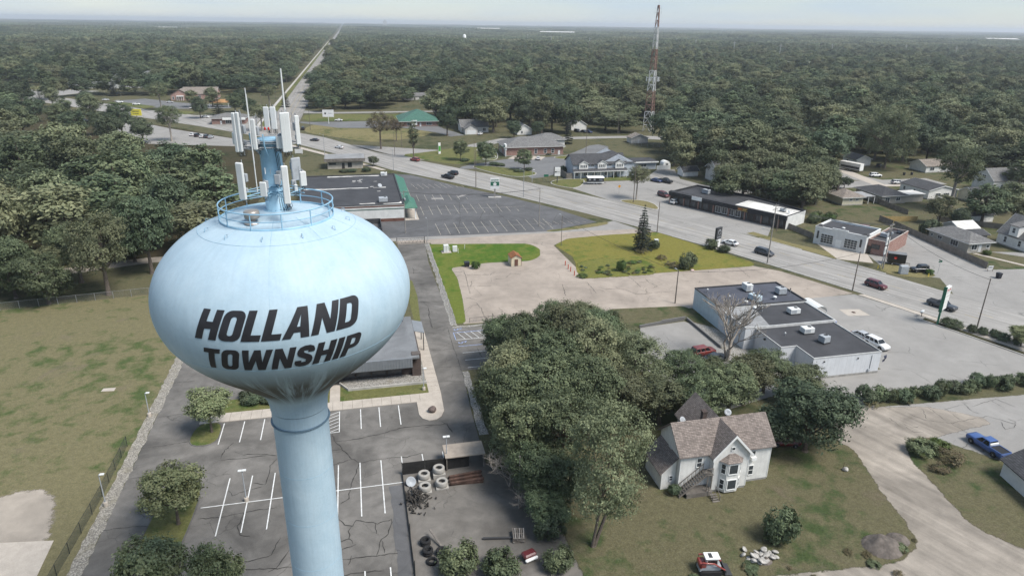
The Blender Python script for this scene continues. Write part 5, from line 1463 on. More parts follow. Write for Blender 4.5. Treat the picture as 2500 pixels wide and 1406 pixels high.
dish('dark satellite dish behind the farmhouse roof ridge', (46.9, 71.6, 6.4), .48, -0.3, 0.9)
# ---- white flat-roofed shop in three steps
t = thing('shop_building', 'long white flat-roofed shop with dark stepped roofs', 'building', (78, 105, 0))
def sh(x, y): return (x - 78, y - 105)
flat_block(t, [sh(68, 111.5), sh(87.2, 111.5), sh(87.2, 122.2), sh(68, 122.2)], 4.6, 'panel_blue', 'roof_blue', .2, 'trim_dark', .22)
rf = flat_block(t, [sh(68, 101.95), sh(86.9, 101.95), sh(86.9, 111.48), sh(68, 111.48)], 4.35, 'panel_white', 'roof_dark', .16, 'trim_grey', .2)
MB().sheet([sh(68.25, 102.2), sh(73.2, 102.2), sh(75.0, 111.2), sh(68.25, 111.2)], 4.22).build('roof_patch', 'roof_light', rf)
flat_block(t, [sh(70.1, 93.9), sh(73.1, 93.9), sh(73.1, 89.0), sh(86.4, 89.0), sh(86.4, 101.93), sh(70.1, 101.93)], 4.1, 'panel_white', 'roof_dark', .12, 'trim_grey', .12)
MB().box(sh(73.1, 0)[0] - .03, sh(86.4, 0)[0] + .03, sh(0, 88.97)[1], sh(0, 89.5)[1], 0, .42).build('plinth', 'foundation', t)
for x in (75.2, 81.8): MB().lathe([(.001, 0), (.14, 0), (.14, .1)], 10).build('wall_vent', 'trim_dark', t, (x - 78, -16.05, 3.3)).rotation_euler = (R(90), 0, 0)
MB().tube([(84.6 - 78, -16.05, .5), (84.6 - 78, -16.05, 3.6)], .04, 5).build('conduit', 'galv', t)
MB().box(84.2 - 78, 84.6 - 78, -16.2, -16.0, .6, 1.0).build('meter_box', 'antenna_grey', t)
WW = (70.1 - 78, 101.93 - 105, 270)
for x in (3.0, 3.9): door(t, WW, x, .85, 2.05, 'door_white', .1)
door(t, WW, 7.0, .9, 2.05, 'door_white', .1)
MB().lathe([(.001, 0), (.2, 0), (.2, .22)], 12).build('wall_vent', 'trim_dark', t, (70.0 - 78, 98.6 - 105, 3.5)).rotation_euler = (0, R(-90), 0)
window(t, (86.4 - 78, 89 - 105, 90), 5, .8, 4, 2, 'triple', 'trim_dark'); window(t, (86.4 - 78, 89 - 105, 90), 10, .8, 3, 2, 'double', 'trim_dark')
def hvac(p, w, d, h, label, m='antenna_white', rz=0.0, split=False):
 """roof air conditioner: cabinet, fan grille, coil panel, curb"""
 t = thing('air_handler', label, 'air conditioner', p, rz)
 MB().box(-w / 2 - .05, w / 2 + .05, -d / 2 - .05, d / 2 + .05, 0, .22).build('curb', 'trim_dark', t)
 MB().bevbox(-w / 2, w / 2, -d / 2, d / 2, .22, h, .04).build('cabinet', MATS[m], t)
 MB().lathe([(.36, 0), (.36, .06), (.3, .06), (.3, .01), (.001, .01)], 18).build('fan', 'trim_dark', t, (w * .22, d * .1, h))
 MB().box(-w * .42, w * .1, -d / 2 - .015, -d / 2 + .01, .4, h - .15).build('coil_panel', 'antenna_grey', t)
 return t
hvac((78.4, 119.2, 4.4), 1.5, 2.0, 1.55, 'tall white roof air conditioner at the back edge of the shop roof')
hvac((76.9, 113.7, 4.4), 1.4, 2.4, 1.3, 'pale blue roof air conditioner in the middle of the back shop roof', 'panel_blue', .3)
hvac((84.2, 116.0, 4.4), 1.8, 1.6, 1.45, 'blue grey slatted roof air conditioner at the right of the back shop roof', 'antenna_grey')
hvac((81.0, 106.7, 4.2), 2.1, 1.5, 1.15, 'wide white roof air conditioner alone on the middle shop roof')
hvac((78.4, 98.6, 4.0), 2.1, 1.5, 1.15, 'wide white roof air conditioner on the front shop roof')
hvac((78.9, 94.4, 4.0), 1.5, 1.4, 1.35, 'grey slatted roof air conditioner nearest the front of the shop roof', 'antenna_grey', .2)
def vent(p, label, r=.18, h=.7, cap=True, m='antenna_white'):
 t = thing('roof_vent', label, 'vent', p)
 MB().tube([(0, 0, 0), (0, 0, h)], r * .5, 8).build('pipe', 'galv', t)
 if cap: MB().lathe([(r * .5, h - .12), (r, h - .05), (r, h + .1), (r * .5, h + .22), (.001, h + .26)], 12).build('cowl', MATS[m], t)
vent((81.3, 113.6, 4.4), 'round white turbine vent between two roof units on the shop', .42, .5)
vent((74.8, 110.2, 4.2), 'white ball vent on the middle shop roof by the pale patch', .4, .3)
vent((75.6, 108.9, 4.2), 'small white capped flue on the middle shop roof', .22, .7)
vent((71.8, 114.8, 4.4), 'pair of short capped flues on the back shop roof', .16, .9)
vent((69.5, 119.6, 4.4), 'white capped flue at the left corner of the back shop roof', .18, .7)
vent((86.0, 115.4, 4.4), 'thin black stack at the right edge of the back shop roof', .12, 1.2, m='trim_dark')
vent((74.4, 112.9, 4.4), 'low square white exhaust on the back shop roof', .4, .35)
vent((73.8, 98.4, 4.0), 'tiny white roof vent on the front shop roof', .15, .4)
# ---- store with green awning
t = thing('store_building', 'flat dark-roofed store with brown and green bands and green metal awning', 'building', (0, 224, 0))
rf = flat_block(t, [(-17.4, -22), (13.4, -22), (13.4, 22.5), (-17.4, 22.5)], 5.3, 'stucco_white', 'roof_dark', .25, 'trim_dark', .35)
for z0, z1, m, o_ in ((4.55, 4.95, 'band_brown', .05), (3.75, 4.0, 'band_green', .05), (0, .95, 'band_brown', .06)):
 MB().box(-17.4 - o_, 13.4 + o_, -22 - o_, -21.9, z0, z1).build('wall_band', MATS[m], t)
for pts in ([(-17, 2.0), (-9, 1.2), (-2, 1.9), (3.5, 1.4), (3.5, 2.3), (-2, 2.7), (-9, 2.3), (-17, 3.0)], [(5.2, 1.6), (9.3, 1.5), (9.3, 2.3), (5.2, 2.2)], [(-10, 20.2), (2, 20.8), (8, 20.4), (8, 21.6), (-10, 21.6)], [(7.5, -21), (13, -21), (13, -17.6), (12, -19.6), (7.5, -19.8)], [(0.3, -19.6), (5, -19.7), (5, -18.9), (0.3, -18.8)]):
 _layer[0] += .0002
 MB().sheet(blob(pts, .18, .8, int(pts[0][0] * 7) % 97), 5.06 + _layer[0]).build('sealed_patch', 'roof_white', rf)
for k, (x, y) in enumerate(((-1.5, 13.4), (0.2, 13.0), (-1.6, 11.4), (0.6, 10.9), (0.9, 15), (5.6, 11.2), (6.2, -3.6), (4.3, 3.4))):
 MB().sheet(blob([(x, y), (x + 1.2, y), (x + 1.2, y + .5), (x, y + .5)], .12, .5, k), 5.063 + k * .0002).build('sealed_patch', 'roof_white', rf)
mb = MB(); slab(mb, [(13.45, -15, 5.2), (16.6, -15, 3.5), (16.6, 22, 3.5), (13.45, 22, 5.2)], .12); mb.build('awning', 'green_metal', t)
mb = MB(); hip_roof(mb, 13.3, 17.2, -21.2, -9.5, 3.7, 1.7, .3); mb.build('entrance_canopy', 'green_metal', t)
for y in (-20.6, -10.2): MB().box(16.7, 17.0, y - .15, y + .15, 0, 3.6).build('canopy_post', 'trim_white', t)
for k in range(7): window(t, (13.4, -20, 90), 4 + k * 5.6, .6, 4.2, 2.3, 'triple', 'trim_dark')
structure(MB().box(13.5, 17.8, 202.2, 246, 0, .1).build('pavement', 'pale_concrete'))
hvac((7.5, 206.2, 5.06), 2.6, 2.2, 1.4, 'dull grey roof air conditioner near the front edge of the store roof', 'antenna_grey')
hvac((9.6, 244.0, 5.06), 2.2, 1.8, 1.3, 'white roof air conditioner on the back edge of the store roof')
t = dish('round white dish on the store roof by the pale seam', (7.4, 226.4, 5.1), .7, .3)
t = thing('loading_pen', 'dark walled loading pen beside the store by the tank', 'enclosure', (2, 195, 0))
for a in ((-4, 4.2, -5.2, -5.0), (-4, 4.2, 5.0, 5.2), (4.0, 4.2, -5.0, 5.0)): MB().box(*a, 0, 1.6).build('wall_panel', 'trim_dark', t)
# ---- small flat pavilion by the road
t = thing('flat_pavilion', 'small beige building with a flat overhanging grey roof by the road bend', 'building', (-4, 289, 0))
MB().box(-7, 7, -4, 5, 0, 3.1).build('wall', 'stucco_beige', t)
MB().box(-8.2, 8.0, -5.2, 6, 3.1, 4.3).build('fascia_roof', 'weathered_wood', t); MB().sheet([(-8, -5), (7.8, -5), (7.8, 5.8), (-8, 5.8)], 4.32).build('roof', 'roof_light', t)
door(t, (-7, -4, 0), 6.2, 1.1, 2.3, 'door_dark', .1); window(t, (-7, -4, 0), 8.8, .7, 1.4, 1.7, 'double', 'trim_dark'); window(t, (7, -4, 90), 3, .8, 2.6, 1.6, 'double', 'trim_dark'); window(t, (-7, -4, 0), 2, 1.8, 2.6, .6, 'double', 'trim_dark')
# ---- brick bank
t = house('bank_building', 'red brick bank with grey hip roof and white entrance portico', 66.5, 93.5, 302, 318, 4.1, 3.4, 'x', 'brick_red', 'shingle_grey', [('S', 14, 1, 1.2, 1.9, 'sash'), ('S', 18.5, 1, 1.2, 1.9, 'sash'), ('S', 22, 1, 1.2, 1.9, 'sash'), ('W', 3, .7, 1.8, 2.2, 'double'), ('W', 6, .7, 1.8, 2.2, 'double')], [('S', 25, 'door_white')], 'bank', True, .9)
mb = MB(); mb.box(-13.9, -13.1, -8.6, -5.6, 2.9, 5.4); mb.build('portico_block', 'trim_white', t)
MB().box(-13.75, -13.45, -5.2, 2.6, 3.1, 3.55).build('green_band', mat('sign_green', (0.06, 0.26, 0.04), .6, .05, 1), t)
for y in (-8.3, -5.9): MB().tube([(-13.6, y, 0), (-13.6, y, 2.9)], .22, 10).build('column', 'trim_white', t)
MB().box(-13.95, -13.9, -7.8, -6.4, 3.7, 4.8).build('sign_face', 'sign_green', t)
house('drive_through', 'grey hipped drive-through canopy behind the brick bank', 86, 100, 321, 332, 4.0, 2.4, 'x', 'stucco_white', 'shingle_grey', hip=True, oh=.7, cat='canopy', found=False)
# ---- two-storey terrace with dormers
t = thing('terrace_building', 'pale grey two-storey terrace with dark roof and three arched-window dormers', 'building', (95, 257, 0))
mb = MB(); gable_walls(mb, -12.5, 9, -5, 5.5, 0, 5.4, 3.0, 'x'); mb.build('wall', 'siding_grey', t)
mb = MB(); gable_walls(mb, -1, 13, -4.2, 10, 0, 5.4, 3.4, 'y'); mb.build('wall', 'siding_grey', t)
mb = MB(); gable_roof(mb, -12.5, 9, -5, 5.5, 5.42, 3.0, 'x', .5); mb.build('roof', 'shingle_dark', t)
mb = MB(); hip_roof(mb, -1, 13, -4.2, 10, 5.45, 3.6, .5); mb.build('roof', 'shingle_dark', t)
mb = MB(); slab(mb, [(-13, -5.02, 3.5), (9.3, -5.02, 3.5), (9.3, -6.9, 2.8), (-13, -6.9, 2.8)], .14); mb.build('porch_roof', 'shingle_dark', t)
MB().box(-13, 9.3, -6.95, -6.88, 2.62, 2.86).build('porch_fascia', 'trim_white', t)
for k in range(9): MB().box(-12.7 + k * 2.7, -12.55 + k * 2.7, -6.8, -6.65, 0, 2.7).build('porch_post', 'trim_white', t)
for k, x in enumerate((-8.6, -1.0, 6.3)):
 mb = MB(); gable_walls(mb, x - 1.8, x + 1.8, -5.7, -2.4, 3.55, 5.6, 1.05, 'y'); dm = mb.build('dormer', 'siding_white', t)
 mb = MB(); gable_roof(mb, x - 1.8, x + 1.8, -5.7, -1.6, 5.62, 1.05, 'y', .3, .12); mb.build('dormer_roof', 'trim_white', dm)
 mb = MB(); gable_roof(mb, x - 1.75, x + 1.75, -5.6, -1.6, 5.75, 1.05, 'y', .3, .12); mb.build('dormer_shingles', 'shingle_dark', dm)
 for j in range(4): window(t, (x - 1.8, -5.7, 0), .72 + j * .72, 4.2, .42, 1.05, 'plain')
for x in (-4.8, 2.4): window(t, (x - .8, -5, 0), .8, 4.5, 1.2, .7, 'double')
for x in (-11, -7.5, -4, 1, 5): window(t, (x - .8, -5, 0), .8, .8, 1.2, 1.5, 'double')
for x in (-9.4, -2.2, 3): door(t, (x, -5, 0), 0, .95, 2.1, 'door_white', .1)
t = thing('board_screen', 'grey board screen fence at the left end of the terrace', 'fence', (81, 255, 0))
MB().box(-1.6, .9, -4.2, -4.05, 0, 2.3).box(-1.6, -1.45, -4.05, 4, 0, 2.3).build('board_panel', 'weathered_wood', t)
# small blue building with sheds
t = thing('blue_bungalow', 'small blue-grey flat-roofed building at the end of the forecourt', 'building', (116.5, 268, 0))
MB().box(-6, 6, -4, 4, 0, 3.0).build('wall', 'siding_grey', t); MB().box(-6.6, 6.6, -4.8, 4.6, 3.0, 3.35).build('roof', 'roof_dark', t); MB().box(-6.7, 6.7, -4.9, -4.8, 2.9, 3.4).build('fascia', 'trim_white', t)
door(t, (-6, -4, 0), 1.6, 1.0, 2.1, 'door_white', .1); window(t, (-6, -4, 0), 5.8, 1.1, 3.6, 1.1, 'triple')
t = thing('vinyl_gate', 'white board gate beside the blue-grey bungalow', 'gate', (125, 262, 0))
for k in range(8): MB().box(-.36, .36, -.04, .04, .1, 1.8).build('gate_board', 'trim_white', t, (-2.7 + k * .78, 0, 0))
t = thing('arched_shed', 'white garden shed with a rounded roof front beside the bungalow', 'shed', (127.5, 266, 0))
mb = MB(); pr = [(-1.6, 0), (1.6, 0), (1.6, 1.9), (1.35, 2.5), (.8, 2.95), (0, 3.1), (-.8, 2.95), (-1.35, 2.5), (-1.6, 1.9)]
mb.loft([[(x, -1.8, z) for x, z in pr], [(x, 1.8, z) for x, z in pr]], 0, True, True); mb.build('body', 'trim_white', t); window(t, (-1.6, -1.8, 0), 1.6, 1.4, 1.0, .9, 'grid')
house('white_cottage', 'white cottage wall half hidden behind trees by the forecourt', 126.5, 133, 247, 252, 2.4, 1.4, 'x', 'siding_white', 'shingle_dark')
# ---- black strip mall
so = at(1638, 467, 4.0)
t = thing('strip_mall', 'long black-fronted strip mall with brick piers and half white roof', 'building', (so.x, so.y, 0), R(-61))
SL = 41.5
flat_block(t, [(0, 0), (SL, 0), (SL, 11.5), (22, 15.5), (0, 15.5)], 4.0, 'brick_brown', 'roof_dark', .5, 'black_cladding', .3)
rfw = MB().sheet([(23, .4), (SL - .3, .4), (SL - .3, 11.0), (22.6, 11.0)], 3.53).build('white_roof', 'roof_white', t)
MB().box(-.2, SL + .2, -.9, -.02, 2.75, 4.1).build('black_fascia', 'black_cladding', t)
mb = MB(); slab(mb, [(-.3, .3, 4.25), (SL * .5, .3, 4.25), (SL * .5, -1.0, 3.6), (-.3, -1.0, 3.6)], .1); mb.build('mansard', 'shingle_dark', t)
x = 1.0
k = 0
while x < SL - 1.5:
 if k in (6, 12): door(t, (0, 0, 0), x + .9, 1.5, 2.3, 'door_dark', .1)
 else: window(t, (0, 0, 0), x + 1.1, .55, 1.75, 1.9, 'double', 'trim_white' if 7 <= k <= 10 else 'trim_dark')
 x += 2.35; k += 1
for k in range(8): MB().box(k * 5.6 - .2, k * 5.6 + .2, -.25, -.01, 0, 2.8).build('brick_pier', 'brick_red', t)
mb = MB().box(SL - .02, SL + .06, -.1, 11.4, 0, 3.9); mb.build('painted_end_wall', 'stucco_white', t)
MB().box(9.0, 12.8, -1.02, -.92, 3.0, 4.2).build('white_sign_board', 'trim_white', t)
sb_ = MB().box(25.6, 29.4, -1.06, -.92, 2.85, 3.95).build('sign_board', mat('sign_dark', (0.02, 0.02, 0.02), .5, .05, 1), t)
MB().box(25.7, 29.3, -1.09, -1.061, 2.95, 3.05).box(25.7, 29.3, -1.09, -1.061, 3.75, 3.85).build('sign_border', mat('sign_gold', (0.50, 0.33, 0.10), .5, .05, 1), sb_)
MB().box(26.0, 27.3, -1.09, -1.061, 3.2, 3.6).build('sign_emblem', mat('sign_orange', (0.45, 0.14, 0.04), .5, .05, 1), sb_)
MB().box(27.5, 29.0, -1.09, -1.061, 3.42, 3.62).box(27.5, 28.8, -1.09, -1.061, 3.18, 3.3).build('sign_lettering', 'sign_gold', sb_)
stp = frame(so, -61)
p = stp(8.5, 8); hvac((p.x, p.y, 3.5), 2.4, 1.6, 1.5, 'grey roof air conditioner on the black strip mall', 'antenna_grey', R(-61))
p = stp(37, 6); hvac((p.x, p.y, 3.55), 1.6, 1.2, 1.0, 'small grey unit on the white half of the strip mall roof', 'antenna_grey', R(-61))
p = stp(39.3, 5); dish('round white dish at the end of the strip mall roof', (p.x, p.y, 3.55), .5, .5)
# ---- white service garage with brick annex
go = at(1984, 593)
t = thing('service_garage', 'white two-bay service garage with glazed doors and small brick annex', 'garage', (go.x, go.y, 0), R(-58))
flat_block(t, [(0, 0), (13.6, 0), (13.6, 10.5), (0, 10.5)], 4.9, 'painted_block', 'roof_dark', .45, 'trim_white', .3)
MB().box(4.6, 8.8, -.12, .12, 4.9, 5.35).build('parapet_step', 'trim_white', t)
for x in (2.0, 8.3):
 fx = x + 1.6
 MB().box(fx - 1.75, fx + 1.75, -.05, .02, .05, 3.3).build('bay_door', 'trim_grey', t)
 window(t, (0, -.05, 0), fx, .75, 3.2, 2.4, 'sectional', 'trim_white')
for x in (1.0, 12.4): window(t, (0, 0, 0), x, 1.7, .38, 2.0, 'plain', 'trim_dark')
door(t, (0, 0, 0), 6.75, 1.5, 2.3, 'trim_white', .05)
for x in (.2, 12.2):
 mb = MB(); hip_roof(mb, x, x + 1.6, .2, 1.6, 5.0, .55, .1); mb.build('corner_cap', 'shingle_dark', t)
flat_block(t, [(13.65, 1.6), (18.6, 1.6), (18.6, 17.5), (13.65, 17.5)], 4.0, 'brick_red', 'roof_dark', .4, 'brick_red', .25, 'brick_wall')
window(t, (13.65, 1.6, 0), 2.0, 1.7, 1.9, 1.0, 'double', 'trim_dark'); door(t, (13.65, 1.6, 0), .6, .9, 2.1, 'door_dark', .05)
gp = frame(go, -58)
p = gp(6.2, 3.4); vent((p.x, p.y, 4.45), 'white square-capped vent on the service garage roof', .5, .5)
p = gp(15.6, 7.5); hvac((p.x, p.y, 3.62), 1.8, 1.5, 1.2, 'grey roof unit on the brick annex of the garage', 'antenna_grey', R(-58))
p = gp(17.4, 14.5); hvac((p.x, p.y, 3.62), 1.5, 1.1, .9, 'small dark roof unit at the back of the brick annex', 'trim_dark', R(-58))
# ---- houses to the east
house('ranch_house', 'grey ranch house with hip roof just behind the long board fence', 158.6, 166, 143, 156.5, 2.9, 1.9, 'y', 'siding_tan', 'shingle_grey', [('W', 1.2, 1.4, .6, .6, 'plain'), ('W', 4.0, 1.3, 1.4, .8, 'double'), ('W', 9.0, .9, 2.4, 1.4, 'triple'), ('S', 2.0, .9, 1.7, 1.4, 'double'), ('S', 6.4, 1.2, .9, .8, 'plain')], [('S', 3.9, 'door_white')], hip=True, oh=.7)
house('ranch_annex', 'low grey annex roof behind the ranch house', 166.2, 172, 150, 155, 2.5, .8, 'x', 'siding_tan', 'shingle_dark', oh=.5, cat='house')
t = house('gambrel_house', 'white house with a tall grey gambrel roof at the right edge', 175, 184, 139.5, 149.6, 3.4, 4.8, 'y', 'siding_white', 'shingle_grey', [('W', 2.6, 1.1, .8, 1.5, 'sash'), ('W', 7.0, 1.1, .8, 1.5, 'sash'), ('S', 2.5, 1.1, .9, 1.5, 'sash'), ('S', 6, 1.1, .9, 1.5, 'sash')], [], oh=.35)
mb = MB(); mb.box(-5.15, -1.8, -1.2, 1.4, 3.5, 6.3); dm = mb.build('dormer', 'siding_white', t); mb = MB(); slab(mb, [(-5.5, -1.5, 6.3), (-.8, -1.5, 7.2), (-.8, 1.7, 7.2), (-5.5, 1.7, 6.3)], .14); mb.build('dormer_roof', 'shingle_grey', dm)
window(t, (-5.15, 1.4, 270), 1.3, 4.4, .8, 1.3, 'sash')
house('metal_roof_shed', 'pale green shed with a bright white metal roof behind the ranch house', 168, 174.5, 155.5, 161.5, 2.7, 1.4, 'x', 'siding_pale', 'roof_white', oh=.4, cat='shed')
t = house('carport_house', 'beige hip-roofed house with a carport left of the grey house', 159.5, 167.5, 195, 204, 2.8, 1.9, 'x', 'siding_cream', 'shingle_tan', [('S', 3.2, 1.6, 1.0, .6, 'double'), ('S', 5.6, 1.6, 1.0, .6, 'double')], [], hip=True, oh=.6, chimney=(161.5, 201, 5.6))
MB().box(4.2, 9.0, -4.2, 3, 2.55, 2.75).build('carport_roof', 'roof_light', t)
for x in (6.5, 8.8): MB().box(x - .07, x + .07, -4.1, -3.95, 0, 2.55).build('carport_post', 'trim_white', t)
house('grey_ranch', 'olive grey ranch house with charcoal hip roof and long eaves', 174.5, 184, 194.5, 207.5, 2.9, 2.0, 'y', 'siding_tan', 'shingle_dark', [('W', 3, 1.4, 1.0, .8, 'double'), ('W', 7.5, 1.4, 1.0, .8, 'double'), ('S', 2.2, .2, 1.7, 1.9, 'double'), ('S', 6.5, 1.0, 1.6, 1.1, 'double')], [], hip=True, oh=.7)
t = thing('patio_canopy', 'flat white patio canopy beside the charcoal-roofed house', 'canopy', (188, 198, 0)); MB().box(-3.8, 4.4, -3, 3, 2.6, 2.8).build('roof', 'roof_white', t); MB().box(-3.6, 4.0, -2.6, 2.8, 0, 2.59).build('wall', 'siding_tan', t)
house('long_white_house', 'long white bungalow partly behind the big pale-trunked tree', 196, 208, 197.5, 211, 3.2, 1.4, 'y', 'siding_white', 'shingle_dark', [('W', 2.2, 1.2, .9, 1.1, 'sash'), ('W', 7, 1.2, .9, 1.1, 'sash'), ('S', 4, 1.0, 1.8, 1.1, 'double'), ('S', 7.5, 1.0, 2.2, 1.1, 'triple')], [], oh=.35)
house('cape_house', 'pale gabled house with grey roof and small front gable, far right', 229, 245, 203, 212, 4.2, 3.8, 'x', 'siding_pale', 'shingle_grey', [('W', 4.5, 4.4, 1.6, 1.3, 'grid'), ('S', 4, 1.1, 1, 1.4, 'sash')], [], oh=.3)
house('yellow_house', 'pale yellow house behind the pale-trunked tree', 208, 217, 190, 197, 3.0, 1.8, 'x', 'siding_cream', 'shingle_dark', [('S', 2.5, 1.2, 1, 1, 'double'), ('S', 6.5, 1.2, 1, 1, 'double')], [])
house('dark_roof_garage', 'white garage with a dark roof under trees right of the pale-trunked tree', 183.5, 193, 168, 174, 2.6, 1.5, 'x', 'siding_white', 'shingle_dark', cat='garage')
house('motorhome_garage', 'white gabled garage beside the parked motorhome', 212, 219.5, 255.5, 264, 3.0, 1.6, 'y', 'siding_white', 'shingle_dark', [('W', 3, 1.2, .8, .9, 'plain')], [], cat='garage')
house('tan_bungalow', 'tan roofed bungalow beyond the willow on the side street', 232, 246, 238, 247, 2.8, 2.0, 'x', 'siding_white', 'shingle_tan', [('S', 3, 1, 2, 1.2, 'double'), ('S', 9, 1, 2, 1.2, 'double')], [])
house('porch_house', 'grey two-storey house with a dark porch half hidden by trees across the forecourt', 134, 143, 234, 243, 5.0, 2.8, 'x', 'siding_pale', 'shingle_grey', [('S', 6.5, 3.6, .9, 1.3, 'sash')], [('S', 4, 'door_white')])
t = thing('porch', 'dark porch roof on posts in front of the grey house', 'porch', (140, 231.6, 0)); mb = MB(); slab(mb, [(-3.6, 2.2, 3.6), (3.6, 2.2, 3.6), (3.6, -1.8, 2.9), (-3.6, -1.8, 2.9)], .14); mb.build('roof', 'shingle_dark', t)
for x in (-3.3, 0, 3.3): MB().box(x - .1, x + .1, -1.7, -1.5, 0, 2.9).build('post', 'trim_white', t)
house('woodland_house', 'dark grey house deep in the trees above the motorhome', 196, 208, 292, 302, 5, 2.6, 'x', 'siding_tan', 'shingle_dark', [('S', 4, 3, 1.4, 1.2, 'double')], [])
# ---- houses north of the bank
house('gabled_house', 'pale house with two stepped grey gables and a white garage door', 57.6, 72.5, 374, 386, 3.2, 3.2, 'x', 'siding_pale', 'shingle_grey', [('S', 12.6, .9, 1.6, 1.6, 'double')], [], oh=.4)
t = thing('garage_wing', 'front garage wing of the house with stepped grey gables', 'garage', (62, 371, 0)); mb = MB(); gable_walls(mb, -3.4, 3.4, -3, 4, 0, 3.0, 2.2, 'y'); mb.build('wall', 'siding_pale', t); mb = MB(); gable_roof(mb, -3.4, 3.4, -3, 4, 3.02, 2.2, 'y', .4); mb.build('roof', 'shingle_grey', t); MB().box(-2.4, 2.4, -3.06, -2.98, .05, 2.3).build('garage_door', 'door_white', t)
house('white_side_house', 'small white house with grey roof half behind the bank trees', 86, 94, 362, 374, 3.2, 2.4, 'y', 'siding_white', 'shingle_grey', [('S', 2.5, 1, .9, 1.3, 'sash')], [])
t = house('white_garage', 'white garage with a dark gable roof above three parked cars', 120, 129, 374, 383, 3.4, 2.8, 'y', 'siding_white', 'shingle_dark', [], [], cat='garage'); MB().box(-2.7, 2.7, -4.56, -4.48, .05, 2.4).build('garage_door', 'door_white', t)
house('clinic', 'low brick clinic with a broad green hip roof', 27, 48, 401, 426, 3.2, 5.2, 'y', 'brick_red', 'shingle_green', [('S', 5, .9, 3, 1.6, 'triple'), ('S', 16, .9, 3, 1.6, 'triple')], [('S', 11, 'door_white')], hip=True, oh=1.2, cat='clinic')
t = thing('wall_sign', 'square white sign with black emblem on the clinic wall', 'sign', (34.5, 400.3, 1.2)); MB().box(-1.6, 1.6, -.06, .06, 0, 2.6).build('face', 'trim_white', t); MB().box(-.9, .9, -.08, -.061, .8, 1.9).build('emblem', 'trim_dark', t)
house('grey_bungalow', 'low grey bungalow roof among trees beyond the clinic', 40, 47.5, 544, 554, 3, 2.4, 'y', 'siding_pale', 'shingle_grey', [('S', 2, 1, 1.6, 1.2, 'double')], [])
house('long_bungalow', 'long low pale bungalow right of the grey one beyond the clinic', 48.5, 64, 546, 555, 3, 2.0, 'x', 'siding_pale', 'shingle_grey', [('S', 4, 1, 2, 1.2, 'double')], [])
t = house('tower_hut', 'small tan-roofed hut at the foot of the radio mast', 137, 146, 327, 333, 2.8, 1.8, 'y', 'siding_pale', 'shingle_tan', [], [], cat='hut'); door(t, (-4.5, -3, 0), 4, 1, 2.1, 'door_white', .1)
house('red_roof_house', 'house roof of faded red shingles deep in the woods', 108, 118, 430, 440, 4, 3, 'x', 'siding_tan', 'shingle_red')
house('hidden_house', 'grey gabled house roof glimpsed in the woods above the white garage', 142, 154, 505, 516, 4, 3.4, 'x', 'siding_pale', 'shingle_grey')
# ---- west side
t = house('brick_hall', 'pink brick hall with a gabled entrance and long tan roof', -122, -98, 566, 582, 4.0, 4.2, 'x', 'brick_pink', 'shingle_tan', [('S', 6, 1, 1.6, 2, 'double'), ('S', 12, 1, 1.6, 2, 'double')], [], cat='hall')
t = thing('hall_entrance', 'gabled pink brick entrance front of the hall with white porch', 'building', (-122, 563, 0)); mb = MB(); gable_walls(mb, -6.5, 6.5, -4, 5, 0, 4.2, 3.6, 'y'); mb.build('wall', 'brick_pink', t); mb = MB(); gable_roof(mb, -6.5, 6.5, -4, 5, 4.22, 3.6, 'y', .5); mb.build('roof', 'shingle_tan', t)
MB().box(-2.4, 2.4, -5.2, -4.1, 2.9, 3.5).build('porch_beam', 'trim_white', t)
for x in (-2.2, -.8, .8, 2.2): MB().box(x - .12, x + .12, -5.1, -4.9, 0, 2.9).build('porch_post', 'trim_white', t)
for x in (-4.8, 4.2): window(t, (-6.5, -4, 0), x + 6.5, .9, 1.1, 1.9, 'sash')
t = house('corner_shop', 'brown roofed corner shop with white fascia on the west car park', -78, -60, 424, 438, 3.6, 2.2, 'x', 'brick_red', 'shingle_grey', [('S', 9, .6, 3, 2, 'triple'), ('S', 14, .6, 3, 2, 'triple')], [('S', 5, 'door_white')], hip=True, oh=.9, cat='shop'); MB().box(-3, 9.4, -8.2, -7.9, 2.7, 4.0).build('white_fascia', 'trim_white', t)
t = thing('orange_awning', 'faded orange awning roof between the west trees', 'awning', (-88, 515, 0)); mb = MB(); slab(mb, [(-6, 3, 4.6), (6, 3, 4.6), (6.6, -3, 3), (-6.6, -3, 3)], .15); mb.build('canopy', 'awning_orange', t)
for x in (-6, 6): MB().box(x - .1, x + .1, -2.9, -2.7, 0, 3).build('post', 'trim_white', t)
house('chapel', 'white chapel with steep grey gables far left among trees', -205, -190, 690, 712, 6, 5.5, 'y', 'stucco_white', 'shingle_grey', [('S', 4, 2, 1.2, 3, 'sash'), ('S', 8, 2, 2.4, 4, 'double')], [], cat='chapel')
house('chapel_wing', 'lower gabled wing with grey roof right of the white chapel', -188, -168, 705, 725, 6.5, 5, 'y', 'siding_pale', 'shingle_grey', cat='chapel')
house('parish_hall', 'long low flat-roofed hall in front of the chapel', -232, -176, 664, 680, 4, .8, 'x', 'stucco_white', 'roof_light', cat='hall')
house('west_bungalow', 'grey bungalow roof at the far left edge behind trees', -262, -246, 585, 595, 3, 2.2, 'x', 'siding_pale', 'shingle_grey')
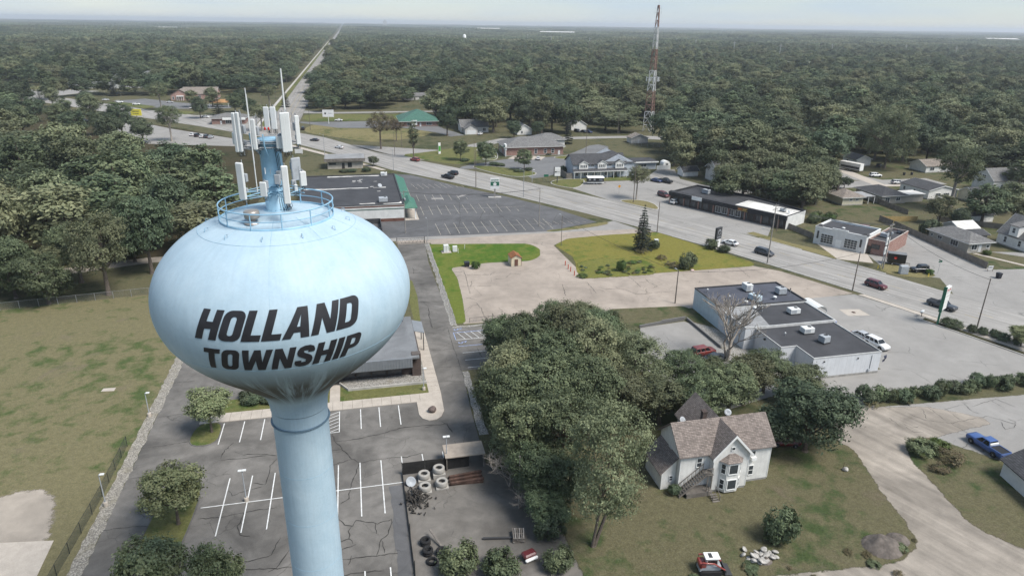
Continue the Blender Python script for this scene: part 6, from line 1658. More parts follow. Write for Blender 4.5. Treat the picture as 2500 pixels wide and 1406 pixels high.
# ---- white shed at the right edge of the yard, garden shed on the vacant lot
t = thing('yard_shed', 'white shed with a dark grey roof at the right edge by the pickup', 'shed', (82, 60.2, 0), R(-12))
mb = MB(); gable_walls(mb, 0, 7, -9, 0, 0, 2.5, 1.9, 'y'); mb.build('wall', 'stucco_white', t); mb = MB(); gable_roof(mb, 0, 7, -9, 0, 2.52, 1.9, 'y', .4); mb.build('roof', 'shingle_dark', t)
t = thing('garden_shed', 'small cream garden shed with rust-brown roof on the vacant lot', 'shed', (37.1, 156.9, 0))
mb = MB(); gable_walls(mb, -1.3, 1.3, -1.75, 1.75, 0.1, 2.2, .75, 'y'); mb.build('wall', 'shed_cream', t)
mb = MB(); gable_roof(mb, -1.3, 1.3, -1.75, 1.75, 2.22, .75, 'y', .14, .07); mb.build('roof', 'shingle_red', t)
for x in (-1.32, 1.25): MB().box(x, x + .07, -1.8, -1.73, .1, 2.2).build('corner_trim', 'door_brown', t)
for s in (-1, 1): MB().tube([(0, -1.91, 2.98), (s * 1.44, -1.91, 2.14)], .045, 4).build('verge_trim', 'door_brown', t)
door(t, (-1.3, -1.75, 0), 1.3, .85, 1.7, 'door_brown', .15); MB().box(-1.35, 1.35, -1.8, 1.8, 0, .1).build('floor_slab', 'foundation', t)
mb = MB(); gable_roof  # timber shelter roof over the storage yard corner
t = thing('lean_shelter', 'flat tan shelter roof at the corner of the storage yard', 'shelter', (11.6, 77.8, 0)); MB().box(-2.6, 2.8, -1.5, 1.6, 2.0, 2.14).build('roof', mat('plywood', (0.34, 0.29, 0.24), .8, .1, 1), t)
for x in (-2.4, 2.6):
 for y in (-1.3, 1.4): MB().box(x - .07, x + .07, y - .07, y + .07, 0, 2.0).build('post', 'weathered_wood', t)
# ================================================================ vehicles
def paint(name, col, rough=0.3):
 m, t, b = nodes_of('paint_' + name)
 co = coords(t)
 c = mixc(t, ramp(t, noise(t, co, 1.8, 4), (0.35, 0.0), (0.7, 1.0)), tuple(x * 0.85 for x in col), col)
 t.links.new(c, b.inputs['Base Color'])
 b.inputs['Roughness'].default_value = rough
 b.inputs['Coat Weight'].default_value = 0.4
 b.inputs['Coat Roughness'].default_value = 0.12
 MATS['paint_' + name] = m
for n_, c_ in dict(white=(0.70, 0.70, 0.69), black=(0.012, 0.012, 0.014), charcoal=(0.045, 0.047, 0.052), maroon=(0.10, 0.016, 0.018), red=(0.24, 0.045, 0.035), blue=(0.045, 0.095, 0.26), navy=(0.025, 0.04, 0.11), silver=(0.42, 0.43, 0.44), grey=(0.18, 0.185, 0.19), tan=(0.35, 0.31, 0.25)).items():
 paint(n_, c_)
mat('tyre', (0.018, 0.018, 0.019), 0.9, 0.1, 3); mat('rim', (0.42, 0.42, 0.43), 0.35, 0.1, 4, metal=0.6); mat('lamp_clear', (0.62, 0.62, 0.60), 0.15, 0.03, 2); mat('lamp_red', (0.30, 0.015, 0.012), 0.2, 0.03, 2); mat('car_trim', (0.02, 0.02, 0.022), 0.6, 0.1, 2)
glass('car_glass', (0.012, 0.014, 0.016), 0.05)
def body_loft(secs, w):
 """secs: (x, z_low, z_top, half-width factor); rounded-shoulder cross sections"""
 rings = []
 for x, zl, zt, k in secs:
  hw = w / 2 * k; s = (zt - zl)
  rings.append([(x, -hw * .90, zl), (x, -hw, zl + s * .22), (x, -hw * 1.0, zl + s * .62), (x, -hw * .93, zt - s * .06), (x, -hw * .80, zt), (x, hw * .80, zt), (x, hw * .93, zt - s * .06), (x, hw, zl + s * .62), (x, hw, zl + s * .22), (x, hw * .90, zl)])
 return MB().loft(rings, 0, True, True, smooth=True)
WHEEL = {}
def wheel_meshes(r, wd):
 k = (r, wd)
 if k not in WHEEL:
  tm = MB().lathe([(r * .62, -wd / 2), (r * .94, -wd / 2), (r, -wd * .35), (r, wd * .35), (r * .94, wd / 2), (r * .62, wd / 2)], 18).mesh('tyre', 'tyre')
  rm = MB().lathe([(.001, wd * .42), (r * .2, wd * .44), (r * .55, wd * .36), (r * .63, wd * .48), (r * .63, -wd * .48), (r * .55, -wd * .36), (.001, -wd * .42)], 14).mesh('rim', 'rim')
  WHEEL[k] = (tm, rm)
 return WHEEL[k]
KINDS = {}
def car_kind(name, L_, W_, H_, belt, hood, cab, wb, wr, tail='box', bed=None, ride=0.24, roofk=0.74):
 """cab = (rear base, rear top, front top, front base) along x from the rear bumper"""
 cb_, ct_, cf, ce = cab
 hl, ht = hood, belt
 if bed: secs = [(0.0, ride + .25, belt * .96, .93), (.10, ride + .1, belt, .98), (L_ * .25, ride, belt, 1.0), (cb_ , ride, belt, 1.0), (ce, ride, belt, 1.0), (ce + .25, ride, belt * .99, 1.0), (L_ - .5, ride, hl, .98), (L_ - .12, ride + .04, hl * .95, .94), (L_, ride + .12, hl * .78, .84)]
 else: secs = [(0.0, ride + .22, belt * .84, .84), (.12, ride + .06, belt * (.97 if tail == 'box' else .93), .93), (.45, ride, belt, .98), (L_ * .3, ride, belt, 1.0), (ce, ride, belt, 1.0), (ce + .25, ride, belt * .98, 1.0), (L_ - .55, ride, hl, .97), (L_ - .15, ride + .04, hl * .92, .90), (L_, ride + .14, hl * .74, .76)]
 secs = [(x - L_ / 2, zl, zt, k) for x, zl, zt, k in secs]
 body = body_loft(secs, W_)
 o = L_ / 2; wbm, wt = W_ * .45, W_ / 2 * roofk
 # greenhouse: painted roof and pillars, glass let in
 B = [(cb_ - o, wbm), (ce - o, wbm)]; T = [(ct_ - o, wt), (cf - o, wt)]
 z0, z1 = belt - .03, H_
 P = lambda u, v, s: None
 lo = [(cb_ - o, -wbm, z0), (ce - o, -wbm, z0), (ce - o, wbm, z0), (cb_ - o, wbm, z0)]
 mid = [(ct_ - o - .02, -wt, z1 - .07), (cf - o + .02, -wt, z1 - .07), (cf - o + .02, wt, z1 - .07), (ct_ - o - .02, wt, z1 - .07)]
 top = [(ct_ - o + .15, -wt * .86, z1), (cf - o - .2, -wt * .86, z1), (cf - o - .2, wt * .86, z1), (ct_ - o + .15, wt * .86, z1)]
 body.loft([lo, mid, top], 0, False, True)
 def pane(a, b, c, d, out, ins=0.06):
  pts = [Vector(p) for p in (a, b, c, d)]
  cen = sum(pts, Vector()) / 4
  return [tuple(cen + (p - cen) * (1 - ins) + Vector(out) * .012) for p in pts]
 gl = []
 gl.append(pane(lo[2], lo[1], mid[1], mid[2], (1, 0, .5), .08)); gl.append(pane(lo[0], lo[3], mid[3], mid[0], (-1, 0, .5), .12))
 for s in (0, 1):
  a, b, c, d = (lo[0], lo[1], mid[1], mid[0]) if s == 0 else (lo[3], lo[2], mid[2], mid[3])
  n_ = 1 if bed and cb_ > L_ * .42 else 2
  if ce - cb_ > 2.9: n_ = 3
  for k in range(n_):
   lerp = lambda p, q, u: Vector(p).lerp(Vector(q), u)
   g_ = .02
   a_, b_ = lerp(a, b, k / n_ + g_), lerp(a, b, (k + 1) / n_ - g_); d_, c_ = lerp(d, c, k / n_ + g_), lerp(d, c, (k + 1) / n_ - g_)
   gl.append(pane(a_, b_, c_, d_, (0, -1 if s == 0 else 1, .3), .10))
 gm = [MB().add(q, [(0, 1, 2, 3)]).mesh('window', 'car_glass') for q in gl]
 tr = MB()
 tr.bevbox(-o - .02, -o + .16, -W_ * .42, W_ * .42, ride + .12, ride + .32, .05); tr.bevbox(o - .18, o + .01, -W_ * .40, W_ * .40, ride + .04, ride + .22, .05)
 if bed:
  tr.box(.06 - o, cb_ - .12 - o, -W_ * .40, W_ * .40, belt - .02, belt + .012)
 ax = (wb[0] - o, wb[1] - o)
 KINDS[name] = dict(body=body.mesh(name + '_body', MATS['paint_white']), glass=gm, trim=tr.mesh(name + '_trim', MATS['car_trim']), L=L_, W=W_, H=H_, ax=ax, wr=wr, belt=belt, hood=hl, ride=ride, bed=bed, cb=cb_ - o, o=o)
 KINDS[name]['head'] = MB().bevbox(-.10, .05, -.2, .2, -.08, .08, .03).mesh('headlight', 'lamp_clear')
 KINDS[name]['tail'] = MB().bevbox(-.04, .08, -.14, .14, -.14, .14, .03).mesh('tail_light', 'lamp_red')
 KINDS[name]['arch'] = MB().lathe([(wr * 1.16, -.02), (wr * 1.16, .02), (.001, .02)], 16).mesh('wheel_arch', 'car_trim')
car_kind('sedan', 4.7, 1.82, 1.44, .95, .86, (.55, 1.35, 2.75, 3.55), (.95, 3.75), .33, 'trunk')
car_kind('suv', 4.75, 1.9, 1.74, 1.10, 1.02, (.12, .42, 2.85, 3.5), (.95, 3.8), .37)
car_kind('minivan', 5.1, 1.98, 1.76, 1.06, .95, (.10, .40, 3.1, 4.25), (1.0, 4.05), .34)
car_kind('hatch', 4.2, 1.76, 1.5, .95, .88, (.12, .5, 2.35, 3.15), (.8, 3.4), .32)
car_kind('pickup', 5.8, 2.0, 1.85, 1.15, 1.12, (2.05, 2.25, 3.45, 4.25), (1.15, 4.7), .40, bed=True, ride=.36)
car_kind('jeep', 4.3, 1.85, 1.85, 1.12, 1.12, (.25, .35, 2.35, 2.7), (.8, 3.4), .42, ride=.38, roofk=.86)
def car(kind, p, heading, col, label, group=None, name='parked_car', cat='car'):
 k = KINDS[kind]
 t = thing(name, label, cat, (p[0], p[1], Z5 if len(p) < 3 else p[2]), heading, group)
 def sub(nm, me, loc=(0, 0, 0), m=None, rot=None, parent=t):
  o = link(nm, me, parent, loc)
  if rot: o.rotation_euler = rot
  if m: o.material_slots[0].link = 'OBJECT'; o.material_slots[0].material = MATS[m]
  return o
 sub('body', k['body'], m='paint_' + col); sub('bumpers', k['trim'])
 for g in k['glass']: sub('window', g)
 tm, rm = wheel_meshes(k['wr'], .24)
 for x in k['ax']:
  for s in (-1, 1):
   sub('wheel_arch', k['arch'], (x, s * (k['W'] / 2 + .002) , k['wr'] + .05), rot=(R(90) * -s, 0, 0))
   w = sub('wheel', tm, (x, s * (k['W'] / 2 - .08), k['wr']), rot=(R(90) * -s, 0, 0))
   sub('rim', rm, parent=w)
 zl = k['ride'] + (k['belt'] - k['ride']) * .55
 for s in (-1, 1):
  sub('headlight', k['head'], (k['o'] - .12, s * k['W'] * .33, zl)); sub('tail_light', k['tail'], (-k['o'] + .04, s * k['W'] * .38, zl + .08))
 if kind == 'pickup':
  mb = MB()
  for s in (-1, 1): mb.box(-k['o'] + .08, k['cb'] - .1, s * k['W'] * .44 - .06, s * k['W'] * .44 + .06, k['belt'] - .01, k['belt'] + .05)
  mb.box(-k['o'] + .04, -k['o'] + .12, -k['W'] * .44, k['W'] * .44, k['belt'] - .01, k['belt'] + .05); sub('bed_rail', mb.mesh('bed_rail', MATS['paint_' + col]))
 return t
def rh(y, back=False): return road_heading(y) + (math.pi if back else 0)
def on_road(px_, py_): p = at(px_, py_); return (p.x, p.y)
MV = 'cars driving on the main road'
for kd, px_, py_, bk, col, lb in (('minivan', 1865, 622, False, 'charcoal', 'dark minivan passing in front of the vacant lot on the main road'), ('suv', 2137, 702, False, 'maroon', 'maroon SUV driving past the white shop'), ('pickup', 2298, 752, False, 'charcoal', 'dark pickup passing behind the green sign'),
  ('pickup', 1093, 436, True, 'black', 'black pickup leading on the main road by the store car park'), ('suv', 1106, 427, True, 'black', 'black SUV beside the black pickup on the main road'), ('suv', 1013, 394, True, 'red', 'red SUV on the main road by the triangle lawn'),
  ('sedan', 828, 363, True, 'white', 'white sedan at the road junction'), ('sedan', 1782, 598, True, 'white', 'white sedan half hidden behind the black roadside sign')):
 q = on_road(px_, py_); car(kd, q, rh(q[1], bk), col, lb, MV, 'moving_car')
NV = 'cars on the long straight road'
for kd, px_, py_, hd, col, lb in (('sedan', 768, 345, 150, 'charcoal', 'dark grey sedan turning at the corner lawn'), ('suv', 740, 317, 90, 'black', 'black SUV nearest the junction on the straight road'), ('suv', 750, 263, -90, 'charcoal', 'second dark car up the straight road'), ('sedan', 745, 227, 90, 'silver', 'silver car third up the straight road'), ('suv', 764, 194, -90, 'maroon', 'dark red car fourth up the straight road'),
  ('sedan', 762, 181, 90, 'white', 'white car fifth up the straight road, left lane'), ('sedan', 767, 176, 90, 'silver', 'pale car just beyond the fifth on the straight road'), ('suv', 781, 179, -90, 'white', 'white SUV half behind roadside trees on the straight road'), ('sedan', 784, 153, 90, 'silver', 'far silver car on the straight road'), ('sedan', 790, 152, -90, 'white', 'far white car on the straight road')):
 q = at(px_, py_); car(kd, (q.x, q.y), R(hd), col, lb, NV, 'moving_car')
# parked
car('pickup', (84.5 + .9, 65.6), R(92), 'blue', 'blue pickup truck with a white bed box on the cracked paving', cat='truck')
tb = MB().bevbox(-.75, .75, -.28, .28, 0, .38, .05).build('truck_toolbox', 'trim_white', None, (85.45, 65.0, Z5 + 1.16)); tag(tb, 'white toolbox lying across the blue pickup bed', 'toolbox')
car('suv', (59.6, 101.4), R(8), 'red', 'red SUV parked behind the shop under the bare tree')
car('sedan', (60.6, 98.7), R(14), 'charcoal', 'dark car parked beside the red SUV under the bare tree')
car('hatch', (57.4, 72.6), R(165), 'maroon', 'dark red car parked under the big dark tree by the farmhouse')
car('suv', (93.6, 98.0), R(-80), 'white', 'white SUV parked beside the shop front')
car('sedan', (93.4, 101.4), R(-80), 'silver', 'silver car parked beyond the white SUV at the shop front')
car('suv', (104.6, 207.2), R(25), 'white', 'white SUV parked in front of the strip mall')
car('minivan', (104.8, 217.6), R(-75), 'maroon', 'brown-red van parked at the left end of the strip mall')
car('sedan', (112.2, 240.4), R(-60), 'navy', 'navy blue car parked by the forecourt tree')
car('pickup', (115.2, 238.6), R(-60), 'black', 'black pickup parked beside the navy car', cat='truck')
car('jeep', (134.2, 132.6), R(170), 'black', 'black off-road jeep parked by the utility cabinet')
car('suv', (146.3, 166.5), R(-55), 'maroon', 'dark red van behind the service garage')
car('suv', (205, 234.6), R(-10), 'white', 'white SUV on the side street by the motorhome')
car('suv', (204, 221.3), R(-8), 'silver', 'silver SUV parked by the long white bungalow')
car('hatch', (222, 253), R(30), 'black', 'black car beside the motorhome garage')
for k, (x, y) in enumerate(((122, 368.6), (125, 366.8), (127.6, 364.8))): car(('suv', 'sedan', 'hatch')[k], (x, y), R(-70), ('charcoal', 'black', 'navy')[k], ('first', 'second', 'third')[k] + ' dark car from the left on the white garage drive', 'cars on the garage drive')
car('sedan', (66.5, 366), R(60), 'white', 'white car on the drive of the stepped-gable house')
car('sedan', (79, 292), R(75), 'white', 'white car parked under the bank trees')
car('sedan', (-8, 431), R(175), 'white', 'white car behind the white board sign by the clinic')
for k, (x, y) in enumerate(((18, 408), (22, 412))): car(('pickup', 'sedan')[k], (x, y), R(100), ('silver', 'white')[k], ('silver pickup parked before the clinic', 'white car parked before the clinic behind the rust tree')[k])
WC = 'cars in the west car parks'
for k, (px_, py_, hd, kd, col) in enumerate(((258, 246, 20, 'sedan', 'silver'), (292, 252, 10, 'suv', 'white'), (333, 257, 5, 'suv', 'white'), (415, 252, 10, 'sedan', 'silver'), (472, 266, 15, 'sedan', 'white'), (502, 288, -20, 'sedan', 'white'), (560, 300, 90, 'jeep', 'grey'), (470, 332, 80, 'sedan', 'white'), (482, 334, 80, 'suv', 'black'), (494, 336, 80, 'sedan', 'white'), (505, 337, 80, 'suv', 'charcoal'), (515, 338, 80, 'sedan', 'silver'), (310, 300, 160, 'sedan', 'white'), (205, 298, 160, 'sedan', 'silver'), (325, 272, 150, 'sedan', 'charcoal'))):
 q = at(px_, py_)
 lab = ['silver car at the back of the clinic car park, far left', 'white SUV left of two on the dark west car park', 'white SUV right of two on the dark west car park', 'pale car before the pink brick hall', 'white car right of the pale car before the hall', 'white car by the corner shop west of the straight road', 'grey off-road car by the corner shop fascia', 'first white car in the row left of the tower antennas', 'black car second in the row left of the tower antennas', 'white car third in the row left of the tower antennas', 'dark car fourth in the row left of the tower antennas', 'silver car last in the row left of the tower antennas', 'white car under the yellow sign', 'silver car glimpsed through the west trees', 'dark car driving past the yellow sign'][k]
 car(kd, (q.x, q.y), R(hd), col, lab, WC)
# ---- motorhome, food trailer, black box trailer
def trailer(name, label, cat, p, rz, L_, W_, H_, m, stripe_m=None, z0=.55, wheels=(.0,), roof_m='roof_white', hitch=True, skirt=None):
 t = thing(name, label, cat, (p[0], p[1], 0.05), rz)
 MB().bevbox(-L_ / 2, L_ / 2, -W_ / 2, W_ / 2, z0, H_, .12).build('body', MATS[m], t)
 MB().bevbox(-L_ / 2 - .04, L_ / 2 + .04, -W_ / 2 - .04, W_ / 2 + .04, H_ + .005, H_ + .12, .04).build('roof', MATS[roof_m], t)
 if stripe_m: MB().box(-L_ / 2 - .01, L_ / 2 + .01, -W_ / 2 - .02, -W_ / 2 + .01, z0, z0 + .35).build('skirt', MATS[stripe_m], t)
 tm, rm = wheel_meshes(.36, .22)
 for x in wheels:
  for s in (-1, 1):
   w = link('wheel', tm, t, (x, s * (W_ / 2 - .1), .36)); w.rotation_euler = (R(90) * -s, 0, 0); link('rim', rm, w)
 if hitch:
  MB().tube([(L_ / 2, -.4, z0), (L_ / 2 + 1.2, 0, z0)], .05, 5).tube([(L_ / 2, .4, z0), (L_ / 2 + 1.2, 0, z0)], .05, 5).build('drawbar', 'trim_dark', t)
  MB().tube([(L_ / 2 + 1.1, 0, 0), (L_ / 2 + 1.1, 0, z0)], .05, 6).build('jockey_leg', 'galv', t)
 return t
q = at(1452, 449)
t = trailer('food_trailer', 'black and white food trailer with an open hatch before the terrace', 'trailer', q, R(-8), 6.4, 2.3, 2.7, 'paint_black', 'trim_white', .5, (-.5, .5))
MB().box(-2.8, 2.8, -1.35, -1.14, 1.3, 1.36).build('serving_shelf', 'galv', t)
mb = MB(); slab(mb, [(-3.2, -1.16, 2.72), (3.2, -1.16, 2.72), (3.2, -2.1, 2.55), (-3.2, -2.1, 2.55)], .06); mb.build('awning', 'trim_white', t)
for x in (-2.2, -.4): MB().box(x - .35, x + .35, -1.175, -1.152, 1.5, 2.1).build('menu_board', 'trim_white', t)
MB().box(1.4, 2.6, -1.175, -1.152, 1.3, 2.1).build('serving_hatch', 'antenna_grey', t)
t = trailer('box_trailer', 'black box trailer with a round red emblem beside the brick annex', 'trailer', (132.6, 138.8), R(-35), 4.2, 2.2, 2.9, 'paint_black', None, .6, (-.8,), 'roof_grey')
MB().lathe([(.001, 0), (.35, 0), (.35, .02)], 14).build('emblem', 'beacon_red', t, (-.3, -1.11, 2.0)).rotation_euler = (R(90), 0, 0)
t = trailer('motorhome', 'white and black motorhome parked by the gabled garage', 'motorhome', (203.6, 247.6), R(-72), 9.5, 2.6, 3.4, 'trim_white', 'trim_dark', .6, (-.6, .5))
MB().box(-4.2, 4.4, -1.33, -1.28, 1.2, 2.2).build('dark_band', 'trim_dark', t); MB().box(-4.76, -4.7, -1.1, 1.1, .8, 2.9).build('rear_panel', 'trim_dark', t)
# ---- tracked loader at the bottom edge
t = thing('skid_loader', 'red and grey tracked skid loader with raised arms on the dirt', 'loader', (35.0, 52.6, 0), R(-10))
for s in (-1, 1):
 mb = MB(); mb.loft([[(x, s * .72 + d, z) for x, z in ((-1.2, .12), (-1.0, 0), (.9, 0), (1.2, .2), (1.1, .55), (-1.0, .6), (-1.25, .4))] for d in (-.17, .17)], 0, True, True); mb.build('track', 'tyre', t)
MB().bevbox(-1.3, 1.1, -.55, .55, .35, 1.15, .08).build('chassis', 'antenna_grey', t)
MB().bevbox(-1.35, -.55, -.6, .6, .9, 1.5, .1).build('engine_cover', 'paint_red', t)
MB().bevbox(-.6, .75, -.48, .48, 1.1, 2.05, .08).build('cab', 'trim_grey', t)
MB().box(.755, .765, -.4, .4, 1.25, 1.95).build('windscreen', 'car_glass', t)
for s in (-1, 1): MB().box(-.45, .6, s * .485 - .004, s * .485 + .004, 1.3, 1.9).build('side_window', 'car_glass', t)
MB().bevbox(-.75, .9, -.55, .55, 2.05, 2.15, .04).build('cab_roof', 'trim_white', t); MB().box(-.3, .1, -.35, .35, 2.151, 2.17).build('roof_hatch', 'trim_dark', t)
for s in (-1, 1): MB().tube([(-1.2, s * .68, 1.0), (-1.1, s * .68, 1.75), (.2, s * .68, 1.6), (1.5, s * .68, .7)], .09, 6).build('lift_arm', 'paint_red', t)
mb = MB(); mb.loft([[(x, y, z) for x, z in ((1.5, .75), (1.45, .15), (2.3, .1), (2.32, .16), (1.6, .22), (1.62, .75))] for y in (-.9, .9)], 0, True, True); mb.build('bucket', 'trim_dark', t)
# ================================================================ street furniture, fences, yard things
mat('pole_wood', (0.16, 0.135, 0.115), 0.95, 0.2, 2.0); mat('pole_grey', (0.27, 0.25, 0.23), 0.9, 0.2, 2.0); mat('wire', (0.05, 0.05, 0.052), 0.6, 0.1, 1.0); mat('red_paint', (0.45, 0.06, 0.02), .6, .15, 2); mat('hydrant_yellow', (0.55, 0.42, 0.05), .5, .1, 2); mat('bin_black', (0.02, 0.022, 0.03), .5, .1, 2)
mat('sign_green_dark', (0.02, 0.12, 0.07), .5, .08, 1); mat('sign_white', (0.66, 0.66, 0.64), .5, .05, 1); mat('sign_yellow', (0.60, 0.52, 0.06), .5, .05, 1); mat('rust', (0.085, 0.05, 0.038), .9, .3, 2, bmp=.4); mat('scrap', (0.05, 0.045, 0.04), .9, .4, 4, bmp=.6); mat('ring_concrete', (0.32, 0.305, 0.28), .9, .1, 2); mat('soil', (0.135, 0.115, 0.10), .95, .2, 1.5, bmp=.8); mat('rubble', (0.40, 0.38, 0.35), .95, .25, 2, bmp=.6); mat('amber', (0.55, 0.25, 0.03), .5, .1, 1)
POLES = {}
def pole(key, p, h, label, arms=1, lamp=None, r=.15, m='pole_wood', cat='utility pole', lean=0.0, group='utility poles along the roads', rz=None, can=False):
 a = road_heading(p[1]) + math.pi / 2 if rz is None else rz
 t = thing('utility_pole', label, cat, (p[0], p[1], 0), a, group)
 MB().tube([(0, 0, -.2), (0, 0, h)], [r, r * .62], 8).build('shaft', MATS[m], t)
 for k in range(arms):
  z = h - .45 - k * .9
  MB().box(-1.15, 1.15, -.06, .06, z - .06, z + .06).build('crossarm', MATS[m], t)
  for x in (-1.05, -.5, .5, 1.05): MB().lathe([(.03, 0), (.05, .06), (.05, .14), (.001, .18)], 6).build('insulator', 'antenna_grey', t, (x, 0, z + .06))
 if can:
  MB().lathe([(.001, 0), (.24, 0), (.24, .75), (.16, .82), (.001, .85)], 10).build('transformer', 'antenna_grey', t, (0, -.38, h - 2.9))
 if lamp:
  dx, zz_ = lamp
  MB().tube([(0, 0, zz_), (0, dx * .6, zz_ + .35), (0, dx, zz_ + .4)], .035, 5).build('lamp_arm', 'galv', t)
  MB().bevbox(-.12, .12, -.3, .3, -.06, .07, .03).build('lamp_head', 'antenna_grey', t, (0, dx, zz_ + .38))
 POLES[key] = (Vector((p[0], p[1], 0)), h, a)
 return t
def pp(x, y): q = at(x, y); return (q.x, q.y)
pole('a', pp(1162, 458), 13.5, 'wooden utility pole left of the store sign beside the main road', 0)
pole('b', pp(1278, 482), 9.5, 'lamp pole at the kerb right of the store sign', 0, (1.8, 9.2), .12, 'galv')
pole('c', pp(1316, 553), 11.7, 'grey utility pole with crossarm in the store car park', 1, m='pole_grey')
pole('d', pp(1546, 495), 12.5, 'wooden pole with lamp on the round verge before the strip mall', 1, (2, 11.5))
pole('e', pp(1604, 568), 9.1, 'dark wooden pole by the spruce', 0, None, .14)
pole('f', pp(1873, 643), 15.5, 'tall pole with crossarms and lamp in front of the strip mall end', 2, (2.6, 8.2), .17, 'pole_grey')
pole('g', pp(2081, 710), 9.4, 'plain wooden pole at the right corner of the vacant lot', 0)
pole('h', pp(2155, 657), 11.8, 'leaning pole with transformer in front of the brick annex', 2, None, .18, 'pole_grey', can=True)
pole('i', pp(2385, 800), 10.6, 'bare wooden pole standing in the hedge row right of the green sign', 0)
pole('j', pp(1648, 740), 7.6, 'short pole with lamp behind the white shop', 0, (.8, 7.3))
pole('k', pp(1370, 600), 8.4, 'thin lamp pole inside the vacant lot', 0, (.9, 8.2), .09)
pole('l', pp(990, 570), 12.4, 'grey pole with a transformer beside the store by the tank', 1, (.8, 11), .15, 'pole_grey', can=True)
pole('m', pp(1045, 588), 6.2, 'short grey lamp post by the drive gate', 0, (.7, 6.0), .07, 'galv')
pole('n', pp(1895, 565), 5.0, 'short post at the end of the strip mall', 0, None, .12)
pole('o', (16.9, 67.2), 7.6, 'grey pole beside the tree mass at the storage yard', 0, None, .11, 'pole_grey')
pole('p', pp(961, 417), 8.6, 'lamp pole by the beige pavilion', 0, (1.4, 8.2), .1, 'galv')
pole('q', pp(793, 380), 9.5, 'lamp pole at the junction kerb by the red car', 0, (2.2, 9.0), .11, 'galv')
pole('r', pp(964, 380), 10.5, 'dark pole on the triangle lawn', 0, None, .12)
pole('s', pp(981, 360), 10.5, 'dark pole behind the triangle lawn tree', 0, None, .12)
pole('t', pp(1158, 412), 11.5, 'tall dark pole at the bank corner', 0, None, .12)
pole('u', pp(758, 318), 11, 'pole at the corner lawn beside the straight road', 0, None, .14)
pole('v', pp(1430, 380), 13, 'wooden pole behind the terrace', 0, None, .14)
pole('w', pp(1508, 330), 14, 'wooden pole beside the woods near the mast', 0, None, .14)
ORD = 'first second third fourth fifth sixth seventh eighth ninth tenth eleventh twelfth thirteenth fourteenth fifteenth last'.split()
# line of poles down the straight road
for k in range(16):
 y = 470 + k * 42 + (k * k) * 2.0
 pole('n%d' % k, (-55.5, y), 11.5, ORD[k] + ' wooden pole from the junction along the left of the straight road', 1, None, .16, rz=0, group='poles along the straight road')
def wires(a, b, n, name, label, sag=1.2, z=None, off=(-1.0, 0, 1.0), dz=.3, r=.035):
 (p0, h0, a0), (p1, h1, a1) = POLES[a], POLES[b]
 t = thing('power_line', label, 'cable', (p0.x, p0.y, 0), 0)
 for o in off[:n]:
  q0 = p0 + Vector((math.cos(a0) * o, math.sin(a0) * o, h0 - dz)); q1 = p1 + Vector((math.cos(a1) * o, math.sin(a1) * o, h1 - dz))
  pts = [q0.lerp(q1, u) - Vector((0, 0, sag * 4 * u * (1 - u))) - p0 for u in [i / 12 for i in range(13)]]
  MB().tube(pts, r, 4).build('strand', 'wire', t)
wires('d', 'f', 2, '', 'overhead wires from the verge pole to the strip mall pole')
wires('f', 'h', 3, '', 'overhead wires from the strip mall pole to the annex pole')
wires('h', 'i', 1, '', 'overhead wire from the annex pole across the main road', off=(0,))
wires('g', 'j', 1, '', 'service wire sagging from the lot corner pole to the shop pole', 1.5, off=(0,))
wires('j', 'k', 1, '', 'service wire across the vacant lot', .8, off=(0,))
wires('a', 'c', 1, '', 'overhead wire over the store car park', off=(0,))
wires('c', 'l', 2, '', 'overhead wires from the car park pole to the store')
wires('v', 'd', 2, '', 'overhead wires crossing the forecourt')
for k in range(15): wires('n%d' % k, 'n%d' % (k + 1), 3, '', ORD[k] + ' span of wires from the junction along the straight road')
def lamp_post(p, h, label, arm=(.6, 0), base=True, double=False, rz=0.0):
 t = thing('lamp_post', label, 'lamp post', (p[0], p[1], 0), rz, 'car park lamp posts')
 if base: MB().lathe([(.001, .6), (.26, .6), (.28, .55), (.28, 0)], 12).build('footing', 'pale_concrete', t)
 MB().tube([(0, 0, .3), (0, 0, h)], [.075, .055], 8).build('shaft', 'antenna_grey', t)
 for s in ((-1, 1) if double else (1,)):
  MB().tube([(0, 0, h - .05), (s * arm[0], 0, h)], .035, 5).build('arm', 'antenna_grey', t)
  MB().bevbox(-.26, .26, -.17, .17, -.07, .08, .03).build('lamp_head', 'antenna_white', t, (s * arm[0], 0, h))
lamp_post((-32.9, 99.0), 4.0, 'upper white lamp post on the gravel strip by the field', (.35, 0))
lamp_post((-32.8, 78.0), 4.6, 'lower white lamp post on the gravel strip by the field', (.35, 0))
lamp_post((-16.1, 75.35), 4.6, 'lamp post standing in the middle of the striped car park', (.22, 0), double=True)
lamp_post((8.4, 98.6), 4.0, 'bent-topped lamp post on the lawn strip before the office', (.3, 0))
lamp_post((9.3, 77.3), 4.8, 'lamp post behind the storage yard screen', (.2, 0), double=True)
lamp_post((-8.2, 98.8), 3.6, 'short lamp post on the lawn behind the tower stem', (.3, 0))
lamp_post((64.5, 246.3), 5, 'lamp post by the bank hedge', (.6, 0), False)
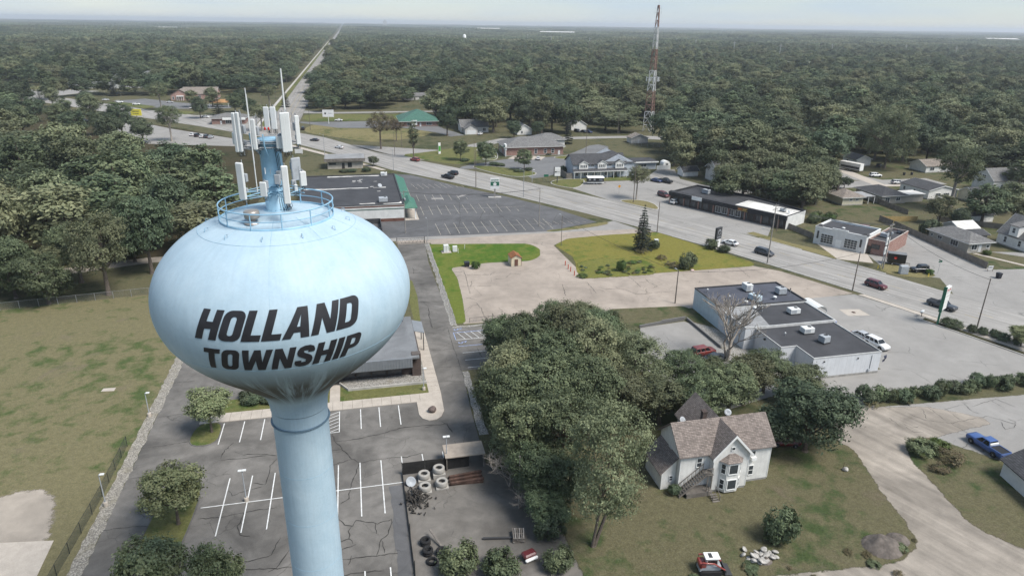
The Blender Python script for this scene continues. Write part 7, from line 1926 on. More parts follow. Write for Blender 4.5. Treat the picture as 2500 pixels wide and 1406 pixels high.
# ---- signs
def text_bars(parent, x0, x1, z0, z1, y, m, n, seed):
 """small unreadable lettering: a row of strokes"""
 rg = random.Random(seed); mb = MB(); w = (x1 - x0) / n
 for k in range(n):
  x = x0 + k * w
  mb.box(x + w * .08, x + w * .3, y - .012, y, z0, z1)
  if rg.random() < .7: mb.box(x + w * .3, x + w * .8, y - .012, y, z0 + (z1 - z0) * rg.choice((0, .4, .8)), z0 + (z1 - z0) * (rg.choice((0, .4, .8)) * 0 + .2) + (z1 - z0) * .0 if False else z0 + (z1 - z0) * .2)
  if rg.random() < .6: mb.box(x + w * .55, x + w * .8, y - .012, y, z0 + (z1 - z0) * .25, z1)
 return stuff(mb.build('lettering', MATS[m], parent))
q = pp(1208, 482)
t = thing('store_sign', 'green and white roadside sign with a white house emblem in the store car park', 'sign', (*q, 0), R(-8))
MB().box(-.22, .22, -.15, .15, 0, 3.6).build('post', 'pole_grey', t); MB().box(-2.2, 2.2, -.8, .8, 0, .18).build('kerb_island', 'kerb_concrete', t)
MB().box(-1.55, 1.55, -.3, .3, 3.0, 6.6).build('cabinet', 'sign_white', t); MB().box(-1.45, 1.45, -.33, -.302, 4.1, 5.5).build('green_panel', 'sign_green_dark', t)
mb = MB(); mb.add([(-.75, -.345, 4.7), (0, -.345, 5.35), (.75, -.345, 4.7), (.5, -.345, 4.7), (.5, -.345, 4.15), (-.5, -.345, 4.15), (-.5, -.345, 4.7)], [(0, 6, 5, 4, 3, 2, 1)]); mb.build('house_emblem', 'sign_white', t)
text_bars(t, -1.3, 1.3, 5.75, 6.35, -.302, 'sign_green_dark', 6, 1)
q = pp(2292, 790)
t = thing('pylon_sign', 'tall white and green pylon sign with red lettering over the hedge', 'sign', (*q, 0), R(28))
MB().box(-1.2, -.85, -.15, .15, 0, 8.2).build('post', 'sign_green_dark', t); MB().box(-1.25, 1.25, -.28, .28, 4.9, 8.1).build('cabinet', 'sign_white', t); MB().box(-1.25, 1.25, -.22, .22, 3.2, 4.7).build('lower_cabinet', 'sign_white', t); MB().box(-1.42, -1.25, -.3, .3, 2.9, 8.3).build('green_edge', 'sign_green_dark', t)
text_bars(t, -1.05, 1.1, 7.25, 7.75, -.28, 'beacon_red', 8, 2)
for z in (6.9, 6.1): MB().box(-1.1, 1.1, -.29, -.281, z, z + .05).build('rule_line', 'trim_dark', t)
q = pp(1750, 603)
t = thing('roadside_sign', 'black roadside sign with a white base among bushes', 'sign', (*q, 0), R(30)); MB().box(-1.0, 1.0, -.25, .25, .0, 2.3).build('base', 'sign_white', t); MB().box(-1.25, 1.25, -.3, .3, 2.3, 5.5).build('cabinet', 'trim_dark', t)
mb = MB(); mb.lathe([(.55, 0), (.72, 0), (.72, .02), (.55, .02)], 18); mb.build('ring_emblem', 'antenna_grey', t, (0, -.32, 4.2)).rotation_euler = (R(90), 0, 0); text_bars(t, -.9, .9, 2.7, 3.0, -.302, 'antenna_grey', 6, 3)
q = pp(1360, 447)
t = thing('stacked_sign', 'black and white stacked sign before the terrace', 'sign', (*q, 0), R(-5)); MB().box(-.15, .15, -.15, .15, 0, 3).build('post', 'trim_dark', t); MB().box(-1.4, -1.1, -.2, .2, 2.6, 6.1).build('side_panel', 'trim_dark', t)
for z in (4.9, 3.8, 2.7): MB().box(-1.1, 1.1, -.2, .2, z, z + 1.0).build('panel', 'sign_white', t)
MB().box(-1.0, -.3, -.22, -.201, 4.0, 4.5).build('emblem', 'trim_dark', t); text_bars(t, -.2, 1.0, 4.1, 4.4, -.201, 'trim_dark', 4, 5)
q = pp(1073, 376)
t = thing('bank_sign', 'slim white bank sign with green base on the triangle lawn', 'sign', (*q, 0), R(20)); MB().box(-.55, .55, -.2, .2, 0, 5).build('slab', 'sign_white', t); MB().box(-.5, .5, -.22, -.201, 1.2, 3.6).build('green_panel', 'sign_green', t)
q = pp(803, 303)
t = thing('board_sign', 'white board sign on a post with small dark lettering by the clinic drive', 'sign', (*q, 0), R(-6)); MB().box(-.15, .15, -.1, .1, 0, 4).build('post', 'sign_white', t); MB().box(-3.2, 3.2, -.2, .2, 4, 8).build('board', 'sign_white', t); MB().lathe([(.001, 0), (.55, 0), (.55, .03)], 12).build('emblem', 'trim_dark', t, (-1.6, -.21, 6.0)).rotation_euler = (R(90), 0, 0); text_bars(t, -.6, 2.6, 5.6, 6.3, -.2, 'antenna_grey', 6, 6)
q = pp(337, 302)
t = thing('yellow_sign', 'yellow board sign on a post in the west car park', 'sign', (*q, 0), R(-12)); MB().box(-.2, .2, -.15, .15, 0, 4.6).build('post', 'pole_grey', t); MB().box(-2.9, 2.9, -.3, .3, 4.4, 8).build('board', 'sign_yellow', t); text_bars(t, -2.2, 2.2, 6.3, 7.2, -.3, 'trim_dark', 6, 7); text_bars(t, -1.8, 1.8, 5.1, 5.8, -.3, 'trim_dark', 6, 8)
q = pp(730, 376)
t = thing('low_sign', 'low white board sign on the lawn by the junction', 'sign', (*q, 0), R(-10)); MB().box(-1.7, 1.7, -.15, .15, .3, 2.1).build('board', 'sign_white', t)
for x in (-1.4, 1.4): MB().box(x - .1, x + .1, -.1, .1, 0, .3).build('leg', 'sign_white', t)
t = thing('yard_sign', 'small white yard sign on two posts at the lawn corner, right', 'sign', (152.3, 129.6, 0), R(-10)); MB().box(-.7, .7, -.03, .03, .6, 1.5).build('board', 'sign_white', t); text_bars(t, -.5, .5, .9, 1.2, -.03, 'trim_dark', 5, 9)
for x in (-.65, .65): MB().box(x - .04, x + .04, -.04, .04, 0, 1.6).build('leg', 'pole_wood', t)
for px_, py_, lb in ((1333, 444, 'small green sign on posts at the bank drive'),):
 t = thing('street_sign', lb, 'sign', (*pp(px_, py_), 0)); MB().box(-.9, .9, -.04, .04, 1.9, 2.8).build('plate', 'sign_green_dark', t)
 for x in (-.8, .8): MB().tube([(x, 0, 0), (x, 0, 2.8)], .04, 5).build('leg', 'galv', t)
t = thing('street_name_sign', 'green street name sign on a thin post behind the jeep', 'sign', (138.2, 131.0, 0)); MB().tube([(0, 0, 0), (0, 0, 3.2)], .04, 5).build('post', 'galv', t); MB().box(-.5, .5, -.02, .02, 2.8, 3.1).build('plate', 'sign_green_dark', t); MB().box(-.02, .02, -.5, .5, 3.12, 3.4).build('cross_plate', 'sign_green_dark', t)
t = thing('warning_sign', 'small orange diamond sign on the forecourt', 'sign', (*pp(1511, 472), 0)); MB().tube([(0, 0, 0), (0, 0, 2.2)], .04, 5).build('post', 'galv', t); MB().box(-.42, .42, -.02, .02, -.42, .42).build('plate', 'amber', t, (0, -.05, 2.5)).rotation_euler = (0, R(45), 0)
t = thing('price_board', 'white lettered sign boards on the pole by the brick annex', 'sign', (127.6, 137.4, 0), R(30))
for z in (3.6, 6.0): b_ = MB().box(-1.0, 1.0, -.12, .12, z, z + 1.8).build('board', 'sign_white', t); text_bars(b_, -.8, .8, z + .5, z + 1.2, -.12, 'antenna_grey', 5, int(z))
MB().box(-.08, .08, .12, .3, 0, 8).build('post', 'galv', t)
# ---- utility cabinets, bins, hydrants, mail boxes, bollards
t = thing('utility_cabinet', 'tall white utility cabinet on a slab in the corner of the vacant lot', 'cabinet', (21.6, 169.6, 0)); MB().box(-1.2, 1.3, -1.1, 1.0, 0, .15).build('slab', 'pale_concrete', t); MB().bevbox(-.65, .65, -.6, .6, .15, 2.0, .05).build('body', 'antenna_white', t); MB().box(-.02, .02, -.62, -.6, .25, 1.9).build('door_gap', 'trim_dark', t)
t = thing('cabinet_box', 'lower white cabinet box right of the tall cabinet', 'cabinet', (23.9, 169.4, 0)); MB().bevbox(-.6, .6, -.35, .35, .1, 1.6, .05).build('body', 'antenna_white', t); MB().box(-.5, .5, -.3, .3, 0, .1).build('foot', 'pale_concrete', t)
for k, (x, y) in enumerate(((22.7, 170.6), (26.8, 171.4), (24.6, 168.2))):
 t = thing('marker_post', ('thin white marker post between the two cabinets', 'thin white marker post right of the cabinets', 'short white marker post in front of the cabinets')[k], 'post', (x, y, 0)); MB().tube([(0, 0, 0), (0, 0, 1.2)], .06, 6).build('shaft', 'antenna_white', t); MB().lathe([(.065, 1.12), (.075, 1.2), (.001, 1.24)], 6).build('cap', 'antenna_white', t)
def bin_(p, label, m='bin_black', w=.35, h=1.0, rz=0.0):
 t = thing('waste_bin', label, 'bin', (p[0], p[1], .02), rz); mb = MB(); mb.loft([[(-w * .8, -w * .8, 0), (w * .8, -w * .8, 0), (w * .8, w * .8, 0), (-w * .8, w * .8, 0)], [(-w, -w, h), (w, -w, h), (w, w, h), (-w, w, h)]], 0, True, True); mb.build('body', MATS[m], t); MB().bevbox(-w * 1.08, w * 1.08, -w * 1.08, w * 1.12, h, h + .1, .03).build('lid', MATS[m], t)
bin_((25.1, 157.4), 'black dumpster bin at the edge of the vacant paving', w=.62, h=1.1)
bin_((150.0, 125.0), 'black wheeled bin at the kerb near the yard sign', w=.5, h=1.3)
bin_((219.5, 235.6), 'dark bin on the lawn under the willow, left of two'); bin_((223, 235.4), 'dark bin on the lawn under the willow, right of two')
t = thing('steel_cabinet', 'grey steel utility cabinet on the verge beside the jeep', 'cabinet', (129.2, 132.2, 0), R(-15)); MB().bevbox(-.95, .95, -.6, .6, .1, 2.1, .05).build('body', 'antenna_grey', t); MB().box(-1, 1, -.65, .65, 0, .1).build('base', 'trim_dark', t)
for p, lb in (((126.0, 137.0), 'yellow hydrant on the verge by the annex pole'), ((134.0, 129.4), 'yellow marker hydrant at the verge tip by the jeep')):
 t = thing('fire_hydrant', lb, 'hydrant', (*p, 0)); MB().lathe([(.16, 0), (.16, .06), (.11, .08), (.11, .6), (.14, .62), (.12, .72), (.001, .8)], 10).build('barrel', 'hydrant_yellow', t); MB().tube([(-.2, 0, .48), (.2, 0, .48)], .06, 6).build('nozzle', 'hydrant_yellow', t)
t = thing('mailboxes', 'cluster of three white mail boxes on a post by the hedge', 'mailbox', (113.2, 108.6, 0), R(30)); MB().box(-.06, .06, -.06, .06, 0, 1.0).build('post', 'pole_wood', t); MB().box(-.7, .7, -.15, .15, 1.0, 1.06).build('shelf', 'pole_wood', t)
for x in (-.45, 0, .45): MB().bevbox(x - .18, x + .18, -.25, .25, 1.06, 1.4, .06).build('box', 'antenna_white', t)
for k, (px_, py_) in enumerate(((1380, 648), (1387, 657), (1393, 663), (1402, 673))):
 q = pp(px_, py_)
 t = thing('bollard', ('first', 'second', 'third', 'last')[k] + ' red bollard in the row at the grass edge, from the back', 'bollard', (*q, 0), 0, 'red bollards on the vacant lot'); MB().tube([(0, 0, 0), (0, 0, 1.15)], .11, 8).build('shaft', 'red_paint', t); MB().lathe([(.11, 1.15), (.06, 1.22), (.001, 1.24)], 8).build('cap', 'red_paint', t)
q = pp(1602, 592); t = thing('meter_box', 'small grey box on the grass right of the spruce', 'box', (*q, 0)); MB().bevbox(-.55, .55, -.4, .4, 0, .8, .06).build('body', 'antenna_grey', t); MB().bevbox(-.58, .58, -.43, .43, .8, .9, .03).build('lid', 'antenna_white', t)
q = pp(1690, 661); o = MB().bevbox(-.4, .4, -.25, .25, 0, .3, .08).build('litter_bag', mat('litter', (0.6, 0.45, 0.43), .7, .1, 2), None, (*q, .02)); tag(o, 'pale scrap of litter at the edge of the vacant lawn', 'litter')
# round glazed entrance canopy, flag and blue box at the shop
t = thing('arched_canopy', 'white curved canopy at the side entrance of the shop', 'canopy', (91.0, 112.4, 0))
mb = MB(); prr = [(1.5 * math.cos(a), 1.5 * math.sin(a) * .8) for a in np.linspace(0, math.pi, 12)]
mb.loft([[(x - 1.2, y, z + 2.4) for x, z in prr] for y in (-2.4, 2.4)], 0, close=False); mb.build('hood', 'antenna_white', t)
for y in (-2.3, 2.3): MB().tube([(.25, y, 0), (.25, y, 2.45)], .06, 6).build('post', 'antenna_white', t)
t = thing('blue_box', 'blue drop box standing by the shop wall', 'box', (91.4, 107.4, 0)); MB().bevbox(-.3, .3, -.3, .3, .2, 1.5, .08).build('body', 'paint_blue', t)
for x in (-.22, .22): MB().box(x - .05, x + .05, -.2, .2, 0, .2).build('foot', 'trim_dark', t)
t = thing('wall_flag', 'dark flag on a slanting pole at the shop corner', 'flag', (86.5, 89.6, 2.2)); MB().tube([(0, 0, 0), (1.5, -.2, 1.0)], .03, 5).build('pole', 'galv', t); mb = MB(); mb.loft([[(1.0 + .1 * math.sin(i), -.15 + .12 * math.cos(i * 1.7), .65 - i * .22), (1.45 + .1 * math.sin(i + 1), -.2 + .12 * math.cos(i * 1.3), .92 - i * .24)] for i in range(6)], 0, close=False); mb.build('cloth', mat('flag_cloth', (0.05, 0.055, 0.09), .9, .4, 6), t)
mb = MB().lathe([(.001, .02), (.42, .02), (.42, 0)], 14); o = mb.build('manhole_cover', 'rust', None, (100.6, 113.3, Z3)); tag(o, 'round manhole cover in the pale square pad before the shop', 'manhole')
# ---- drive gate, fences
def chain_fence(label, pts, h, post_m='galv', gap=3.0, mesh_m=None, name='chain_link_fence', rail=True):
 t = thing(name, label, 'fence', (pts[0][0], pts[0][1], 0))
 P = [Vector((p[0] - pts[0][0], p[1] - pts[0][1], 0)) for p in pts]
 pm_ = MB().tube([(0, 0, 0), (0, 0, h)], .04, 6).mesh('post', MATS[post_m])
 rl, net = MB(), MB()
 for a, b in zip(P, P[1:]):
  n = max(1, round((b - a).length / gap))
  for k in range(n): link('post', pm_, t, a.lerp(b, k / n))
  rl.tube([a + Vector((0, 0, h - .03)), b + Vector((0, 0, h - .03))], .025, 5)
  net.add([a + Vector((0, 0, .05)), b + Vector((0, 0, .05)), b + Vector((0, 0, h - .05)), a + Vector((0, 0, h - .05))], [(0, 1, 2, 3)])
 link('post', pm_, t, P[-1])
 rl.build('top_rail', MATS[post_m], t); net.build('wire_mesh', mesh_m or MATS['chain_mesh'], t)
 return t
def mesh_mat(name, col, dens, scale=9):
 """woven wire: thin wires with open diamonds between them"""
 m, t, b = nodes_of(name)
 co = coords(t); wv, sp = wallvec(t, co)
 ws = []
 for rot in (45, -45):
  mp_ = t.nodes.new('ShaderNodeMapping'); mp_.inputs['Rotation'].default_value = (0, 0, R(rot)); t.links.new(wv, mp_.inputs[0])
  w = nnode(t, 'ShaderNodeTexWave', _bands_direction='X', Scale=scale); t.links.new(mp_.outputs[0], w.inputs['Vector']); ws.append(ramp(t, w.outputs[1], (1 - dens, 0.0), (1 - dens + .02, 1.0)))
 mx = nnode(t, 'ShaderNodeMath', _operation='MAXIMUM'); t.links.new(ws[0], mx.inputs[0]); t.links.new(ws[1], mx.inputs[1])
 b.inputs['Base Color'].default_value = (*col, 1); b.inputs['Roughness'].default_value = .5
 tr = t.nodes.new('ShaderNodeBsdfTransparent'); ms = t.nodes.new('ShaderNodeMixShader')
 t.links.new(mx.outputs[0], ms.inputs[0]); t.links.new(tr.outputs[0], ms.inputs[1]); t.links.new(b.outputs[0], ms.inputs[2]); t.links.new(ms.outputs[0], t.nodes['Material Output'].inputs[0])
 MATS[name] = m; return m
mesh_mat('chain_mesh', (0.14, 0.14, 0.14), .03); mesh_mat('dark_mesh', (0.05, 0.06, 0.055), .10); mat('fence_dark', (0.03, 0.033, 0.03), .6, .1, 2)
chain_fence('dark mesh fence along the gravel strip at the lower left', [(-33.9, 91.2), (-33.8, 80), (-34.3, 66.6), (-34.6, 50)], 1.6, 'fence_dark', 3.1, MATS['dark_mesh'])
chain_fence('pale chain-link fence across the back of the field', [(-140, 140.5), (-72.8, 148.3), (-45.6, 151.8), (-30, 153.6)], 1.7, 'galv', 3.4)
chain_fence('chain-link fence on the stone edge of the vacant lot', [(17.3, 124), (17.4, 178)], 1.2, 'galv', 4)
chain_fence('low dark rail fence at the bottom corner of the vacant lot', [(20.2, 123.9), (26.6, 124.2)], 1.0, 'fence_dark', 3.2)
chain_fence('chain-link fence by the accessible bays', [(24.9, 124), (25.4, 105)], 1.6, 'fence_dark', 3)
chain_fence('chain-link enclosure fence at the hut by the radio mast', [(134, 322), (150, 314), (162, 318)], 2.0, 'galv', 3)
t = thing('drive_gate', 'black trussed swing gate across the drive by the tank', 'gate', (13.4, 178.4, 0))
for x in (-3.9, 3.5): MB().tube([(x, 0, 0), (x, 0, 1.9)], .1, 6).build('post', 'fence_dark', t)
for z in (.35, 1.55): MB().tube([(-3.8, 0, z), (3.4, 0, z)], .05, 5).build('rail', 'fence_dark', t)
for k in range(7):
 x = -3.7 + k * 1.02; MB().tube([(x, 0, .35), (x + .5, 0, 1.55), (x + 1.0, 0, .35)], .03, 4).build('brace', 'fence_dark', t)
def board_fence(label, a, b, h, m, gap=2.4, name='board_fence'):
 """boards, each with its own height and set, on posts"""
 a, b = Vector((*a, 0)), Vector((*b, 0)); d = b - a; t = thing(name, label, 'fence', a, math.atan2(d.y, d.x))
 rg = random.Random(int(d.length * 10)); mb = MB(); n = int(d.length / .16)
 for k in range(n):
  z = h + rg.uniform(-.05, .04); y = rg.uniform(-.012, .012); mb.box(k * .16, k * .16 + .14, y - .012, y + .012, .04, z)
 stuff(mb.build('boards', MATS[m], t))
 for z in (.4, h - .4): MB().box(0, d.length, .013, .06, z - .04, z + .04).build('rail', MATS[m], t)
 for k in range(int(d.length / gap) + 1): MB().box(-.05, .05, .06, .16, 0, h).build('post', MATS[m], t, (min(k * gap, d.length), 0, 0))
board_fence('long weathered board fence between the garage forecourt and the ranch house', (158.2, 169.5), (153.0, 131.2), 1.8, 'weathered_wood')
board_fence('upper stretch of weathered fence behind the service garage', (158.4, 176), (158.2, 169.8), 1.8, 'weathered_wood')
board_fence('weathered fence running left from the service garage', (124.6, 175.2), (125.5, 162.6), 1.7, 'weathered_wood')
board_fence('new yellow timber fence across the back lawns', (158.6, 175.6), (170.2, 173.3), 1.6, 'new_wood')
board_fence('grey fence between the carport house and the back lawns', (174.2, 196), (173, 180.5), 1.7, 'weathered_wood')
board_fence('pale grey fence under the trees right of the white metal roof', (176, 172), (190, 160), 1.7, 'weathered_wood')
# ---- retaining wall of stacked blocks, behind the shop
t = thing('block_wall', 'stepped dark block retaining wall round the rear car park', 'wall', (53, 114.8, 0))
bmh = MB().bevbox(-.22, .22, -.15, .15, 0, .19, .02).mesh('block', 'wall_block')
rg = random.Random(8)
def courses(x0, y0, x1, y1, rows):
 d = math.hypot(x1 - x0, y1 - y0); n = int(d / .46); a = math.atan2(y1 - y0, x1 - x0)
 for r_ in range(rows):
  for k in range(n):
   u = (k + (.5 if r_ % 2 else 0)) / n
   if len([1]) and u <= 1: link('block', bmh, t, (x0 - 53 + (x1 - x0) * u, y0 - 114.8 + (y1 - y0) * u, r_ * .2), a + rg.uniform(-.02, .02))
courses(53, 114.8, 58, 115.8, 3); courses(58, 115.8, 63.6, 116.7, 4); courses(63.9, 116.5, 64.2, 103.0, 3)
# ---- storage yard
t = thing('yard_screen', 'black mesh screen fence with a dark wall round the storage yard', 'fence', (3.3, 76.7, 0))
mat('screen_cloth', (0.022, 0.021, 0.020), .9, .25, 1.5)
for a, b in (((0, 0), (3.0, 0)), ((3.0, 0), (6.0, 0)), ((6.0, 0), (9.0, .1)), ((0, 0), (0, -6)), ((0, -6), (0, -12)), ((0, -12), (0, -18)), ((0, -18), (0, -26))):
 d = Vector((b[0] - a[0], b[1] - a[1])); hh = 1.9
 o = MB().box(.05, d.length - .05, -.02, .02, .1 if a[1] == 0 and b[1] > -1 else .0, hh if b[1] > -1 else .45).build('screen_panel', 'screen_cloth', t, (*a, 0), math.atan2(d.y, d.x))
 MB().tube([(0, 0, 0), (0, 0, hh + .1)], .05, 6).build('post', 'fence_dark', t, (*a, 0))
for k, (x, y, z) in enumerate(((6.15, 74.2, 0), (6.15, 74.2, .0), (8.1, 74.4, 0), (8.1, 74.4, 0))): pass
RING = MB().lathe([(.42, 0), (.74, 0), (.78, .15), (.78, .62), (.72, .72), (.5, .72), (.42, .6)], 26)
rmesh = RING.mesh('concrete_ring', 'ring_concrete')
for k, (x, y, hh) in enumerate(((6.0, 75.2, 1.0), (8.0, 75.6, 1.35), (5.9, 73.0, .75), (8.1, 73.3, .9))):
 t = thing('well_ring', ('back left', 'back right, tallest', 'front left', 'front right')[k] + ' pale concrete ring in the storage yard', 'concrete ring', (x, y, .01), 0, 'concrete rings in the yard')
 link('collar', rmesh, t, (0, 0, hh - .72 + .05)); MB().box(-.8, .8, -.8, .8, 0, hh - .68 if hh > .76 else .1).build('plinth', 'ring_concrete', t)
for k in range(6):
 o = MB().box(-2.2, 2.2, -.16, .16, 0, .26).build('steel_beam', 'rust', None, (11.3 + .1 * (k % 2), 73.2 + (k % 3) * .75, .02 + .27 * (k // 3)), .03 * (k - 2)); tag(o, ('lowest front', 'lowest middle', 'lowest back', 'upper front', 'upper middle', 'upper back')[k] + ' rusty steel beam stacked beside the concrete rings', 'beam', 'rusty beams in the yard')
rg = random.Random(12); mb = MB()
for k in range(150):
 x, y = rg.gauss(0, .65), rg.gauss(0, 1.25); z = max(0, .75 - .3 * math.hypot(x, y)) * rg.random(); L_ = rg.uniform(.1, .7); a = rg.uniform(0, 3.14)
 mb.tube([(x, y, z), (x + L_ * math.cos(a), y + L_ * math.sin(a), z + rg.uniform(-.05, .3))], rg.uniform(.03, .13), 4)
o = stuff(mb.build('scrap_heap', 'scrap', None, (4.7, 71.3, .08))); tag(o, 'dark heap of scrap metal by the yard screen', 'scrap')
t = thing('white_basin', 'round white basin leaning in the yard corner', 'basin', (4.2, 74.6, .35)); mb = MB(); mb.lathe([(.001, 0), (.5, .06), (.62, .2), (.66, .2), (.55, .0), (.001, -.06)], 20); mb.build('bowl', 'antenna_grey', t).rotation_euler = (R(45), R(15), 0); MB().tube([(0, 0, -.35), (0, .1, .1)], .05, 5).build('prop', 'galv', t)
tyre_m = MB().lathe([(.38, 0), (.55, 0), (.62, .1), (.62, .26), (.55, .36), (.38, .36), (.38, 0)], 22).mesh('tyre', 'tyre')
for k, (x, y, z) in enumerate(((4.9, 63.2, .02), (4.9, 63.2, .38), (5.0, 61.6, .02), (5.0, 61.6, .38), (6.5, 61.2, .02), (6.5, 61.2, .38), (5.3, 60.2, .02))):
 o = link('tyre', tyre_m, None, (x, y, z)); tag(o, ('bottom tyre of the farthest stack', 'top tyre of the farthest stack', 'bottom tyre of the near left stack', 'top tyre of the near left stack', 'bottom tyre of the near right stack', 'top tyre of the near right stack', 'single tyre lying nearest the bushes')[k] + ' in the yard', 'tyre', 'tyres in the yard')
o = MB().box(-1.5, 1.5, -.12, .12, 0, .08).build('plank', 'weathered_wood', None, (6.2, 63.2, .5)); o.rotation_euler = (0, R(14), R(-65)); tag(o, 'plank leaning on the tyre stacks', 'plank')
o = MB().box(-1.75, 1.75, -.12, .12, 0, .24).build('black_beam', 'trim_dark', None, (13.2, 62.3, .01), R(-10)); tag(o, 'black steel beam lying on the yard concrete', 'beam')
t = thing('pallet_stack', 'stack of broken pallets with grey slats at the yard edge', 'pallets', (15.6, 62.0, .02), R(80))
for j in range(4):
 for k in range(6): MB().box(-.9, .9, -.07, .07, 0, .03).build('slat', MATS['pole_grey' if (j + k) % 2 else 'weathered_wood'], t, (rg.uniform(-.1, .1), -.6 + k * .24, .12 + j * .17), rg.uniform(-.06, .06))
 for k in range(3): MB().box(-.05, .05, -.68, .7, 0, .1).build('bearer', 'weathered_wood', t, (-.8 + k * .8, 0, .02 + j * .17))
t = thing('red_bonnet', 'corner of a red and white vehicle under the bushes', 'car part', (16.0, 58.6, 0), .3); MB().bevbox(-.8, .8, -.5, .5, .35, .9, .15).build('bonnet', 'paint_maroon', t); MB().bevbox(-.8, .8, -.8, -.45, .2, .55, .1).build('bumper', 'trim_white', t); MB().box(-.6, .6, -.4, .4, 0, .35).build('underframe', 'car_trim', t)
t = thing('boulder', 'dark rounded boulder on the rounded pavement end', 'boulder', (9.0, 91.6, .12))
def rock(r, seed, sq=.75):
 rgn = np.random.default_rng(seed); bm = bmesh.new(); bmesh.ops.create_icosphere(bm, subdivisions=3, radius=r)
 ph = rgn.uniform(0, 6.28, (5, 3)); fr = rgn.uniform(.8, 2.6, (5, 3)) / r
 for v in bm.verts:
  n = sum(math.sin(v.co.x * f[0] + p[0]) * math.sin(v.co.y * f[1] + p[1]) * math.sin(v.co.z * f[2] + p[2]) for f, p in zip(fr, ph)) * .10
  v.co *= 1 + n; v.co.z *= sq
 return bm
bm = rock(.62, 3); [setattr(v, 'co', v.co + Vector((0, 0, .4))) for v in bm.verts]; me = bpy.data.meshes.new('stone'); bm.to_mesh(me); bm.free(); me.materials.append(mat('boulder_stone', (0.13, 0.10, 0.09), .9, .25, 3, bmp=.5)); [setattr(p_, 'use_smooth', True) for p_ in me.polygons]; link('stone', me, t)
# ---- farm yard: heap of soil, rubble, stake
def heap(label, name, p, rx, ry, h, m, seed, cat):
 rgn = np.random.default_rng(seed); n = 40; mb = MB(); v, f = [], []
 for i in range(n):
  for j in range(n):
   u, w = i / (n - 1) * 2 - 1, j / (n - 1) * 2 - 1; d = math.hypot(u, w)
   z = h * max(0, 1 - d) ** .8 * (1 + .25 * math.sin(u * 5 + seed) * math.cos(w * 6)) + (rgn.uniform(-.03, .05) * (d < 1))
   v.append((u * rx, w * ry, z - .04))
 f = [(i * n + j, (i + 1) * n + j, (i + 1) * n + j + 1, i * n + j + 1) for i in range(n - 1) for j in range(n - 1) if math.hypot((i + .5) / (n - 1) * 2 - 1, (j + .5) / (n - 1) * 2 - 1) < 1.02]
 mb.add(v, f, 0, True); o = mb.build(name, MATS[m], None, (p[0], p[1], .1)); return tag(o, label, cat)
heap('dark heap of soil beside the dirt track', 'soil_heap', (56.6, 51.8), 2.3, 2.0, 1.3, 'soil', 4, 'soil heap')
heap('low mound of soil right of the dark heap', 'soil_heap', (59.2, 52.4), 1.3, 1.2, .5, 'soil', 5, 'soil heap')
rg = random.Random(21)
RK = []
for k in range(4):
 bm = rock(.42, 30 + k, .45); me = bpy.data.meshes.new('broken_slab'); bm.to_mesh(me); bm.free(); me.materials.append(MATS['rubble']); RK.append(me)
t = thing('rubble_pile', 'pile of pale broken concrete near the loader', 'rubble', (41.6, 53.0, .05))
for k in range(34):
 o = link('broken_slab', RK[k % 4], t, (rg.gauss(0, .85), rg.gauss(0, .55), abs(rg.gauss(.15, .2)))); o.rotation_euler = (rg.uniform(-.6, .6), rg.uniform(-.6, .6), rg.uniform(0, 6)); s = rg.uniform(.5, 1.2); o.scale = (s, s, s)
heap('smooth grey mound within the rubble pile', 'soil_heap', (41.9, 52.6), .8, .7, .5, 'soil', 7, 'soil heap')
t = thing('yellow_stone', 'pale yellow stone with a thin stake at the lawn edge', 'stone', (62.0, 65.4, 0)); link('stone', RK[1], t, (0, 0, .25), sc=(.9, .9, 1.6)); MB().tube([(-.3, .1, 0), (-.3, .1, 1.3)], .03, 5).build('stake', 'rust', t)
# ---- lattice radio mast
rp_ = at(1583, 322)
t = thing('radio_mast', 'tall red and white lattice radio mast rising above the woods', 'mast', (rp_.x, rp_.y, 0), R(20))
mat('mast_red', (0.24, 0.14, 0.11), .6, .15, .4); mat('mast_white', (0.55, 0.55, 0.54), .6, .1, .4)
HM, NB = 66.0, 18
def mr(z): return 3.6 * (1 - z / HM) ** .9 * .8 + .55
for k in range(NB):
 z0, z1 = HM * k / NB, HM * (k + 1) / NB; m_ = 'mast_white' if (k // 3) % 2 == 0 else 'mast_red'
 mb = MB(); A = [Vector((mr(z0) * math.cos(a), mr(z0) * math.sin(a), z0)) for a in (0, 2.094, 4.189)]; B = [Vector((mr(z1) * math.cos(a), mr(z1) * math.sin(a), z1)) for a in (0, 2.094, 4.189)]
 for i in range(3):
  j = (i + 1) % 3; mb.tube([A[i], B[i]], .2, 5); mid = (B[i] + B[j]) / 2
  mb.tube([A[i], mid], .12, 4); mb.tube([A[j], mid], .12, 4); mb.tube([B[i], B[j]], .1, 4)
 mb.build('lattice_section', MATS[m_], t)
for z, r_ in ((28.5, 3.6),):
 for k in range(9):
  a = 2 * math.pi * k / 9; MB().bevbox(-.2, .2, -.1, .1, -1.2, 1.2, .03).build('antenna_panel', 'antenna_white', t, (r_ * math.cos(a), r_ * math.sin(a), z), a + 1.57)
 mb = MB(); mb.ring(r_ - .25, z - .6, .06, 24); mb.ring(r_ - .25, z + .6, .06, 24); mb.build('antenna_ring', 'galv', t)
for z in (62.5, 64.5, 51.0, 54): MB().tube([(-2.6, 0, z), (2.6, .4, z)], .05, 4).tube([(-2.5, 0, z - .8), (-2.5, 0, z + .9)], .04, 4).tube([(2.5, .4, z - .8), (2.5, .4, z + .9)], .04, 4).build('dipole', 'galv', t)
MB().tube([(0, 0, 66), (0, 0, 68.4)], [.06, .02], 5).build('lightning_rod', 'galv', t)
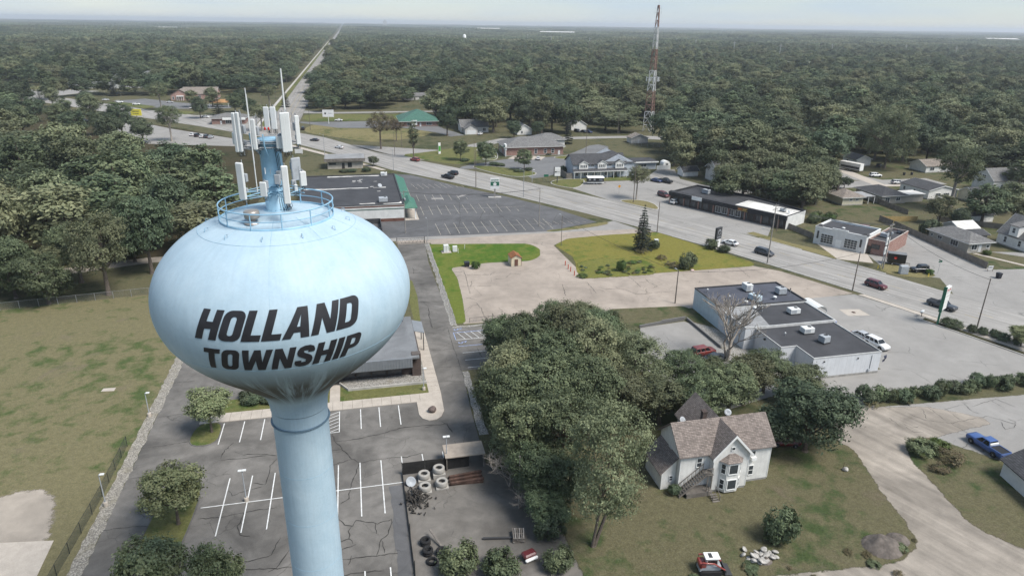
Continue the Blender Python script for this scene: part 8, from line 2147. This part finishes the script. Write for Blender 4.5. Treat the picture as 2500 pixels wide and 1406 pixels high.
# ---- far steel transmission poles
for k, (px_, py_, top) in enumerate(((1696, 132, 103), (1789, 142, 114), (1900, 155, 112), (2026, 150, 119), (2205, 152, 122), (2326, 160, 120), (1439, 118, 95), (1345, 112, 88), (1288, 105, 86), (1650, 118, 100), (1885, 95, 66))):
 p = at(px_, py_); zt = 30.0 if k < 6 else 26.0
 t = thing('transmission_pole', 'tall pale transmission pole in the far woods, ' + ORD[k if k < 6 else k - 6] + (' from the mast going right' if k < 6 else ' of the farther line'), 'utility pole', (p.x, p.y, 0), 0, 'far transmission poles'); s = (p - CAM).length / 1500
 MB().tube([(0, 0, 0), (0, 0, zt)], [.5 * s, .35 * s], 6).build('shaft', 'trim_grey', t); MB().box(-3, 3, -.15, .15, zt - 3, zt - 2.6).build('crossarm', 'trim_grey', t)
# ================================================================ individual trees and shrubs
def T(kind, x, y, h, r, label, name='broadleaf_tree', group=None): return tree(kind, (x, y), h, r, label, name, 'tree', group)
def TP(kind, px_, py_, h, r, label, name='broadleaf_tree', group=None): q = at(px_, py_); return tree(kind, (q.x, q.y), h, r, label, name, 'tree', group)
T(LIGHT[0], -23.0, 92.5, 7.6, 3.3, 'young light green tree on the upper car park island', 'maple_tree')
T(LIGHT[1], -23.4, 72.6, 8.2, 3.9, 'broad light green tree on the long car park island', 'maple_tree')
T(LIGHT[0], -22.4, 58.4, 9.6, 3.7, 'light green tree cut off at the bottom left corner', 'maple_tree')
T(LIGHT[1], -16.2, 56.4, 9.0, 3.0, 'small light green tree beside the stem foot at the bottom edge', 'maple_tree')
G1 = 'trees massed between the car park and the farmhouse'
for k, (x, y, h, r) in enumerate(((23, 104.5, 10, 4.2), (27.5, 107.5, 8.5, 3.9), (33, 107.5, 10.5, 4.4), (38.8, 107.5, 10, 4.2), (42.0, 103, 8.5, 3.6), (25, 97.5, 13, 4.8), (32, 100, 13.5, 5.2), (38, 100, 12, 4.6), (42.5, 96.5, 9, 3.8), (21, 90, 12, 4.4), (27.5, 89, 14, 5.0), (34.5, 91, 14, 5.0), (41.5, 89.5, 11, 4.8), (48.5, 88.5, 8.5, 4.0), (18.0, 82, 12.5, 4.6), (24, 81, 14, 5.2), (30, 80, 14, 5.0), (18.6, 74.5, 12, 4.5), (24, 73, 13, 4.8), (19.0, 68.0, 9, 3.9), (36.5, 83, 9, 4.4), (22.0, 66.0, 8.5, 3.6), (19.5, 63.4, 5.5, 2.8))):
 edge = {0: 'tree at the left edge of the tree mass by the striped side bays', 2: 'tallest back tree of the mass, reaching over the vacant lot', 3: 'back tree of the mass beside the bare verge', 8: 'lower tree at the right of the mass by the rear car park', 13: 'low tree at the right tip of the mass', 17: 'tree leaning over the storage yard', 19: 'small tree at the foot of the mass by the yard pole', 20: 'tree close behind the farmhouse lean-to'}
 T(NEAR[4] if k in (0, 14, 17, 19, 21, 22) else NEAR[(k * 7 + k // 4) % 4], x, y, h, r, edge.get(k, 'dark green tree inside the tree mass left of the farmhouse'), 'broadleaf_tree', G1)
t = T(FEATHER[0], 23.6, 58.8, 19.5, 4.7, 'tall feathery olive tree with bare lower trunk on the farm lawn', 'locust_tree'); t.rotation_euler = (R(-3), R(8), 0); MB().tube([(.2, 0, 0), (1.0, .3, 4), (1.6, .2, 9)], [.24, .17, .08], 6).build('stem', 'bark', t)
T(DARKT[0], 59.4, 70.6, 11.4, 6.6, 'big dense dark tree right of the farmhouse', 'chestnut_tree')
G2 = 'smaller trees behind the farmhouse'
for k, (x, y, h, r) in enumerate(((42, 81.5, 8.2, 4.0), (47.5, 79.5, 9, 4.0), (52.8, 80.5, 10, 4.4), (57.5, 84, 9, 4.2), (62.8, 86.8, 8, 3.8), (54.4, 89, 6.5, 3.0), (66.5, 82.5, 7.2, 3.4))):
 T(NEAR[(k + 1) % 3], x, y, h, r, ('tree behind the farmhouse chimney', 'tree behind the farmhouse ridge', 'tree between farmhouse roof and rear car park', 'tree below the parked red SUV', 'tree below the bare tree', 'small tree at the rear car park edge', 'low tree between big dark tree and white shop wall')[k], 'broadleaf_tree', G2)
t = thing('bare_tree', 'dead leafless tree with pale spreading branches behind the white shop', 'tree', (62.6, 98.2, 0)); link('branches', bare_tree('bare_branches', 5, 12.5, 1.1, 5, .30), t); link('trunk', MB().tube([(0, 0, -.2), (.1, 0, 1.2), (.1, .1, 2.4)], [.42, .34, .26], 8).mesh('bare_trunk', 'pale_bark'), t)
for k, (x, y, s) in enumerate(((16.6, 71.5, .5), (18.0, 65.2, .42))):
 t = thing('dead_limbs', ('grey dead limbs sticking out over the storage yard', 'lower tangle of grey dead twigs at the yard edge')[k], 'branches', (x, y, 0), k * 2.0); o = link('twigs', bare_tree('dead_twigs', 9 + k, 12, 1.5, 5, .16), t, sc=(s * 1.3, s * 1.3, s * .9))
# spruce and shrubs of the vacant lot
t = thing('spruce_tree', 'dark spruce standing alone on the vacant lawn', 'tree', (73.0, 161.6, 0)); link('trunk', SPRUCE['trunk'], t); link('crown', SPRUCE['crown'], t); TREE_SPOTS.append((73, 161, 3))
for i, px_, py_, r, h, lb in ((0, 1677, 655, 2.3, 4.0, 'big round dark bush at the right of the vacant lawn'), (2, 1597, 608, 1.6, 2.4, 'round dark bush at the right foot of the spruce'), (1, 1515, 661, 1.3, 2.8, 'small bright conical bush on the vacant lawn'), (1, 1163, 656, 1.2, 2.0, 'small bright bush beside the black bin'), (0, 1735, 607, 1.9, 2.6, 'bush left of the black roadside sign'), (2, 1768, 615, 1.9, 1.8, 'low bush right of the black roadside sign'), (3, 1568, 618, 2.0, 1.3, 'dry brown weeds round the spruce foot'), (3, 1618, 633, 1.8, 1.0, 'dry weeds on the vacant lawn below the spruce'), (3, 1648, 652, 2.2, 1.2, 'dry weed clump left of the big dark bush'), (1, 1420, 676, 1.5, .6, 'low green weeds at the corner by the bollards'), (1, 1545, 582 + 60, 1.4, .5, 'small weed tuft below the spruce'), (3, 1632, 646, 1.4, .9, 'thin weeds beside the dry weed clump')):
 q = at(px_, py_); bush(i, (q.x, q.y), r, h, lb)
rg = random.Random(3)
for k in range(46):
 x, y = rg.uniform(52, 71), rg.uniform(144.4, 152.5); bush((1, 3, 0)[k % 3], (x, y), rg.uniform(.3, .8), rg.uniform(.2, .6), 'low weed tuft in the weedy part of the vacant lawn', 'weed_tuft', 'weeds on the vacant lawn')
for k in range(30):
 x, y = rg.uniform(23, 62), rg.uniform(47.5, 52.5); bush((3, 0)[k % 2], (x, y), rg.uniform(.3, .9), rg.uniform(.2, .6), 'low weed tuft along the dirt at the bottom of the farm lawn', 'weed_tuft', 'weeds below the farm lawn')
# farm lawn and yard shrubs
bush(0, (45.4, 55.4), 2.1, 4.2, 'round green bush alone on the farm lawn'); bush(2, (37.0, 65.6), .9, 1.4, 'dark shrub at the foot of the outside stair'); bush(2, (19.2, 61.4), 1.9, 3.0, 'dark bushes at the yard edge by the pallets'); bush(0, (18.8, 56.6), 1.8, 2.4, 'green bush right of the red vehicle corner'); bush(0, (8.0, 58.4), 2.3, 3.2, 'bushy treetop at the bottom edge over the tyres'); bush(0, (12.6, 57.0), 2.3, 2.6, 'green bush at the bottom edge right of the tyres'); bush(0, (30.4, 49.0), 1.4, 1.2, 'low weeds at the bottom edge left of the loader')
bush(0, (75.6, 66.8), 2.2, 1.9, 'weedy bush at the inner bend of the dirt track', 'weed_clump'); bush(3, (77.8, 64.6), 2.4, 1.5, 'grey green weeds below the bend bush', 'weed_clump'); bush(1, (79.0, 67.2), 1.5, 1.3, 'fresh green weeds right of the bend bush', 'weed_clump'); bush(3, (74.8, 63.0), 1.6, 1.0, 'dry weeds along the dirt track edge', 'weed_clump')
for k in range(20):
 u = k / 19; x = 78 + 34 * u; bush((2, 0, 0)[k % 3], (x, 80.2 + .8 * math.sin(k * 1.7) + u * .6), 1.35 + .35 * math.sin(k * 2.3), 1.9 + .5 * math.sin(k * 1.1), 'leafy bush in the ragged row along the shop lot edge', 'hedge_bush', 'bushes along the shop lot edge')
bush(2, (77.4, 81.6), 1.1, 2.6, 'taller tuft at the left end of the bush row', 'hedge_bush'); bush(3, (77.6, 79.4), 1.5, .9, 'dry weeds at the left end of the bush row', 'weed_clump')
HEDGE = shrub('clipped_hedge', 440, 1.0, 1.3, 90, 60, .11, 'leaf_dark')
for k, (px_, py_, rx, ry) in enumerate(((2322, 800, 2.5, 1.3), (2372, 811, 1.1, 1.0), (2398, 817, 1.1, 1.0), (2424, 822, .9, .9), (2446, 831, 1.7, 1.3), (2480, 842, .9, .9))):
 q = at(px_, py_); o = link('clipped_bush', HEDGE, None, (q.x, q.y, 0), R(-60), (rx, ry, 1.15 if rx < 2 else 1.4)); tag(o, ('large clipped hedge block at the foot of the green sign', 'first small clipped bush right of the large hedge', 'second small clipped bush beside the bare pole', 'third small clipped bush of the row', 'wide clipped bush left of the pale small tree', 'last clipped bush under the pale small tree')[k], 'hedge', 'clipped bushes by the shop lot')
T(LIGHT[0], 121.0, 92.6, 4.4, 2.6, 'small pale spreading tree at the right edge by the road', 'small_tree')
for k, (px_, py_, r) in enumerate(((1010 - 30, 990, 1.2), (600, 985, 1.5), (625, 985, 1.4), (580, 990, 1.3))): q = at(px_, py_) if k else at(600, 975); bush(2, (q.x + k * .8, q.y), r, 1.5, 'dark shrub bed behind the tower stem', 'shrub', 'shrub bed by the office')
# trees across the main road
TP(VASE[0], 912, 406, 4.6, 2.4, 'small dark tree beside the beige pavilion', 'small_tree'); TP(RUST[0], 930, 364, 17.5, 6.8, 'tall thin rust-tinged tree on the triangle lawn', 'oak_tree'); TP(RUST[0], 968, 346, 11.5, 4.2, 'smaller rust-tinged tree behind the tall one', 'oak_tree'); TP(SLIM[0], 1010, 386, 17.5, 2.4, 'slim ragged tree on the triangle lawn', 'slim_tree')
for k, (px_, py_, h, r) in enumerate(((1124, 392, 9.8, 3.9), (1186, 404, 11.2, 4.4), (1280, 416, 9.4, 4.0))): TP(VASE[0], px_, py_, h, r, ('left of the three rounded trees before the bank', 'middle and tallest of the three rounded trees before the bank', 'right of the three rounded trees before the bank')[k], 'park_tree', 'rounded trees before the bank')
for k, (px_, py_, r, h, lb) in enumerate(((1135, 394, 2.2, 1.2, 'low bush under the left bank tree'), (1205, 404, 2.4, 1.4, 'hedge under the middle bank tree'), (1222, 406, 2.0, 1.3, 'hedge right of the middle bank tree'), (1268, 420, 2.3, 1.0, 'low hedge left of the right bank tree'), (1290, 417, 1.7, 1.3, 'hedge under the right bank tree'), (1350, 376, 2.0, 1.6, 'round bush at the end of the bank wall'), (1338, 378, 2.0, 1.0, 'low bush along the bank wall'), (1373, 424, 1.8, 3.0, 'bush beside the stacked sign'), (1500, 432, 1.3, 1.0, 'low flowering bed by the terrace'), (860, 420, 2.0, 1.2, 'hedge before the beige pavilion'), (840, 421, 2.0, 1.1, 'low hedge left of the pavilion door'), (895, 419, 1.9, 1.6, 'bush right of the pavilion'))): q = at(px_, py_); bush(2, (q.x, q.y), r, h, lb)
TP(DARKT[1], 1255, 338, 10, 4.0, 'dark tree above the bank roof', 'broadleaf_tree'); TP(DARKT[1], 1312, 333, 8.5, 3.8, 'dark tree right of the bank ridge', 'broadleaf_tree'); TP(DARKT[1], 1092, 332, 17, 5.8, 'large tree between the clinic and the stepped-gable house', 'broadleaf_tree')
t = thing('conifer_tree', 'dark cone-shaped evergreen beside the forecourt drive', 'tree', (*at(1386, 352).xy, 0)); link('trunk', PINE['trunk'], t); link('crown', PINE['crown'], t)
bush(2, at(1362, 348).xy, 2.6, 3.4, 'round dark evergreen left of the cone-shaped one')
TP(OPEN[1], 1553, 487, 12.5, 3.9, 'two-tiered leaning tree on the round verge', 'verge_tree')
MR = 'trees behind the strip mall'
for k, (px_, py_, h, r) in enumerate(((1660, 425, 15, 6.0), (1645, 405, 18, 6.5), (1740, 438, 15, 6.2), (1790, 455, 14, 6.4), (1850, 458, 15, 7.2), (1900, 470, 15, 6.8), (1950, 482, 15, 6.0), (1990, 500, 13.5, 5.2), (1880, 430, 17, 7.2), (1810, 420, 17, 7.0), (1965, 440, 16, 6.5), (2000, 470, 14, 5.5), (2025, 480, 10, 3.6), (1760, 405, 16, 6.4))):
 TP((MID[6], MID[1], MID[0], MID[4])[k % 4], px_, py_, h, r, ('leafy tree at the left of the group behind the strip mall', 'tall tree right of the radio mast foot')[k] if k < 2 else ('tree overhanging the white end of the strip mall roof' if k == 7 else 'full green tree in the group behind the strip mall'), 'broadleaf_tree', MR)
for k, (x, y) in enumerate(((130, 201), (136, 196), (142, 192), (147, 198), (139, 206), (131, 210), (148, 207), (153, 201), (127, 214), (122, 206))): T((MID[6], MID[0], MID[4], MID[1])[k % 4], x, y, 12 + k % 4, 5.6 + k % 3 * .5, 'full green tree in the group behind the strip mall', 'broadleaf_tree', MR)
t = thing('vine_thicket', 'low vine-covered thicket behind the strip mall end wall', 'shrub', (*at(2000, 540).xy, 0)); [link('vines', SHRUBS[k % 2], t, (k * 1.7 - 3, (k % 3) * 1.5 - 1.4, 0), k * 1.3, (2.0, 2.0, 1.9)) for k in range(5)]
TP(OPEN[0], 2318, 512, 21, 8.6, 'big pale-trunked tree before the long white bungalow', 'sycamore_tree'); TP(WILLOW[0], 2158, 412, 23, 11.0, 'huge rounded willow by the motorhome', 'willow_tree')
RG = 'garden trees on the east side streets'
for k, (px_, py_, h, r, nm) in enumerate(((2395, 545, 13, 6.2, 'broad garden tree below the pale gabled house'), (2290, 548, 10, 4.2, 'garden tree left of the white metal roof'), (2340, 560, 7, 3.0, 'small pale garden tree by the white metal roof'), (2480, 470, 14, 5.6, 'dark garden tree right of the pale gabled house'), (2455, 520, 11, 5.0, 'garden tree over the pale fence'), (2060, 462, 5, 2.6, 'small dark tree at the street corner'), (2430, 410, 19, 7.5, 'tall tree above the pale gabled house'), (2500, 430, 17, 6.8, 'tall tree at the right edge'), (2330, 400, 17, 7.0, 'tree behind the long white bungalow, left'), (2390, 395, 18, 7.0, 'tree behind the pale-trunked tree'), (2260, 395, 16, 6.5, 'tree right of the willow'), (2230, 380, 17, 6.5, 'tree behind the tan bungalow'), (2490, 560, 10, 4.4, 'tree beside the gambrel house'), (1710, 400, 15, 5.8, 'tree beside the porch house'))): TP(MID[k % 8], px_, py_, h, r, nm, 'garden_tree', RG)
bush(2, at(2268, 572).xy, 3.0, 4.2, 'smooth round dark evergreen behind the board fence'); bush(0, at(2180, 488).xy, 1.6, 2.0, 'left of two round shrubs before the grey house'); bush(0, at(2198, 492).xy, 1.6, 2.0, 'right of two round shrubs before the grey house'); bush(1, at(2408, 622).xy, 1.2, 1.4, 'tuft of grass by the ranch house steps'); bush(1, at(2270, 670).xy, 1.0, 1.4, 'weed tuft at the verge tip by the jeep')
# west edge: the trees behind the field fence
WE = 'trees along the back of the field'
for k, (px_, py_, h, r) in enumerate(((372, 668, 20, 6.2), (266, 720, 19, 6.0), (120, 742, 12, 5.2), (40, 728, 15, 5.6), (200, 690, 15, 5.2), (-30, 720, 17, 6.0), (150, 700, 11, 4.0), (330, 640, 17, 5.6))):
 TP((DARKT[1], NEAR[3], NEAR[4], NEAR[4], NEAR[2], NEAR[4], OPEN[1], NEAR[4])[k], px_, py_, h, r, ('ivy-trunked tree left of the tank behind the field', 'pale-stemmed airy tree behind the field fence', 'low bushy tree hanging over the field fence', 'leaning tree at the left end of the field fence', 'open-branched tree beside the trail', 'tree at the left edge behind the field', 'small thin tree by the trail', 'dark tree behind the ivy-trunked one')[k], 'field_tree', WE)
# west car parks
WT = 'trees among the west car parks'
for k, (px_, py_, h, r, kd) in enumerate(((420, 345, 17, 6.4, OPEN[0]), (490, 290, 14, 4.6, MID[2]), (395, 270, 19, 7.0, OPEN[1]), (535, 282, 14, 4.2, PINE), (590, 262, 13, 4.6, MID[5]), (640, 320, 15, 6.4, OPEN[1]), (225, 300, 17, 6.5, MID[4]), (215, 280, 16, 4.5, MID[5]), (45, 262, 14, 5.6, MID[2]), (280, 235, 13, 5.0, BLUE), (100, 255, 10, 3.2, PINE), (130, 262, 14, 5.0, MID[4]), (698, 262, 12, 3.6, PINE), (300, 330, 17, 7.0, DARKT[1]), (250, 330, 13, 5.5, DARKT[1]), (660, 262, 16, 6.4, OPEN[1]), (150, 320, 15, 6.5, MID[0]), (90, 300, 15, 6, MID[2]), (30, 300, 14, 6, MID[5]), (190, 335, 14, 6.5, MID[2]), (60, 330, 15, 6.5, MID[0]), (350, 350, 13, 5.5, DARKT[1]), (-20, 290, 15, 6, MID[1]), (270, 352, 14, 6.5, MID[5]), (160, 285, 12, 5, MID[0]), (470, 262, 12, 4.5, MID[6]), (575, 275, 13, 5, MID[0]), (610, 285, 12, 4.6, MID[2]), (520, 262, 14, 5, MID[4]))):
 TP(kd, px_, py_, h, r, ('leafy tree before the row of cars left of the antennas', 'dark tree before the pink brick hall', 'bare-limbed tree left of the brick hall', 'dark pine right of the brick hall', 'dark tree by the orange awning', 'light green tree right of the corner shop', 'spreading tree by the west road bend', 'dark pine-like tree by the west road bend', 'round tree at the far left lawn', 'blue-grey spruce before the long hall', 'small dark evergreen on the far left', 'tree left of the west road', 'dark evergreen beside the straight road', 'dense dark tree below the yellow sign', 'second dense dark tree below the yellow sign', 'light green tree left of the straight road')[k] if k < 16 else 'tree at the upper edge of the left wood near the west road', 'street_tree', WT)
NS = 'trees beside the straight road'
for k, (x, y, h, r) in enumerate(((-22.5, 500, 16, 8.0), (-20, 520, 17, 8.5), (-18, 478, 11, 5), (-12, 488, 11, 6), (-21, 556, 15, 7), (-20, 590, 14, 6.5), (-62, 620, 15, 6.5), (-63, 650, 16, 6.5), (-4, 500, 15, 7), (6, 496, 13, 6))): T(MID[k % 8], x, y, h, r, 'broad tree leaning over the straight road at the near wood edge' if k < 2 else 'tree in the wood edge along the straight road', 'broadleaf_tree', NS)
# ================================================================ the woodland
def inside(p, poly):
 x, y = p; c = False; j = len(poly) - 1
 for i in range(len(poly)):
  if (poly[i][1] > y) != (poly[j][1] > y) and x < (poly[j][0] - poly[i][0]) * (y - poly[i][1]) / (poly[j][1] - poly[i][1]) + poly[i][0]: c = not c
  j = i
 return c
DEVELOPED = [(-400, -50), (-400, 150), (-140, 150), (-45, 168), (-36, 181), (-36, 246), (-52, 272), (-108, 298), (-146, 340), (-186, 425), (-216, 540), (-196, 600), (-150, 590), (-124, 600), (-70, 600), (-58, 640), (-56, 9000), (-27, 9000), (-27, 490), (-10, 490), (16, 478), (36, 530), (66, 540), (60, 470), (46, 440), (52, 408), (60, 390), (74, 372), (96, 356), (118, 360), (130, 372), (136, 356), (152, 336), (150, 318), (126, 286), (134, 262), (150, 244), (188, 240), (196, 262), (222, 266), (240, 252), (250, 225), (256, 190), (300, 170), (300, -50)]
HOLES = [[(146, 330), (166, 318), (180, 340), (182, 380), (150, 382)], [(-300, 596), (-230, 576), (-196, 640), (-222, 690), (-290, 690)], [(-235, 625), (-165, 640), (-160, 728), (-235, 728)], [(104, 412), (122, 412), (122, 442), (104, 442)], [(138, 480), (158, 480), (158, 518), (138, 518)], [(192, 262), (212, 262), (212, 304), (192, 304)]]
# far pale warehouses and towers standing out of the trees
FAR = []
for k, (px_, py_, w, d, h, cat, lb) in enumerate(((1970, 172, 62, 30, 9, 'warehouse', 'long white warehouse roof in the mid woods'), (1105, 77, 170, 60, 14, 'warehouse', 'far white warehouse left of two on the horizon'), (1190, 76, 190, 60, 16, 'warehouse', 'far white warehouse right of two on the horizon'), (1360, 86, 190, 50, 14, 'warehouse', 'far pale shed right of the road horizon'), (2020, 98, 150, 40, 12, 'warehouse', 'far white sheds on the right horizon, left block'), (2110, 101, 130, 40, 12, 'warehouse', 'far white sheds on the right horizon, middle block'), (2200, 103, 110, 40, 12, 'warehouse', 'far white sheds on the right horizon, right block'), (2440, 103, 170, 50, 14, 'warehouse', 'far white factory at the right edge of the horizon'), (1620, 96, 140, 40, 12, 'warehouse', 'far white roofs beside the mast'), (420, 74, 170, 40, 12, 'warehouse', 'far white roofs on the left horizon'), (1134, 105, 10, 10, 20, 'silo', 'small white silo in the far woods'), (320, 178, 0, 0, 0, '', ''))):
 if not w: continue
 p = at(px_, py_); t = thing('far_building', lb, cat, (p.x, p.y, 0), R(-8) if w > 20 else 0)
 if cat == 'silo': MB().lathe([(w / 2, 0), (w / 2, h), (w * .3, h + 3), (.01, h + 4)], 14).build('shell', 'trim_white', t)
 else:
  MB().box(-w / 2, w / 2, -d / 2, d / 2, 0, h).build('wall', 'stucco_white', t); mb = MB(); gable_roof(mb, -w / 2, w / 2, -d / 2, d / 2, h + .1, d * .07, 'x', 1.0, .4); mb.build('roof', 'roof_white', t)
 FAR.append((p.x, p.y, max(w, d) * .6, w))
p = at(940, 66); t = thing('far_tower_block', 'small grey tower on the far horizon', 'tower', (p.x, p.y, 0)); MB().box(-22, 22, -20, 20, 0, 62).build('shaft', 'trim_grey', t); MB().box(-12, 12, -10, 10, 62, 76).build('plant_room', 'trim_grey', t)
rngf = np.random.default_rng(77)
def blocked(x, y, r):
 if inside((x, y), DEVELOPED): return True
 for h_ in HOLES:
  if inside((x, y), h_): return True
 for cx_, cy_, cr in FAR_NEAR:
  if (x - cx_) ** 2 + (y - cy_) ** 2 < (cr + r) ** 2: return True
 return False
FAR_NEAR = [(f[0], f[1] - f[3] * .5, f[2] * (.8 if f[3] > 20 else .6)) for f in FAR[:1]] + [(f[0], f[1] - 260, 190) for f in FAR[1:10]] + [(CX, CY, r_) for CX, CY, r_ in CLEAR if not inside((CX, CY), DEVELOPED)]
TS = np.array(TREE_SPOTS)
def in_view(x, y, m=25):
 v = Vector((x, y, 10)) - CAM; z = v.dot(_f)
 return z > 0 and abs(v.dot(_r)) < z * .75 + m
spots = []
step = 16.2
for iy in range(int(1500 / step)):
 for ix in range(int(3000 / step)):
  x = -1400 + (ix + .5 * (iy % 2)) * step + rngf.uniform(-4, 4); y = 150 + iy * step + rngf.uniform(-4, 4)
  if not in_view(x, y): continue
  if y > 700 and rngf.random() < .25: continue
  if blocked(x, y, 3): continue
  if y < 700 and ((TS[:, 0] - x) ** 2 + (TS[:, 1] - y) ** 2).min() < 20: continue
  spots.append((x, y))
spots.sort(key=lambda p: p[0] ** 2 + p[1] ** 2)
def size_of(x, y):
 w = math.sin(x * .021 + 1.3) * math.cos(y * .017) + .6 * math.sin(x * .05 + y * .043)
 return 17.5 + 2.6 * w + rngf.uniform(-4, 5), rngf.uniform(6.6, 11.0)
pts, idx, scl, rot = [], [], [], []
for k, (x, y) in enumerate(spots):
 h, r = size_of(x, y); v = int(rngf.integers(0, 8))
 if k < 190:
  if x < -30: zn = 'in the wood just left of the tank' if x > -75 and y < 320 else 'in the left wood above the field trail' if y < 230 else 'in the upper part of the left wood'
  else: zn = [z_ for lim, z_ in ((20, 'at the wood edge beyond the clinic'), (80, 'at the wood edge behind the stepped-gable house'), (135, 'at the wood edge behind the white garage'), (180, 'at the wood edge round the radio mast'), (235, 'at the wood edge above the motorhome'), (9999, 'at the wood edge on the far right')) if x < lim][0]
  lab, grp = 'full-crowned tree ' + zn, 'trees ' + zn
  T(MID[v], x, y, h, r, lab, 'woodland_tree', grp)
 else:
  pts.append((x, y, 0)); idx.append(v); scl.append((r / MID[v]['r'], r / MID[v]['r'], h / 16)); rot.append(rngf.uniform(0, 6.28))
# farther out the trees come in patches of low detail
SRC = bpy.data.collections.new('woodland_sources')
srcs = []
for k in range(8):
 o = bpy.data.objects.new('w%02d_crown' % k, MID[k]['crown']); srcs.append(o)
def patch_mesh(name, seed, half, ntree, per, size, clump):
 rng = np.random.default_rng(seed); C_, N_, T_ = [], [], []
 g = int(math.sqrt(ntree))
 for i in range(g):
  for j in range(g):
   x = (i + .5) / g * 2 * half - half + rng.uniform(-3, 3); y = (j + .5) / g * 2 * half - half + rng.uniform(-3, 3)
   h, r = rng.uniform(10, 20), rng.uniform(5, 10); t0 = rng.beta(2, 2)
   d = rng.normal(0, 1, (per, 3)); d /= np.linalg.norm(d, axis=1, keepdims=True); d[:, 2] = np.abs(d[:, 2]) * 1.2 - .35
   C_.append(np.array([x, y, h * .6]) + d * np.array([r, r, h * .4]) * rng.uniform(.82, 1.05, (per, 1))); N_.append(d); T_.append(np.full(per, t0) + rng.normal(0, .22, per))
 return leaves_mesh(name, np.concatenate(C_), np.concatenate(N_) * 1.6, np.concatenate(T_), size, ('leaf_green', 'leaf_dark', 'leaf_olive')[seed % 3], rng, .8, .25)
for k in range(3): srcs.append(bpy.data.objects.new('w%02d_patch' % (8 + k), patch_mesh('patch_%s' % 'abc'[k], 501 + k, 40, 64, 130, 2.0, 1)))
for k in range(3): srcs.append(bpy.data.objects.new('w%02d_wide' % (11 + k), patch_mesh('wide_%s' % 'abc'[k], 601 + k, 100, 324, 30, 4.2, 1)))
for o in srcs: SRC.objects.link(o)
def patches(y0, y1, half, base):
 st = half * 1.86; n = 0
 for iy in range(int((y1 - y0) / st)):
  y = y0 + (iy + .5) * st
  nx = int(y * .85 / st) + 2
  for ix in range(-nx, nx + 1):
   x = y * .23 + ix * st + rngf.uniform(-6, 6)
   if not in_view(x, y, half * 2): continue
   if -60 - half < x < -24 + half:
    if x + half > -56 and x < -41: x = -58 - half
    elif x >= -41: x = -25 + half
   if any((x - cx_) ** 2 + (y - cy_) ** 2 < (cr + half * .3) ** 2 for cx_, cy_, cr in FAR_NEAR): continue
   z = 1.0 + .25 * math.sin(x * .0021 + .7) * math.sin(y * .0016) + .12 * math.sin(x * .009)
   pts.append((x, y, 0)); idx.append(base + int(rngf.integers(0, 3))); scl.append((1, 1, z * rngf.uniform(.85, 1.15))); rot.append(int(rngf.integers(0, 4)) * math.pi / 2)
patches(1580, 4300, 40, 8); patches(4300, 15000, 100, 11)
me = bpy.data.meshes.new('woodland_points'); me.from_pydata(pts, [], [])
a = me.attributes.new('idx', 'INT', 'POINT'); a.data.foreach_set('value', np.array(idx, dtype=np.int32))
a = me.attributes.new('scl', 'FLOAT_VECTOR', 'POINT'); a.data.foreach_set('vector', np.array(scl, dtype=np.float32).ravel())
a = me.attributes.new('rot', 'FLOAT_VECTOR', 'POINT'); a.data.foreach_set('vector', np.array([(0, 0, r_) for r_ in rot], dtype=np.float32).ravel())
wood = link('woodland', me); stuff(wood); tag(wood, 'unbroken dark green woodland canopy reaching to the horizon', 'woodland')
ng = bpy.data.node_groups.new('woodland_scatter', 'GeometryNodeTree')
ng.interface.new_socket('Geometry', in_out='INPUT', socket_type='NodeSocketGeometry'); ng.interface.new_socket('Geometry', in_out='OUTPUT', socket_type='NodeSocketGeometry')
gi, go_ = ng.nodes.new('NodeGroupInput'), ng.nodes.new('NodeGroupOutput')
iop, ci = ng.nodes.new('GeometryNodeInstanceOnPoints'), ng.nodes.new('GeometryNodeCollectionInfo')
ci.inputs['Collection'].default_value = SRC; ci.inputs['Separate Children'].default_value = True; ci.inputs['Reset Children'].default_value = True
def attr(nm, ty):
 n = ng.nodes.new('GeometryNodeInputNamedAttribute'); n.data_type = ty; n.inputs['Name'].default_value = nm; return n.outputs[0]
iop.inputs['Pick Instance'].default_value = True
ng.links.new(gi.outputs[0], iop.inputs['Points']); ng.links.new(ci.outputs[0], iop.inputs['Instance'])
ng.links.new(attr('idx', 'INT'), iop.inputs['Instance Index']); ng.links.new(attr('scl', 'FLOAT_VECTOR'), iop.inputs['Scale']); ng.links.new(attr('rot', 'FLOAT_VECTOR'), iop.inputs['Rotation'])
ng.links.new(iop.outputs[0], go_.inputs[0])
wood.modifiers.new('scatter', 'NODES').node_group = ng
print('woodland', len(pts), 'spots', len(spots), 'trees', len(TREE_SPOTS))
# ================================================================ haze
mb = MB().box(-16100, 20100, -1600, 17100, -1.0, 82.0)
hz = stuff(mb.build('haze', [])); tag(hz, 'thin pale summer haze over the whole landscape', 'haze')
m = bpy.data.materials.new('haze_air'); m.use_nodes = True; t_ = m.node_tree; t_.nodes.clear()
ho = t_.nodes.new('ShaderNodeOutputMaterial'); pv = t_.nodes.new('ShaderNodeVolumePrincipled')
pv.inputs['Color'].default_value = (0.88, 0.93, 0.99, 1); pv.inputs['Density'].default_value = 0.00011; pv.inputs['Anisotropy'].default_value = 0.2
t_.links.new(pv.outputs[0], ho.inputs['Volume'])
hz.data.materials.append(m)
